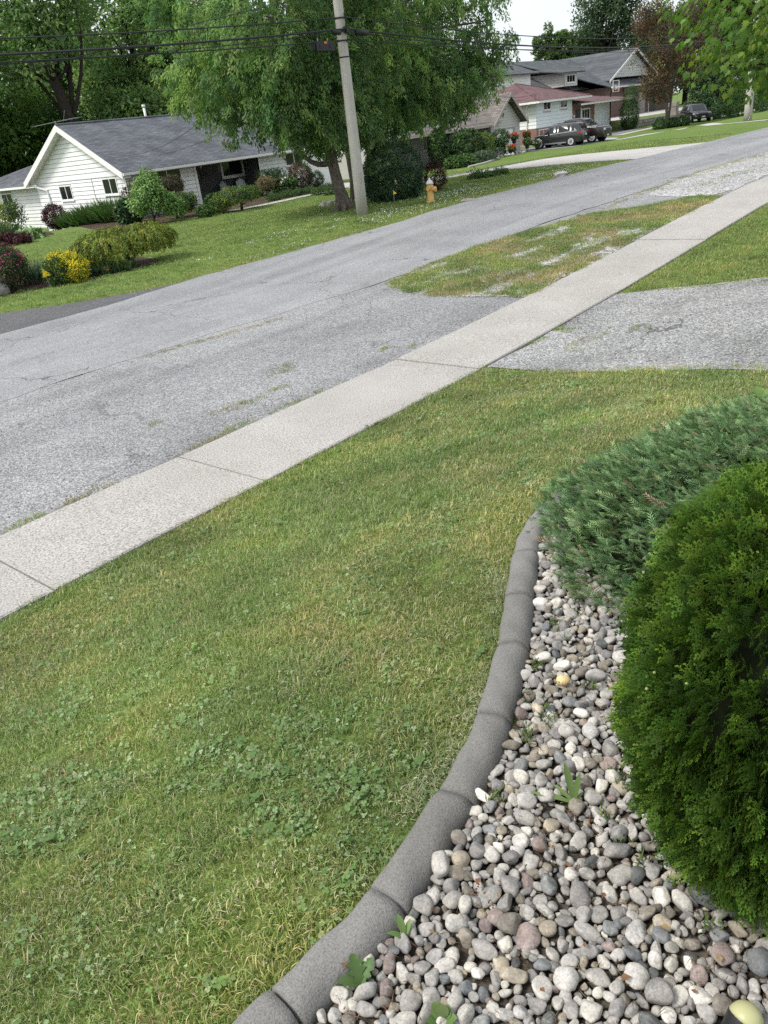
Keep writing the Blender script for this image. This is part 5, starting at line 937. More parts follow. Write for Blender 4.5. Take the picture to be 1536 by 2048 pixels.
# fire hydrant
HB = G(862, 404); hy = thing('fire_hydrant', 'weathered orange yellow fire hydrant with white cap on the grass by the yew', 'hydrant', HB)
mb = MB(); mb.lathe(HB, [(.15, -.05), (.15, .04), (.105, .05), (.10, .42), (.115, .44), (.115, .50), (.10, .51), (.10, .54)], 18); mb.build('barrel', 'hyd', hy, True)
mb = MB(); mb.lathe(HB+Vector((0, 0, .54)), [(.125, 0), (.125, .03), (.11, .05), (.085, .10), (.05, .13), (.03, .14), (.03, .19)], 18); mb.build('bonnet', 'hydtop', hy, True)
for d in ((-1, -.25, 0), (1, .25, 0)):
    d = Vector(d).normalized(); mb = MB(); c = HB+Vector((0, 0, .42)); mb.tube([c+d*.06, c+d*.15, c+d*.15, c+d*.19], [.055, .055, .068, .062], 12); mb.build('side_nozzle', 'hyd', hy)
mb = MB(); c = HB+Vector((0, 0, .38)); d = Vector((.35, -1, 0)).normalized(); mb.tube([c+d*.06, c+d*.16, c+d*.16, c+d*.21], [.07, .07, .085, .08], 12); mb.build('pumper_nozzle', 'hyd', hy)
for k in range(6): a = k*1.047; mb = MB(); mb.tube([HB+Vector((math.cos(a)*.13, math.sin(a)*.13, .03)), HB+Vector((math.cos(a)*.13, math.sin(a)*.13, .065))], .014, 6); mb.build('bolt', 'hyd', hy)
def flag(lab, base, h, sz, lean):
    base = Vector(base); t = thing('survey_flag', lab, 'marker flag', base, group='yellow marker flags'); top = base+Vector((lean*h, 0, h)); mb = MB(); mb.tube([base-Vector((0, 0, .05)), top], .008, 5); mb.build('wire_stem', 'grey', t)
    mb = MB(); q = [top, top+Vector((-.02, 0, -sz*1.1)), top+Vector((sz*.9, -.05, -sz*1.0)), top+Vector((sz*.35, .03, -sz*.3))]; mb.prism([p+Vector((0, -.002, 0)) for p in q], [p+Vector((0, .002, 0)) for p in q]); mb.build('flag_cloth', 'flag', t)
flag('yellow marker flag leaning over the mulch at left', G(104, 576), .52, .20, -.22); flag('yellow marker flag standing in front of the big yew', G(789, 406), .42, .13, 0.)
boulder('roadside_rock', 'pale flat rock on the grass beside the far road edge', G(1120, 354)+Vector((0, 0, .06)), (.32, .2, .13), 5, 'rock')
boulder('roadside_rock', 'flat brownish stone in the grass right of the hydrant', G(938, 402)+Vector((0, 0, .02)), (.30, .16, .06), 9, 'stone_wall')
for k in range(16):
    a = k/16*6.28; p = G(712, 402)+Vector((math.cos(a)*.95-.1, math.sin(a)*.95+.35, 0)); p.z = gz(p.x, p.y)+.04
    boulder('ring_stone', 'grey stone of the ring round the tree behind the pole', p, (.17, .13, .10), 40+k, 'rock', 'stones round the tree behind the pole', 'stone')
# stone retaining wall: every block its own piece
rw = thing('retaining_wall', 'low wall of rough grey brown stone blocks below the raised driveway', 'wall', (95, 36.6, -.3))
def wy(x): return 37.55-.12*(x-84)
for c in range(4):
    x = 84.6-(c % 2)*.4
    while x < 108-c*.8:
        Lb = rnd.uniform(.7, 1.2); z0 = -.45+c*.27; d = rnd.uniform(-.03, .03); p0, p1 = (x+.015, wy(x)+d), (x+Lb-.015, wy(x+Lb)+d)
        ht = .255 if c < 3 else .12
        mb = MB(); mb.prism([(p0[0], p0[1], z0), (p1[0], p1[1], z0), (p1[0], p1[1]+.4, z0), (p0[0], p0[1]+.4, z0)], [(p0[0]+.02, p0[1]+.03, z0+ht), (p1[0]-.02, p1[1]+.03, z0+ht), (p1[0]-.02, p1[1]+.4, z0+ht), (p0[0]+.02, p0[1]+.4, z0+ht)]); mb.build('stone_block', 'stone_wall', rw); x += Lb
q = A(1347, 222, 97); pl = thing('stone_pillar', 'square stone gate pillar left of the black car', 'pillar', (q.x, q.y, gz(q.x, q.y)))
for k in range(5): mb = MB(); o = .04 if k % 2 else 0; mb.box(q.x-.42+o, q.x+.42-o, q.y-.42+o, q.y+.42-o, gz(q.x, q.y)-.1+k*.42, gz(q.x, q.y)-.1+k*.42+.41); mb.build('stone_block', 'stone_wall', pl)
q = A(1336, 226, 96); zq = gz(q.x, q.y); t = thing('post_box', 'white post box on a post behind the bronze tree trunk', 'mailbox', (q.x, q.y, zq)); mb = MB(); mb.box(q.x-.08, q.x+.08, q.y-.08, q.y+.08, zq-.2, zq+.75); mb.build('post', 'white', t); mb = MB(); mb.box(q.x-.16, q.x+.16, q.y-.2, q.y+.2, zq+.75, zq+1.05); mb.build('box', 'white', t)
# basketball hoop
q = A(1232, 172, 92); zq = gz(q.x, q.y); bh = thing('basketball_hoop', 'basketball hoop with clear white framed backboard above the low red roof', 'basketball hoop', (q.x, q.y, zq)); mb = MB(); mb.tube([(q.x+.5, q.y+.8, zq-.1), (q.x+.5, q.y+.8, q.z-.6), (q.x+.3, q.y+.2, q.z)], .07, 8); mb.build('post', 'black', bh)
mb = MB(); w2, h2 = .72, .52
for a in ((-w2, w2, -h2, -h2+.07), (-w2, w2, h2-.07, h2), (-w2, -w2+.07, -h2+.07, h2-.07), (w2-.07, w2, -h2+.07, h2-.07), (-.24, .24, -.34, -.29), (-.24, .24, .03, .08), (-.24, -.19, -.29, .03), (.19, .24, -.29, .03)): mb.box(q.x+a[0], q.x+a[1], q.y-.03, q.y+.01, q.z+a[2], q.z+a[3])
mb.build('backboard_frame', 'white', bh); mb = MB(); mb.tube([(q.x+.23*math.cos(a*.4), q.y-.28+.23*math.sin(a*.4), q.z-.3) for a in range(17)], .015, 5, caps=False); mb.build('rim', 'orange', bh)

# ------------------------------------------------------------------ vehicles (front towards local +y, built at the origin)
def vehicle(name, label, cat, loc, rz, paint, L=4.5, Wd=1.84, H=1.68, hood=.30, kind='suv', rear_view=True):
    t = thing(name, label, cat, loc, rz); ORG[t.name] = Vector((0, 0, 0)); h = L/2; sc = H/1.68
    # stations from the rear to the front: (y, z bottom, z belt, z roof, half width low, half width belt, half width roof)
    st = [(-h, .42, .86, .90, .74, .78, .76), (-h+.06, .34, .98, 1.02, .86, .87, .80), (-h+.18, .30, 1.06, 1.30, .90, .89, .66), (-h+.42, .26, 1.06, 1.60, .91, .91, .62), (-h+.95, .24, 1.04, 1.66, .92, .92, .64), (-h+1.7, .24, 1.01, 1.68, .92, .92, .66), (-h+2.35, .24, .98, 1.65, .92, .92, .65), (-h+2.75, .24, .97, 1.55, .92, .92, .64), (-h+3.42, .24, .98, 1.02, .91, .90, .72), (-h+3.9, .26, .93, .97, .90, .87, .60), (h-.22, .30, .82, .86, .86, .80, .50), (h-.05, .36, .70, .74, .76, .66, .40), (h, .42, .60, .62, .60, .50, .30)]
    if kind == 'pickup': st = [(-h, .42, .98, 1.0, .8, .84, .8), (-h+.06, .36, 1.08, 1.1, .92, .93, .88), (-h+.3, .34, 1.1, 1.12, .94, .95, .9), (-h+1.6, .32, 1.1, 1.14, .95, .95, .9), (-h+1.75, .32, 1.1, 1.68, .95, .95, .7), (-h+2.1, .32, 1.1, 1.76, .95, .95, .7), (-h+3.1, .32, 1.1, 1.76, .95, .95, .7), (-h+3.5, .32, 1.1, 1.64, .95, .95, .7), (-h+4.05, .32, 1.12, 1.16, .95, .95, .8), (h-.6, .34, 1.08, 1.12, .95, .94, .8), (h-.12, .36, 1.0, 1.05, .94, .92, .78), (h-.02, .40, .94, .98, .88, .86, .7), (h, .44, .80, .82, .84, .8, .6)]
    k = Wd/1.84; vs = []; rows = []
    for y, zb, zt, zr, wl_, wb, wr in st:
        half = [(0, zb), (wl_*.93, zb), (wl_, zb+.12), (wb*1.005, (zb+zt)*.5), (wb, zt-.04), (wb-.02, zt), (wr+.04, zr-.05) if zr-zt > .1 else (wr+.02, zr-.015), (wr-.08, zr), (0, zr+.012)]
        rows.append([(x*k, y, z*sc) for x, z in half])
    m = 9; mb = MB()
    for sg in (1, -1):
        v = [(sg*p[0], p[1], p[2]) for r in rows for p in r]; f = []
        for i in range(len(rows)-1):
            for j in range(m-1): q = (i*m+j, (i+1)*m+j, (i+1)*m+j+1, i*m+j+1); f.append(q if sg < 0 else q[::-1])
        f += [tuple(range(m)), tuple(range((len(rows)-1)*m, len(rows)*m))]; mb.add(v, f)
    me_o = mb.build('body', paint, t, False, True); bm = bmesh.new(); bm.from_mesh(me_o.data); bmesh.ops.remove_doubles(bm, verts=bm.verts, dist=.001); bmesh.ops.recalc_face_normals(bm, faces=bm.faces); bm.to_mesh(me_o.data); bm.free()
    for p in me_o.data.polygons: p.use_smooth = True
    def quadlerp(i0, i1, s0, s1, z0, z1, sg, d=.006):
        """glass laid just proud of the greenhouse side between two stations"""
        def pt(i, f):
            i_ = int(i); fr = i-i_; a = rows[i_]; b = rows[min(i_+1, len(rows)-1)]; lo = Vector(a[5]).lerp(Vector(b[5]), fr); hi = Vector(a[6]).lerp(Vector(b[6]), fr); p = lo.lerp(hi, f); return Vector((sg*(p.x+d), p.y, p.z+.002))
        return [pt(i0, z0), pt(i1, z0), pt(s1, z1), pt(s0, z1)]
    rear, wins = (3.0, [(2.6, 3.9, 3.1, 3.95), (4.05, 5.45, 4.1, 5.45), (5.55, 7.75, 5.55, 7.0)]) if kind == 'suv' else (4., [(4.6, 5.5, 4.9, 5.5), (5.6, 7.7, 5.6, 6.95)])
    for sg in (-1, 1):
        for i0, i1, s0, s1 in wins:
            q = quadlerp(i0, i1, s0, s1, .10, .86, sg); mb = MB(); mb.prism([p-Vector((sg*.01, 0, 0)) for p in q], q); mb.build('side_window', 'carglass', t, local=True)
    def across(i, j, f0, f1, d, wsc=.9):
        def pt(ii, sg): a = rows[ii]; p = Vector(a[7]); return Vector((sg*p.x*wsc*1.1, p.y, p.z))
        A0, A1, B0, B1 = pt(i, -1), pt(i, 1), pt(j, -1), pt(j, 1); q = [A0.lerp(B0, f0), A1.lerp(B1, f0), A1.lerp(B1, f1), A0.lerp(B0, f1)]; return [p+d for p in q]
    wi = (8, 7) if kind == 'suv' else (8, 7)
    q = across(*wi, .04, .96, Vector((0, .012, .014))); mb = MB(); mb.prism([p-Vector((0, .01, .01)) for p in q], q); mb.build('windshield', 'carglass', t, local=True)
    if kind == 'suv': q = across(2, 3, -.25, .9, Vector((0, -.014, .006))); mb = MB(); mb.prism([p+Vector((0, .01, -.005)) for p in q], q); mb.build('rear_window', 'carglass', t, local=True)
    else: q = across(3, 4, .15, .9, Vector((0, -.014, .006))); mb = MB(); mb.prism([p+Vector((0, .01, -.005)) for p in q], q); mb.build('rear_window', 'carglass', t, local=True)
    R = .345*sc if kind == 'suv' else .39; wyf, wyr = h-.93, -h+.90; xw = Wd/2-.10
    for sg in (-1, 1):
        for wy_ in (wyf, wyr):
            mb = MB(); mb.lathe((sg*(Wd/2-.005), wy_, R+.01), [(R+.07, -.012), (R+.07, .012)], 26, axis='x'); mb.build('wheel_arch', 'tyre', t, local=True)
            mb = MB(); mb.lathe((sg*xw, wy_, R), [(R*.62, -.10), (R*.95, -.11), (R, -.07), (R, .07), (R*.95, .12), (R*.66, .125)], 26, axis='x'); wh = mb.build('wheel', 'tyre', t, True, True)
            mb = MB(); xo = sg*(xw+.118)
            mb.lathe((xo, wy_, R), [(R*.68, -.012), (R*.68, .014), (R*.52, .014), (R*.52, -.012)], 26, axis='x')
            for s5 in range(5):
                a = s5*2*math.pi/5+.3; ca, sa = math.cos(a), math.sin(a)
                for dl in (-.22, .22):
                    c2, s2 = math.cos(a+dl), math.sin(a+dl); mb.prism([(xo-.01, wy_+ca*R*.1-sa*.05, R+sa*R*.1+ca*.05), (xo-.01, wy_+ca*R*.1+sa*.05, R+sa*R*.1-ca*.05), (xo-.01, wy_+c2*R*.6+s2*.04, R+s2*R*.6-c2*.04), (xo-.01, wy_+c2*R*.6-s2*.04, R+s2*R*.6+c2*.04)], [(xo+.012, wy_+ca*R*.1-sa*.05, R+sa*R*.1+ca*.05), (xo+.012, wy_+ca*R*.1+sa*.05, R+sa*R*.1-ca*.05), (xo+.012, wy_+c2*R*.6+s2*.04, R+s2*R*.6-c2*.04), (xo+.012, wy_+c2*R*.6-s2*.04, R+s2*R*.6+c2*.04)])
            mb.lathe((xo, wy_, R), [(R*.15, -.012), (R*.13, .016)], 12, axis='x'); mb.build('rim', 'rim', wh, local=True)
        zb = (.92 if kind == 'suv' else .92)*sc; yb = -h+.03; yf = h-.2 if kind == 'suv' else h-.05
        mb = MB(); mb.prism([(sg*(Wd/2-.30), yb-.03, zb-.08), (sg*(Wd/2-.03), yb-.02, zb-.08), (sg*(Wd/2+.0), yb+.32, zb-.02), (sg*(Wd/2-.30), yb+.1, zb-.06)], [(sg*(Wd/2-.30), yb-.0, zb+.10), (sg*(Wd/2-.04), yb+.03, zb+.10), (sg*(Wd/2-.01), yb+.34, zb+.08), (sg*(Wd/2-.30), yb+.1, zb+.1)]); mb.build('tail_light', 'lampr', t, local=True)
        zh = .74*sc if kind == 'suv' else .92; mb = MB(); mb.prism([(sg*(Wd/2-.45), yf+.13, zh-.06), (sg*(Wd/2-.10), yf+.0, zh-.06), (sg*(Wd/2-.03), yf-.30, zh+.0), (sg*(Wd/2-.4), yf-.1, zh-.04)], [(sg*(Wd/2-.45), yf+.10, zh+.07), (sg*(Wd/2-.12), yf-.02, zh+.09), (sg*(Wd/2-.05), yf-.32, zh+.10), (sg*(Wd/2-.4), yf-.1, zh+.08)]); mb.build('headlight', 'lampw', t, local=True)
        mb = MB(); mb.box(sg*(Wd/2+.09)-.09, sg*(Wd/2+.09)+.09, h-1.72, h-1.60, 1.0*sc, 1.15*sc); mb.build('mirror', paint, t, local=True)
        for yy in ((-.35, .75) if kind == 'suv' else (-.2, .9)): mb = MB(); mb.box(sg*(Wd/2+.012)-.012, sg*(Wd/2+.012)+.012, yy-.1, yy+.1, .90*sc, .93*sc); mb.build('door_handle', paint, t, local=True)
        if kind == 'suv': mb = MB(); mb.tube([(sg*.56*k, -h+.7, 1.68*sc), (sg*.57*k, -h+1.0, 1.72*sc), (sg*.57*k, -h+2.2, 1.73*sc), (sg*.56*k, -h+2.6, 1.66*sc)], .016, 6); mb.build('roof_rail', 'black', t, local=True)
        mb = MB(); mb.box(sg*(Wd/2-.02)-.02, sg*(Wd/2-.02)+.02, -h+1.3, h-1.35, .27, .36); mb.build('side_sill', 'grey' if kind == 'suv' else 'black', t, local=True)
    mb = MB(); mb.box(-.80*k, .80*k, -h-.05, -h+.16, .36, .56); mb.build('rear_bumper', 'black', t, local=True); mb = MB(); mb.box(-.15, .15, -h-.062, -h-.052, .50, .64) if kind != 'suv' else mb.box(-.15, .15, -h-.03, -h+.02, .70, .84); mb.build('licence_plate', 'plate', t, local=True)
    mb = MB(); mb.box(-.74*k, .74*k, h-.22, h+.04, .34, .55); mb.build('front_bumper', 'black', t, local=True); mb = MB(); mb.box(-.5, .5, h-.1 if kind == 'suv' else h-.06, h+.03, .56, .74 if kind == 'suv' else .95); mb.build('grille', 'black', t, local=True); mb = MB(); mb.box(-.15, .15, h+.04, h+.055, .40, .52); mb.build('licence_plate', 'plate', t, local=True)
    return t
vehicle('parked_suv', 'dark graphite grey SUV parked with its nose towards the red roofed house', 'car', (63.2, 33.7, gz(63.2, 33.7)+.012), math.radians(6), 'suv')
vehicle('parked_pickup', 'dark maroon pickup facing the road, half hidden behind the grey SUV', 'truck', (65.7, 33.3, gz(65.7, 33.3)+.012), math.radians(182), 'truck', 5.2, 1.95, 1.8, kind='pickup')
q = A(1392, 219, 93); vehicle('parked_suv', 'black SUV on the raised driveway at the upper right beside the stone pillar', 'car', (q.x, q.y, gz(q.x, q.y)+.02), math.radians(128), 'van', 4.6, 1.85, 1.66)

CF = np.array((1.82, .285, 1.325)); CR = np.array((.435, .435, .68))      # globe cedar: centre and radii
# ------------------------------------------------------------------ garden bed in front: edging, stones, cedar, juniper
def catmull(P, n=10):
    P = [Vector(p) for p in P]; P = [P[0]*2-P[1]]+P+[P[-1]*2-P[-2]]; o = []
    for i in range(1, len(P)-2):
        for k in range(n):
            t = k/n; a, b, c, d = P[i-1:i+3]; o.append(.5*((2*b)+(c-a)*t+(2*a-5*b+4*c-d)*t*t+(3*b-a-3*c+d)*t**3))
    return o+[P[-2]]
_cp = [(150, 2420), (330, 2250), (572, 2010), (775, 1795), (912, 1590), (990, 1432), (1025, 1290), (1042, 1192), (1052, 1105), (1074, 1050), (1102, 1012), (1140, 985), (1180, 972)]
def GP(px, py, dz=.05):
    r = ray(px, py); z = .75+dz
    for _ in range(8):
        t = (z-CAMH)/r[2]; z = gz(r[0]*t, r[1]*t)+dz
    return Vector((r[0]*t, r[1]*t, 0))
cpts = [GP(*p) for p in _cp]; path = catmull(cpts, 12)
acc = [0.]
for a, b in zip(path[:-1], path[1:]): acc.append(acc[-1]+(b-a).length)
def along(s):
    s = min(max(s, 0), acc[-1]-1e-6); i = int(np.searchsorted(acc, s, side='right'))-1; i = min(i, len(path)-2); t = (s-acc[i])/(acc[i+1]-acc[i]); return path[i].lerp(path[i+1], t), (path[i+1]-path[i]).normalized()
edging = thing('garden_edging', 'curved dark grey concrete edging between the lawn and the stone bed', 'edging', (1.6, 1.3, .75))
js = [acc[12*i] for i in (0, 1, 2, 3, 4, 5, 6, 7, 8, 10)]+[acc[-1]]; CW = .072
prof = [(-1.0, -.08), (-1.0, .030), (-.93, .052), (-.75, .066), (-.35, .074), (.1, .074), (.45, .066), (.72, .048), (.90, .020), (.98, -.02), (1.0, -.08)]
for a, b in zip(js[:-1], js[1:]):
    n = max(4, int((b-a)/.03)); vs = []; sh = rnd.uniform(-.006, .006)
    for k in range(n+1):
        s = a+.0055+(b-a-.011)*k/n; p, t = along(s); nn = Vector((t.y, -t.x, 0)); e = min(k, n-k); sc = 1 if e > 1 else (.972 if e == 0 else 1.); wob = .004*math.sin(s*9)+.003*math.sin(s*23)
        for u, z in prof: q = p+nn*(u*CW*sc+wob); vs.append((q.x, q.y, gz(q.x, q.y)+sh+(z*sc if z > 0 else z)+.004*math.sin(s*31+u*3)))
    m = len(prof); fs = [(i*m+j, (i+1)*m+j, (i+1)*m+j+1, i*m+j+1) for i in range(n) for j in range(m-1)]+[tuple(range(m)), tuple(range(n*m+m-1, n*m-1, -1))]
    MB().add(vs, fs).build('edging_block', 'curb', edging, True)
inner = [along(s)[0]+Vector((along(s)[1].y, -along(s)[1].x, 0))*CW for s in np.linspace(0, acc[-1], 60)]
outer = [along(s)[0]-Vector((along(s)[1].y, -along(s)[1].x, 0))*CW for s in np.linspace(0, acc[-1], 60)]
bed_poly = [(p.x, p.y) for p in inner]+[(4.6, 1.7), (6.8, 1.5), (6.8, -1.5), (-1.2, -1.5), (-1.2, inner[0].y)]
bed_full = [(p.x, p.y) for p in outer]+[(4.6, 1.85), (6.8, 1.6), (6.8, -1.5), (-1.2, -1.5), (-1.2, outer[0].y)]
soil = sheet('bed_soil', bed_poly, .006, 'soil', .25)
STONE = [('pale grey', (.40, .395, .38), 32), ('mid grey', (.28, .275, .27), 22), ('chalky white', (.55, .54, .51), 17), ('blue grey', (.20, .215, .225), 5), ('sandy tan', (.36, .325, .265), 11), ('brownish grey', (.20, .185, .16), 7), ('dusky pink', (.26, .215, .205), 3), ('dark slate', (.11, .12, .122), 2)]
for nm, c, _ in STONE: MT['st_'+nm] = stonemat('river_stone_'+nm.replace(' ', '_'), c)
protos = []
for k in range(14):
    r = random.Random(100+k); bm = bmesh.new(); bmesh.ops.create_icosphere(bm, subdivisions=3 if k < 14 else 2, radius=1); ph = [r.uniform(0, 6) for _ in range(6)]; cuts = []
    for _ in range(4 if k % 3 else 9): v = Vector((r.gauss(0, 1), r.gauss(0, 1), r.gauss(0, 1))).normalized(); cuts.append((v, r.uniform(.55, .86)))
    for v in bm.verts:
        p = v.co.normalized(); f = 1+.13*math.sin(2.1*p.x+ph[0])+.10*math.sin(2.7*p.y+ph[1])+.08*math.sin(3.1*p.z+ph[2])+.04*math.sin(6*p.x+4*p.y+ph[3]); q = p*f
        for n_, d_c in cuts:
            e_ = q.dot(n_)-d_c
            if e_ > 0: q -= n_*e_*.85
        v.co = q
    V = np.array([v.co for v in bm.verts]); F = np.array([[v.index for v in f.verts] for f in bm.faces]); bm.free(); V /= np.abs(V).max(0); protos.append((V, F))
def place_stones():
    """close-packed stones on the bed, big ones first"""
    P = np.zeros((0, 3)); Rr = []; out = []
    for lo, hi, tries, gap in ((.028, .036, 700, .80), (.020, .028, 6500, .72), (.014, .020, 22000, .66), (.009, .014, 40000, .66)):
        x = RNG.uniform(.15, 3.9, tries); y = RNG.uniform(-.35, 2.1, tries); rad = RNG.uniform(lo, hi, tries)
        ok = inpoly(x, y, bed_poly); x, y, rad = x[ok], y[ok], rad[ok]
        for a, b, c in zip(x, y, rad):
            q = proj((a, b, .78))[0]
            if not (-160 < q[0] < 1720 and 900 < q[1] < 2300): continue
            if len(P):
                d2 = (P[:, 0]-a)**2+(P[:, 1]-b)**2
                if np.any(d2 < ((P[:, 2]+c)*gap)**2): continue
            P = np.vstack([P, [a, b, c]])
    return P
SP = place_stones(); names = [s[0] for s in STONE]; wts = np.array([s[2] for s in STONE], float)
pj = proj(np.stack([SP[:, 0], SP[:, 1], np.full(len(SP), .78)], 1)); inside = (pj[:, 0] > -10) & (pj[:, 0] < 1546) & (pj[:, 1] < 2060); size = np.where(inside, SP[:, 2]/pj[:, 2], 0)
hid = ((SP[:, 0]-1.85)**2+(SP[:, 1]-.25)**2 < .36**2); size[hid] = 0
order = np.argsort(-size); big = set(order[:300].tolist())
smesh = {}
def stone_mesh(pi, ci):
    if (pi, ci) not in smesh: smesh[(pi, ci)] = npmesh('river_stone', protos[pi][0], protos[pi][1], 'st_'+names[ci], smooth=True)
    return smesh[(pi, ci)]
SV, SF, SM = [], [], []; koff = 0
for i, (x, y, r) in enumerate(SP):
    pi = int(RNG.integers(14)); ci = int(RNG.choice(len(names), p=wts/wts.sum())); fl = RNG.uniform(.52, .85); el = RNG.uniform(.62, 1.0); rz = RNG.uniform(0, 6.283); tx, ty = RNG.normal(0, .34, 2)
    M = Matrix.Rotation(rz, 3, 'Z') @ Matrix.Rotation(tx, 3, 'X') @ Matrix.Rotation(ty, 3, 'Y'); s = (r*1.2, r*el*1.12, r*fl*1.05); z = gz(x, y)+.010+s[2]*.78+RNG.uniform(-.004, .012)*(r/.03)
    if i in big:
        o = addobj('river_stone', stone_mesh(pi, ci)); o.matrix_world = Matrix.Translation((x, y, z)) @ M.to_4x4() @ Matrix.Diagonal((*s, 1))
        qq = pj[i]; de = min((Vector((x, y, 0))-Vector((p_.x, p_.y, 0))).length for p_ in inner)
        zone = 'beside the concrete edging' if de < .12 else 'by the juniper tips' if x > 2.55 else 'along the bottom edge of the photo' if qq[1] > 1960 else 'close to the globe cedar' if math.hypot(x-CF[0], y-CF[1]) < .52 else 'in the lower middle of the stone bed' if qq[1] > 1700 else 'around the long leaved weed' if qq[1] > 1480 else 'in the narrow upper part of the bed'
        lab_ = f"{'large' if r > .028 else 'medium' if r > .0235 else 'small'} {names[ci]} {'long' if el < .74 else 'flat' if fl < .64 else 'blocky' if pi % 3 == 0 else 'rounded'} river stone {zone}"; tag(o, lab_, 'stone', 'river stones in the garden bed')
    else:
        V, F = protos[pi]; SV.append((V*np.array(s)) @ np.array(M).T+np.array([x, y, z])); SF.append(F+koff); koff += len(V); SM.append(np.full(len(F), ci))
rest = stuff(addobj('river_stones', npmesh('river_stones', np.concatenate(SV), np.concatenate(SF), None, smooth=True, mats=['st_'+n for n in names], midx=np.concatenate(SM))), 'smaller river stones filling the rest of the garden bed', 'stones')
p = GP(882, 1735, .04); o = MB(); r_w = protos[0]; blk = npmesh('white_rock', np.sign(protos[3][0])*np.abs(protos[3][0])**.7, protos[3][1], 'st_chalky white'); o = addobj('river_stone', blk); o.matrix_world = Matrix.Translation((p.x, p.y, gz(p.x, p.y)+.055)) @ Matrix.Rotation(.6, 4, 'Z') @ Matrix.Diagonal((.044, .028, .024, 1)); tag(o, 'blocky bright white stone resting on the others right beside the edging', 'stone')
p = GP(1410, 1790, .04); o = addobj('river_stone', stone_mesh(5, 7)); o.matrix_world = Matrix.Translation((p.x, p.y, gz(p.x, p.y)+.05)) @ Matrix.Rotation(1.0, 4, 'Z') @ Matrix.Diagonal((.05, .042, .036, 1)); tag(o, 'large dark slate stone half under the lower edge of the globe cedar', 'stone')
MT['st_yellow'] = stonemat('river_stone_yellow', (.46, .36, .19)); p = GP(1128, 1362, .04); o = addobj('river_stone', npmesh('river_stone', protos[1][0], protos[1][1], 'st_yellow', smooth=True)); o.matrix_world = Matrix.Translation((p.x, p.y, gz(p.x, p.y)+.045)) @ Matrix.Diagonal((.033, .027, .02, 1)); tag(o, 'yellow ochre stone among the grey ones above the long leaved weed', 'stone')

# flat feathery sprays
def spray(nside, ang, sl, tipw, curve=0., wdt=.07):
    """a frond in the xy plane along +y: spine plus paired side shoots, as thin diamonds"""
    Q = [[(-wdt*.4, 0, 0), (wdt*.4, 0, 0), (wdt*.25, .85, curve), (-wdt*.25, .85, curve)], [(-wdt, .75, curve*.8), (0, .7, curve*.8), (wdt, .8, curve), (0, 1.0, curve*1.1)]]
    for k in range(nside):
        y = .08+.78*k/max(1, nside-1); l = sl*(1-.55*abs(k/(nside-1)-.35)); z = curve*y*y
        for sg in (-1, 1):
            dx, dy = math.sin(ang)*l*sg, math.cos(ang)*l; w_ = tipw; px_, py_ = dy/l*w_, -dx/l*w_
            Q.append([(0, y, z), (dx*.55+px_, y+dy*.55+py_, z+.03), (dx, y+dy, z+.02), (dx*.55-px_, y+dy*.55-py_, z+.03)])
    V = np.array([p for q in Q for p in q]); F = np.arange(len(V)).reshape(-1, 4); return V, F
def fan(seed, nb=5, lobes=6):
    """a flat scale-leaf fan: branchlets spread from one foot, each set with short blunt lobes"""
    r = random.Random(seed); Q = []
    def dia(x, y, a, l, w_, z):
        dx, dy = math.sin(a), math.cos(a); Q.append([(x, y, z), (x+dx*l*.55+dy*w_, y+dy*l*.55-dx*w_, z+.015), (x+dx*l, y+dy*l, z), (x+dx*l*.55-dy*w_, y+dy*l*.55+dx*w_, z+.015)])
    for b in range(nb):
        a = (b-(nb-1)/2)*.36+r.uniform(-.08, .08); y0 = .25*abs(b-(nb-1)/2)*.3; ln = (1-.16*abs(b-(nb-1)/2))*r.uniform(.85, 1.05); z = r.uniform(-.05, .05); dia(0, y0, a, ln, .028, z)
        for k in range(lobes):
            t = .28+.66*k/(lobes-1); px_, py_ = math.sin(a)*ln*t, y0+math.cos(a)*ln*t; dia(px_, py_, a+(.75 if k % 2 else -.75)+r.uniform(-.15, .15), .20*(1.15-.5*t), .040, z+.01)
        dia(math.sin(a)*ln*.86, y0+math.cos(a)*ln*.86, a, .2, .05, z)
    V = np.array([p for q in Q for p in q]); return V, np.arange(len(V)).reshape(-1, 4)
ced = thing('globe_cedar', 'dense round globe cedar with bright green fan sprays at the right edge', 'shrub', (CF[0], CF[1], .75)); mb = MB()
for k in range(5): a = k*1.256; bough(mb, (CF[0], CF[1], .70), (CF[0]+.3*math.cos(a), CF[1]+.3*math.sin(a), 1.2), .025, .01, .1)
mb.build('stem', 'bark', ced, True)
n = 15000; d = sph(n); d = d[d[:, 2] > -.86]; n = len(d); LC = sph(110); dots = d @ LC.T; near_ = dots.argmax(1); ang_ = np.arccos(np.clip(dots.max(1), -1, 1)); lump = 1.02-.10*np.clip(ang_/.26, 0, 1.3)**2; pos = CF+d*CR*(lump*(.80+.19*RNG.random(n)**.7))[:, None]
ax = unit(d*.6+(d-LC[near_])*1.8+np.array([0, 0, .30])+sph(n)*.32); side = unit(np.cross(d, np.array([0, 0, 1.]))+sph(n)*.6); nr = side
PVc, PFc = fan(5); T0 = pick([((.060, .112, .014), 5), ((.044, .088, .013), 4), ((.088, .145, .018), 2), ((.032, .068, .012), 2)], n, .12)
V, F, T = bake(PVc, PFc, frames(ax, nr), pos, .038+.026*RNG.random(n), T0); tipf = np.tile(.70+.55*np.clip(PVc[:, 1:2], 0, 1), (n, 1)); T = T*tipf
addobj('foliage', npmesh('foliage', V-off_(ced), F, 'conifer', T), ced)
bm = bmesh.new(); bmesh.ops.create_icosphere(bm, subdivisions=4, radius=1)
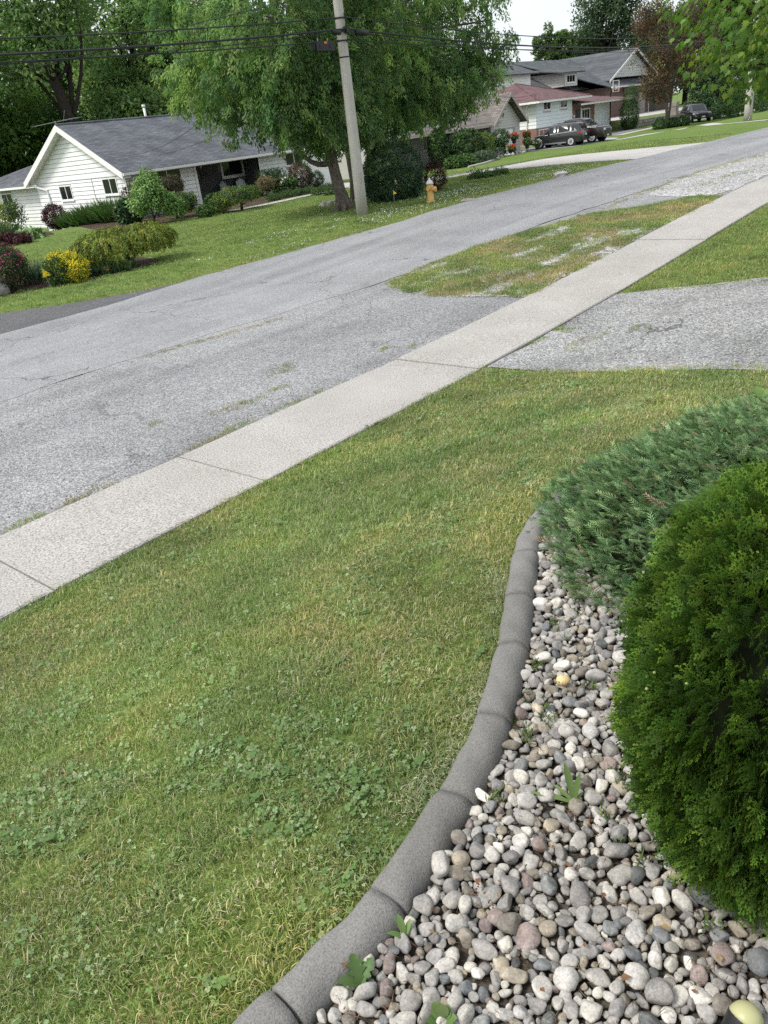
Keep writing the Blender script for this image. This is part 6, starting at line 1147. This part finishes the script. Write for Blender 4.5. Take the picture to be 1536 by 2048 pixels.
for v in bm.verts: q = v.co; v.co = Vector((CF[0]+q.x*CR[0]*.78, CF[1]+q.y*CR[1]*.78, max(.74, CF[2]+q.z*CR[2]*.78)))-Vector(off_(ced))
me = bpy.data.meshes.new('dark_core'); bm.to_mesh(me); bm.free(); me.materials.append(MT['core']); addobj('dark_core', me, ced)
m = 150; i = RNG.choice(n, 26); cc = np.repeat(i, 6); pc = pos[cc]+d[cc]*.045+sph(len(cc))*.028; bmv = np.array([(0, 0, 0), (.5, .4, 0), (0, 1, 0), (-.5, .4, 0), (0, .4, .5), (0, .4, -.5)]); bmf = np.array([(0, 1, 4), (1, 2, 4), (2, 3, 4), (3, 0, 4), (1, 0, 5), (2, 1, 5), (3, 2, 5), (0, 3, 5)])
V, F, T = bake(bmv, bmf, frames(unit(d[cc]+np.array([0, 0, .6])), sph(len(cc))), pc, np.full(len(cc), .0115), np.tile(np.array([[.30, .33, .12]]), (len(cc), 1))); addobj('seed_cones', npmesh('seed_cones', V-off_(ced), F, 'conifer', T), ced)
# creeping juniper
JP = [(3.30, 1.95), (3.02, 1.68), (2.76, 1.40), (2.72, 1.05), (2.8, .5), (4.0, -.1), (6.6, .2), (6.55, 1.0), (6.1, 1.5), (5.4, 1.85), (4.7, 2.0), (3.9, 2.08)]
jun = thing('creeping_juniper', 'low spreading blue green juniper behind the globe cedar, creeping over the edging', 'shrub', (4.4, 1.0, gz(4.4, 1.0)))
def edge_dist(x, y, poly):
    dmin = np.full(x.shape, 9.)
    for k in range(len(poly)):
        ax0, ay0 = poly[k]; bx1, by1 = poly[(k+1) % len(poly)]; vx, vy = bx1-ax0, by1-ay0; t_ = np.clip(((x-ax0)*vx+(y-ay0)*vy)/(vx*vx+vy*vy), 0, 1); dmin = np.minimum(dmin, np.hypot(x-ax0-t_*vx, y-ay0-t_*vy))
    return dmin
JP = rough_edge(JP, .15, .12, 6, 3.)
x = RNG.uniform(2.5, 6.8, 46000); y = RNG.uniform(-.3, 2.25, 46000); ok = inpoly(x, y, JP); x, y = x[ok], y[ok]; ed = edge_dist(x, y, JP); q = proj(np.stack([x, y, np.full(len(x), 1.)], 1)); ok = (q[:, 0] < 1900); x, y, ed = x[ok], y[ok], ed[ok]; n = len(x)
hm = (.05+.22*ssm(0, .5, ed))*(.45+1.0*fnoise(x*3.1, y*3.1, 3)); pos = np.stack([x, y, gh(x, y)+hm*(.72+.3*RNG.random(n))], 1)
od = unit(np.stack([x-4.9, y-.6, np.zeros(n)], 1)); dr_ = unit(od*.8+np.array([-.45, .25, 0])+np.stack([RNG.normal(0, .85, n), RNG.normal(0, .85, n), np.zeros(n)], 1)); ax = unit(dr_*.9+np.array([0, 0, .42])+sph(n)*.5); nr = unit(np.array([0, 0, 1.])+sph(n)*.8)
PVj, PFj = spray(7, .60, .30, .020, .12, .022); T0 = pick([((.105, .180, .075), 5), ((.078, .142, .062), 4), ((.155, .225, .095), 3), ((.24, .17, .11), .3)], n, .14)
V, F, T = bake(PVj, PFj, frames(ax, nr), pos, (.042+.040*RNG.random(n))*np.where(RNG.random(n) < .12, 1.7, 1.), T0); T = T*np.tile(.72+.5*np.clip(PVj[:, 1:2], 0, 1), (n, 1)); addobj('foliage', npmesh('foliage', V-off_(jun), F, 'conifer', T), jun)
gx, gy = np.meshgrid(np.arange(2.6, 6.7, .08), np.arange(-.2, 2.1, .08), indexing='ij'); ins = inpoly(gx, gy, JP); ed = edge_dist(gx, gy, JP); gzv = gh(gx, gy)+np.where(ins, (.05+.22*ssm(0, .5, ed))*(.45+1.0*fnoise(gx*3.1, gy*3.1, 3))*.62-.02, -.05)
Vg = np.stack([gx, gy, gzv], -1).reshape(-1, 3); ny2 = gx.shape[1]; i2, j2 = np.meshgrid(np.arange(gx.shape[0]-1), np.arange(ny2-1), indexing='ij'); b2_ = (i2*ny2+j2).ravel(); addobj('dark_core', npmesh('dark_core', Vg-off_(jun), np.stack([b2_, b2_+ny2, b2_+ny2+1, b2_+1], 1), 'core', smooth=True), jun)
mb = MB()
for k in range(7): a = rnd.uniform(0, 6.28); bough(mb, (4.5, .9, gz(4.5, .9)), (4.5+1.2*math.cos(a), .9+.6*math.sin(a), gz(4.5, .9)+.12), .02, .008, .1)
mb.build('stem', 'bark', jun, True)
# weeds, dry leaves, garden light
def weed(lab, base, specs, pal, w=.22, lobed=False):
    base = Vector(base); base.z = gz(base.x, base.y)+.03; t = thing('weed', lab, 'weed', base)
    for az, el, ln in specs:
        mb = MB(); dv = Vector((math.cos(az)*math.cos(el), math.sin(az)*math.cos(el), math.sin(el))); sd = Vector((-math.sin(az), math.cos(az), 0)); vs = []; kN = 8
        for k in range(kN+1):
            s = k/kN; ww_ = ln*w*math.sin(math.pi*min(1, .12+.86*s)**1.15)*.5; 
            if lobed: ww_ *= (1.25 if k % 2 else .6)
            c = base+dv*(ln*s)-Vector((0, 0, ln*.22*s*s)); vs += [c-sd*ww_+Vector((0, 0, ww_*.35)), c, c+sd*ww_+Vector((0, 0, ww_*.35))]
        fs = [(i*3+j, i*3+j+1, i*3+j+4, i*3+j+3) for i in range(kN) for j in range(2)]; mb.add(vs, fs); o = mb.build('leaf', 'sprigs', t, True)
        col = pick(pal, 1, .08)[0]; at = o.data.attributes.new('tint', 'FLOAT_COLOR', 'POINT'); at.data.foreach_set('color', np.tile([*col, 1.], len(o.data.vertices)).astype(np.float32))
LG = [((.125, .185, .060), 3), ((.095, .150, .048), 2)]; DG = [((.060, .105, .030), 3)]
weed('long leaved pale green weed among the stones beside the globe cedar', GP(1148, 1612, .02), [(1.95, .35, .15), (.9, 1.1, .165), (.1, 1.15, .13), (1.4, .5, .10), (-.3, .7, .06)], LG, .15)
weed('small upright weed with a yellowing leaf beside the edging', GP(812, 1880, .02), [(1.2, 1.1, .085), (2.4, .8, .07), (.2, .9, .06)], LG, .26)
weed('lobed dark green weed against the edging below the upright weed', GP(722, 1975, .02), [(1.0, .8, .09), (2.2, .5, .07), (.1, .7, .08)], DG, .5, True)
weed('bright green weed at the bottom edge of the photo', GP(885, 2045, .03), [(1.2, .9, .06), (2.4, .6, .05), (0, .8, .05), (-1, .7, .05), (.6, 1.2, .06)], DG+LG, .6)
weed('pale green seedling at the right edge of the lawn by the driveway', GP(1520, 800, .03), [(2.0, .9, .16), (.8, 1.0, .15), (3.2, .7, .14), (-.5, .8, .14)], LG, .5)
sp_px = [(1075, 1335), (1085, 1420), (1100, 1440), (1055, 1400), (1060, 1480), (1050, 1470), (1120, 1370), (1150, 1230), (1110, 1250), (1130, 1275), (1230, 1550), (1250, 1580), (1240, 1690), (1290, 1730), (1210, 1640), (1095, 1450), (1180, 1380), (1330, 1700), (1265, 1620), (990, 1600), (1420, 1860), (1350, 1780)]
for k, p in enumerate(sp_px):
    b_ = GP(*p, .02); b_.z = gz(b_.x, b_.y)+.012; t = thing('weed_sprig', 'tiny feathery sprig between the stones '+('beside the edging' if p[0] < 1105 and p[1] < 1500 else 'under the juniper tips' if p[1] < 1300 else 'close under the globe cedar' if p[0] > 1205 and p[1] > 1500 else 'in the narrow middle of the bed'), 'weed', b_, group='tiny sprigs between the bed stones'); m = 26
    axs = unit(np.stack([RNG.normal(0, .5, m), RNG.normal(0, .5, m), np.full(m, .9)], 1)); ps = np.array(b_)+np.stack([RNG.normal(0, .014, m), RNG.normal(0, .014, m), RNG.random(m)*.03], 1); V, F, T = leaves(ps, axs, sph(m), .018+.02*RNG.random(m), np.full(m, .006), pick([((.075, .125, .03), 3), ((.10, .14, .05), 2)], m)); addobj('leaves', npmesh('leaves', V-off_(t), F, 'sprigs', T), t)
dl_px = [(1000, 1800), (1170, 1900), (1240, 1960), (1340, 1860), (1395, 1990), (1090, 1700), (870, 1870), (690, 1940), (1140, 1740), (1440, 1930), (1210, 1790), (960, 1760), (1300, 1290), (1190, 1200), (1080, 1980)]
for k, p in enumerate(dl_px):
    b_ = GP(*p, .05); o = addobj('dry_leaf', npmesh('dry_leaf', np.array([(0, 0, 0), (.35, .4, .12), (.0, 1, .05), (-.35, .4, .10), (0, .45, -.05)]), np.array([(0, 1, 4, 0), (0, 1, 4, 4)][:0]+[(0, 1, 2, 4), (0, 4, 2, 3)]), 'dryleaf', np.tile(np.array([[.20, .105, .060] if k % 3 else [.28, .20, .10]]), (5, 1)))); s = rnd.uniform(.016, .030); o.matrix_world = Matrix.Translation((b_.x, b_.y, gz(b_.x, b_.y)+.06)) @ Matrix.Rotation(rnd.uniform(0, 6), 4, 'Z') @ Matrix.Rotation(rnd.uniform(-.4, .4), 4, 'X') @ Matrix.Diagonal((s, s, s, 1)); tag(o, 'curled brown dry leaf lying on the bed stones', 'leaf', 'dry leaves on the bed stones')
lp = GP(1490, 2040, .10); lp.z = gz(lp.x, lp.y)+.10; gl = thing('garden_light', 'small garden light with pale yellow dome on a black arm at the bottom right', 'garden light', (lp.x, lp.y, lp.z-.1)); mb = MB()
ld = Vector((.35, -.10, .35)).normalized(); mb.tube([lp-ld*.07, lp-ld*.065, lp-ld*.002, lp], [.018, .034, .040, .040], 20); mb.tube([lp-ld*.06, lp-ld*.06-Vector((0, 0, .10))], .012, 8); mb.build('housing', 'black', gl, True)
mb = MB(); mb.tube([lp+ld*(.042*math.sin(a*.1963)) for a in range(9)], [max(.001, .039*math.cos(a*.1963)) for a in range(9)], 20); mb.build('dome_lens', 'lens', gl, True)

# ------------------------------------------------------------------ grass, clover, loose gravel (uncountable: instanced)
def scatter(name, label, cat, protos_, pts, rot, scl, idx):
    pc = bpy.data.collections.new(name+'_pieces')
    for k, me in enumerate(protos_): pc.objects.link(bpy.data.objects.new(f'{name}_piece_{k:02d}', me))
    me = bpy.data.meshes.new(name); n = len(pts); me.vertices.add(n); me.vertices.foreach_set('co', np.asarray(pts, np.float32).ravel())
    for nm, ty, arr, key in (('rot', 'FLOAT_VECTOR', rot, 'vector'), ('scl', 'FLOAT', scl, 'value'), ('pidx', 'INT', idx, 'value')):
        a = me.attributes.new(nm, ty, 'POINT'); a.data.foreach_set(key, np.asarray(arr, np.int32 if ty == 'INT' else np.float32).ravel())
    o = addobj(name, me); stuff(o, label, cat)
    ng = bpy.data.node_groups.new(name, 'GeometryNodeTree'); ng.interface.new_socket('Geometry', in_out='INPUT', socket_type='NodeSocketGeometry'); ng.interface.new_socket('Geometry', in_out='OUTPUT', socket_type='NodeSocketGeometry')
    n_ = ng.nodes; l = ng.links; gi = n_.new('NodeGroupInput'); go = n_.new('NodeGroupOutput'); ip = n_.new('GeometryNodeInstanceOnPoints'); ci = n_.new('GeometryNodeCollectionInfo')
    ci.inputs['Collection'].default_value = pc; ci.inputs['Separate Children'].default_value = True; ci.inputs['Reset Children'].default_value = True; ip.inputs['Pick Instance'].default_value = True
    mp = n_.new('GeometryNodeMeshToPoints'); l.new(gi.outputs[0], mp.inputs['Mesh']); l.new(mp.outputs[0], ip.inputs['Points']); l.new(ci.outputs[0], ip.inputs['Instance'])
    def att(nm, ty): a = n_.new('GeometryNodeInputNamedAttribute'); a.data_type = ty; a.inputs['Name'].default_value = nm; return a.outputs['Attribute']
    er_ = n_.new('FunctionNodeEulerToRotation'); l.new(att('rot', 'FLOAT_VECTOR'), er_.inputs[0]); l.new(er_.outputs[0], ip.inputs['Rotation']); l.new(att('scl', 'FLOAT'), ip.inputs['Scale']); l.new(att('pidx', 'INT'), ip.inputs['Instance Index'])
    l.new(ip.outputs[0], go.inputs[0]); md = o.modifiers.new('scatter', 'NODES'); md.node_group = ng; return o
def tuft(nb, rad, h, w_, pal, lean=.8, seed=0):
    a = RNG.random(nb)*6.283; r = rad*np.sqrt(RNG.random(nb)); b = np.stack([np.cos(a)*r, np.sin(a)*r, np.zeros(nb)], 1); az = RNG.random(nb)*6.283; le = lean*(.25+.75*RNG.random(nb)); hh = h*(.45+.75*RNG.random(nb))
    dirv = np.stack([np.cos(az), np.sin(az), np.zeros(nb)], 1); sd = np.stack([-np.sin(az), np.cos(az), np.zeros(nb)], 1); ww = (w_*(.7+.6*RNG.random(nb)))[:, None]; up = np.array([0, 0, 1.])
    mid = b+dirv*(hh*le*.35)[:, None]+up*(hh*.62)[:, None]; tip = b+dirv*(hh*le)[:, None]+up*(hh*np.sqrt(np.clip(1-(le*.75)**2, .08, 1)))[:, None]
    tw = (RNG.random(nb)-.5)[:, None]*.9; sd2 = unit(sd+dirv*tw)
    V = np.stack([b-sd2*ww, b+sd2*ww, mid+sd2*ww*.8, mid-sd2*ww*.8, tip], 1).reshape(-1, 3); k = (np.arange(nb)*5)[:, None]; F = np.concatenate([k+np.array([[0, 1, 2]]), k+np.array([[0, 2, 3]]), k+np.array([[3, 2, 4]])])
    return npmesh('tuft', V, F, 'grass', np.repeat(pick(pal, nb, .16), 5, 0))
def clover(nl, rad, pal, size=.011, h=.032):
    V, F, T = [], [], []; k0 = 0
    for _ in range(nl):
        a = rnd.uniform(0, 6.28); r = rad*math.sqrt(rnd.random()); c = np.array([math.cos(a)*r, math.sin(a)*r, h*rnd.uniform(.5, 1.1)]); tl = unit(np.array([rnd.gauss(0, .35), rnd.gauss(0, .35), 1.])); col = pick(pal, 1, .14); t0 = rnd.uniform(0, 6.28); s = size*rnd.uniform(.7, 1.25)
        u = unit(np.cross(tl, [1, 0, .1])); v = np.cross(tl, u)
        for j in range(3):
            th = t0+j*2.094; d1 = u*math.cos(th)+v*math.sin(th); d2 = np.cross(tl, d1); pts = [c]+[c+d1*s*x_+d2*s*y_+tl*s*z_ for x_, y_, z_ in ((.45, -.55, .12), (1.0, -.48, .05), (1.02, 0, -.05), (1.0, .48, .05), (.45, .55, .12))]
            V += pts; F += [(k0, k0+i, k0+i+1) for i in range(1, 5)]; T += [col[0]]*6; k0 += 6
    return npmesh('clover', np.array(V), np.array(F), 'grass', np.array(T))
GR = [((.134, .194, .052), 4), ((.196, .250, .088), 3), ((.080, .130, .036), 4), ((.31, .30, .19), .9)]
GY = [((.178, .202, .062), 4), ((.250, .258, .110), 3), ((.112, .148, .046), 4), ((.33, .31, .20), 1.1)]
GD = [((.28, .24, .13), 4), ((.19, .16, .075), 3), ((.14, .16, .05), 3), ((.36, .32, .20), 1)]
CL = [((.105, .168, .056), 4), ((.150, .215, .088), 3), ((.22, .28, .15), 1.2)]
gp_ = [tuft(34, .055, .030, .0013, GR, 1.15), tuft(34, .055, .027, .0013, GR, 1.2), tuft(30, .055, .033, .0014, GR, 1.0), tuft(34, .055, .028, .0013, GY, 1.2), tuft(34, .055, .026, .0013, GY, 1.2), tuft(30, .055, .031, .0014, GY, 1.1), tuft(26, .06, .024, .0013, GD, 1.3), tuft(26, .06, .023, .0013, GD, 1.3), clover(10, .05, CL, .0072, .026), clover(12, .06, CL, .0062, .027), clover(6, .05, CL, .0105, .028), clover(10, .06, CL, .0055, .022)]
def scat_pts(x, y, base=0.0): return np.stack([x, y, gh(x, y)+base], 1)
def rots(n, tilt=.12): return np.stack([RNG.normal(0, tilt, n), RNG.normal(0, tilt, n), RNG.random(n)*6.283], 1)
# near lawn
n = 74000; x = RNG.uniform(-1.8, 8.0, n); y = RNG.uniform(.75, 5.21, n); D = np.hypot(x, y); dens = np.clip(1.15-.12*D, .36, 1.)
dens = dens*np.clip(1.55-1.3*fnoise(x*5.5, y*5.5, 24), .35, 1.); k = (RNG.random(n) < dens) & ~inpoly(x, y, bed_full) & ((x < 7.72-.06*(5.2-y)) | (y > 5.2)) & (y < 5.19+.03*np.sin(x*7)); x, y = x[k], y[k]; D = D[k]; n = len(x)
f1 = fnoise(x*.9, y*.9, 21); f2 = fnoise(x*2.6, y*2.6, 22); f3 = fnoise(x*1.6+5, y*1.6, 23); rr = RNG.random(n); idx = RNG.integers(0, 3, n)
pyel = np.clip((f1-.44)*5.+.25*ssm(2.2, 3.6, D)-.10*ssm(1.6, 1.0, D), 0, .95); idx = np.where(rr < pyel, RNG.integers(3, 6, n), idx); r2 = RNG.random(n); idx = np.where(r2 < np.clip((f2-.52)*2.2, .04, .42), RNG.integers(6, 8, n), idx)
pcl = np.clip((f3-.46)*1.8, .06, .38)*(1-.55*ssm(2.4, 4.0, D)); idx = np.where(RNG.random(n) < pcl, RNG.integers(8, 12, n), idx)
lawn_near = scatter('lawn_grass', 'short mown lawn grass mixed with clover beside the stone bed', 'grass', gp_, scat_pts(x, y), rots(n), (.6+.65*RNG.random(n))*(.8+.5*fnoise(x*3.3, y*3.3, 25))*(1+.10*np.clip(D-3, 0, 5)), idx)
# other lawns and rough edges: bigger, sparser tufts of the same blades
def patch_pts(poly, n): px = [p[0] for p in poly]; py = [p[1] for p in poly]; x = RNG.uniform(min(px), max(px), n); y = RNG.uniform(min(py), max(py), n); k = inpoly(x, y, poly); return x[k], y[k]
lp_ = [tuft(20, .10, .060, .0035, GR, .9), tuft(20, .10, .055, .0035, GR, 1.0), tuft(20, .10, .06, .0035, GY, .95), tuft(20, .10, .05, .0035, GY, 1.), tuft(18, .11, .045, .0035, GD, 1.15), tuft(18, .11, .05, .0035, GD, 1.1), clover(10, .1, CL, .02, .05)]
xa, ya = patch_pts([(11.75, 5.15), (12.2, -2), (26, -2), (26, 5.15)], 15000)
ia = np.where(RNG.random(len(xa)) < .3+.4*fnoise(xa*.7, ya*.7, 31), RNG.integers(2, 4, len(xa)), RNG.integers(0, 2, len(xa))); ia = np.where(RNG.random(len(xa)) < .10, 4, ia)
scatter('lawn_grass', 'lawn grass beyond the near driveway at the right edge', 'grass', lp_, scat_pts(xa, ya), rots(len(xa)), .6+.5*RNG.random(len(xa)), ia)
isl = [(11.65, 9.95), (11.1, 9.2), (10.95, 8.3), (11.0, 7.3), (11.1, 6.56), (15, 6.56), (18, 6.56), (20.4, 6.56), (20.6, 7.2), (19.6, 7.9), (18.2, 9.2), (15.6, 9.8), (13.8, 10.05)]
xi, yi = patch_pts(rough_edge(isl, .3, .18, 9), 16000); fi = fnoise(xi*.55+1.1, yi*2.1+.4, 41); ki = (fi < .62) | (RNG.random(len(xi)) < .18); xi, yi, fi = xi[ki], yi[ki], fi[ki]
gcol = .5+1.5*(fnoise(xi*1.3, yi*1.9, 42)-.5); ii_ = np.where(gcol > .50, RNG.integers(0, 2, len(xi)), np.where(gcol > .33, RNG.integers(2, 4, len(xi)), RNG.integers(4, 6, len(xi)))); ii_ = np.where(RNG.random(len(xi)) < .25, RNG.integers(2, 6, len(xi)), ii_)
island = sheet('roadside_verge', rough_edge(isl, .3, .12, 9), .015, 'gravel', .5)
scatter('verge_grass', 'patchy yellowing grass on the verge between road and sidewalk', 'grass', lp_, scat_pts(xi, yi, .016), rots(len(xi)), .5+.6*RNG.random(len(xi)), ii_)
# far lawns
nf = 46000; xf = RNG.uniform(4, 46, nf); yf = RNG.uniform(14.4, 36, nf); fy = np.interp(xf, FAR_X, FAR_Y); dk = np.array([(11.6, 15.2), (10.3, 16.0), (8.9, 16.9), (7.6, 18.2), (6.6, 20), (5.6, 24), (5, 40), (-30, 40), (-30, 15.2)])
fd_poly = [(33.2, 13.9), (40.5, 13.8), (39.0, 19.5), (37.8, 23.5), (38.2, 27), (39.6, 36), (36.5, 36), (34.2, 32), (31.2, 23.6), (32.2, 20.6), (33.4, 17.5)]
mu = [[G(*p)[:2] for p in [(-60, 600), (110, 572), (230, 548), (330, 520), (270, 515), (60, 545), (-60, 560)]]]
kf = (yf > fy+.02+.1*np.sin(xf*3)) & ~inpoly(xf, yf, dk) & ~inpoly(xf, yf, fd_poly) & ~inpoly(xf, yf, mu[0]) & (RNG.random(nf) < np.clip(1.25-.055*(yf-fy), .25, 1)); xf, yf, fy = xf[kf], yf[kf], fy[kf]; e_ = yf-fy
iff = np.where(RNG.random(len(xf)) < np.clip(.85-e_*.45, .10, .85)*(.5+fnoise(xf*.5, yf*.5, 51)), RNG.integers(2, 4, len(xf)), RNG.integers(0, 2, len(xf))); iff = np.where((e_ < .5) & (RNG.random(len(xf)) < .3), RNG.integers(4, 6, len(xf)), iff)
scatter('far_lawn_grass', 'mown grass of the lawns across the road', 'grass', lp_, scat_pts(xf, yf), rots(len(xf)), .75+.55*RNG.random(len(xf)), iff)
# white clover heads along the far verge
nw = 2600; xw = RNG.uniform(13, 36, nw); ew = np.abs(RNG.normal(1.6, .9, nw))+.3; yw = np.interp(xw, FAR_X, FAR_Y)+ew; kw = (fnoise(xw*.7, yw*.9, 61) > .50) & ~inpoly(xw, yw, fd_poly); xw, yw = xw[kw], yw[kw]
wv_ = np.array([(1, 0, 0), (-1, 0, 0), (0, 1, 0), (0, -1, 0), (0, 0, 1), (0, 0, -1)])*.017; wf = np.array([(0, 2, 4), (2, 1, 4), (1, 3, 4), (3, 0, 4), (2, 0, 5), (1, 2, 5), (3, 1, 5), (0, 3, 5)])
scatter('clover_flowers', 'white clover heads dotted along the far roadside grass', 'flowers', [npmesh('clover_head', wv_, wf, 'white')], scat_pts(xw, yw, .055), rots(len(xw)), .45+.5*RNG.random(len(xw)), np.zeros(len(xw)))
# weeds and straw in cracks and along edges
wx, wyv, wi_, ws = [], [], [], []
def spot(px, py, n, rx_, ry_, lo, hi, s=.7):
    c = G(px, py)
    for _ in range(n):
        x_, y_ = c.x+rnd.gauss(0, rx_), c.y+rnd.gauss(0, ry_)
        if 5.12 < y_ < 6.56: y_ = 5.14-abs(rnd.gauss(0, .03)) if y_ < 5.85 else 6.56+abs(rnd.gauss(0, .03))    # never on the slabs
        wx.append(x_); wyv.append(y_); wi_.append(rnd.randrange(lo, hi)); ws.append(s*rnd.uniform(.6, 1.2))
for px, py, n, a, b, lo, hi in [(570, 740, 16, .13, .07, 0, 3), (510, 802, 14, .2, .05, 1, 5), (450, 822, 14, .2, .05, 4, 6), (565, 775, 5, .1, .04, 0, 2), (310, 848, 5, .07, .03, 0, 2), (770, 700, 6, .08, .03, 0, 2), (820, 697, 4, .08, .03, 0, 2), (600, 805, 18, .3, .04, 0, 5), (475, 858, 12, .14, .03, 0, 2), (430, 885, 22, .16, .04, 4, 6), (160, 1000, 22, .2, .03, 4, 6), (60, 1050, 18, .25, .03, 0, 3), (1110, 660, 24, .05, .22, 0, 3), (1280, 657, 8, .1, .05, 0, 3), (1190, 680, 10, .3, .04, 0, 5), (1150, 688, 8, .2, .04, 2, 6), (1040, 690, 8, .3, .03, 0, 3), (900, 790, 6, .15, .02, 0, 2)]: spot(px, py, n, a, b, lo, hi)
for k in range(330):    # dry grass strip between the road and the gravel parking
    t = rnd.random(); spot(lerp(1085, 1536, t), lerp(482, 308, t)-18*math.sin(t*3.1), 1, .5, .16, 2, 6, .75)
for px, py in ((1455, 352), (1490, 345), (1400, 372)):
    spot(px, py, 26, .6, .12, 0, 5, .6)
for k in range(170):    # straw swept along the road edge
    t = rnd.random(); px = lerp(300, 560, t); py = lerp(712, 640, t); spot(px, py, 1, .2, .045, 4, 6, .45)
for k in range(130): x_ = rnd.uniform(.5, 11); wx.append(x_); wyv.append(6.53+rnd.gauss(0, .015)); wi_.append(rnd.choice((0, 2, 4, 5, 5))); ws.append(.3*rnd.uniform(.5, 1.1))
for jx in joints[3:9]:
    for k in range(12): wx.append(jx+rnd.gauss(0, .006)); wyv.append(rnd.uniform(5.2, 6.5)); wi_.append(rnd.choice((0, 2, 4))); ws.append(.13*rnd.uniform(.6, 1.2))
for k in range(420):    # rough driveway edges
    x_ = rnd.choice((7.72, 11.72))+rnd.gauss(0, .05); y_ = rnd.uniform(1.2, 5.1); wx.append(x_); wyv.append(y_); wi_.append(rnd.randrange(0, 6)); ws.append(.45*rnd.uniform(.6, 1.1))
wx, wyv = np.array(wx), np.array(wyv); onwalk = (wyv > 5.2) & (wyv < 6.5)
scatter('crack_weeds', 'small weeds and dry straw in the cracks and along the pavement edges', 'weeds', lp_, scat_pts(wx, wyv, 0)+np.stack([0*wx, 0*wx, np.where(onwalk, .028, .012)], 1), rots(len(wx)), ws, wi_)
# clippings on the lawn
cx_, cy_ = [], []
for (x0, y0), (x1, y1), m in [((1000, 800), (1090, 785), 90), ((1090, 785), (1160, 800), 60), ((1160, 880), (1240, 830), 80), ((1240, 830), (1290, 800), 50), ((880, 830), (1000, 805), 40), ((1000, 1150), (1010, 1330), 90), ((1000, 1330), (930, 1500), 90), ((930, 1500), (800, 1640), 60), ((560, 1400), (640, 1330), 14), ((100, 1650), (300, 1560), 18), ((420, 1860), (560, 1730), 16)]:
    for _ in range(m): t = rnd.random(); c = G(lerp(x0, x1, t)+rnd.gauss(0, 12), lerp(y0, y1, t)+rnd.gauss(0, 6)); cx_.append(c.x); cy_.append(c.y)
cx_, cy_ = np.array(cx_), np.array(cy_); k = ~inpoly(cx_, cy_, bed_full); cx_, cy_ = cx_[k], cy_[k]
CLP = [((.34, .33, .22), 3), ((.24, .25, .15), 3), ((.42, .40, .30), 1)]
scatter('grass_clippings', 'dry grass clippings left in trails on the lawn', 'clippings', [tuft(14, .05, .014, .0010, CLP, 2.6), tuft(12, .06, .012, .0011, CLP, 3.0)], scat_pts(cx_, cy_, .020), rots(len(cx_), .3), .8+.5*RNG.random(len(cx_)), RNG.integers(0, 2, len(cx_)))
# needles and dead bits between the bed stones
LT = [((.16, .09, .05), 3), ((.22, .15, .09), 2), ((.09, .06, .04), 2), ((.30, .25, .17), 1)]
xl, yl = patch_pts(bed_poly, 3600); kl = (proj(np.stack([xl, yl, np.full(len(xl), .78)], 1))[:, 1] > 1000) & (xl > .1); xl, yl = xl[kl], yl[kl]
FOL = 1.0
scatter('leaf_litter', 'brown needles and dead bits caught between the bed stones', 'litter', [tuft(7, .03, .016, .0011, LT, 3.), tuft(5, .03, .022, .0009, LT, 3.), tuft(9, .025, .010, .0016, LT, 3.)], scat_pts(xl, yl, .030), rots(len(xl), .3), .7+.7*RNG.random(len(xl)), RNG.integers(0, 3, len(xl)))
# loose gravel
gpm = [npmesh('pebble', protos[k][0]*.008*np.array([1, .8, .55]), protos[k][1], 'st_'+names[c], smooth=True) for k, c in ((0, 0), (3, 2), (6, 1), (9, 0), (12, 5))]
xg, yg = [], []
u_, v_ = patch_pts(apron_poly, 9000); kk = RNG.random(len(u_)) < np.clip(.12+1.0*(fnoise(u_*.6, v_*.9, 71)-.42)+.7*(v_ < 7.0), .02, 1); xg.append(u_[kk]); yg.append(v_[kk])
u_, v_ = patch_pts(isl, 9000); kk = fnoise(u_*.55+1.1, v_*2.1+.4, 41) > .58; xg.append(u_[kk]); yg.append(v_[kk])
u_, v_ = patch_pts([(7.7, 5.15), (7.7, 0), (11.8, 0), (11.6, 5.15)], 4500); kk = RNG.random(len(u_)) < .5; xg.append(u_[kk]); yg.append(v_[kk])
u_, v_ = patch_pts([(20.7, 6.6), (34, 6.6), (34, 9), (22, 9)], 5000); xg.append(u_); yg.append(v_)
xg = np.concatenate(xg); yg = np.concatenate(yg); scatter('loose_gravel', 'loose gravel strewn over the roadside asphalt and verge', 'gravel', gpm, scat_pts(xg, yg, .018), rots(len(xg), .3), .7+.8*RNG.random(len(xg)), RNG.integers(0, 5, len(xg)))
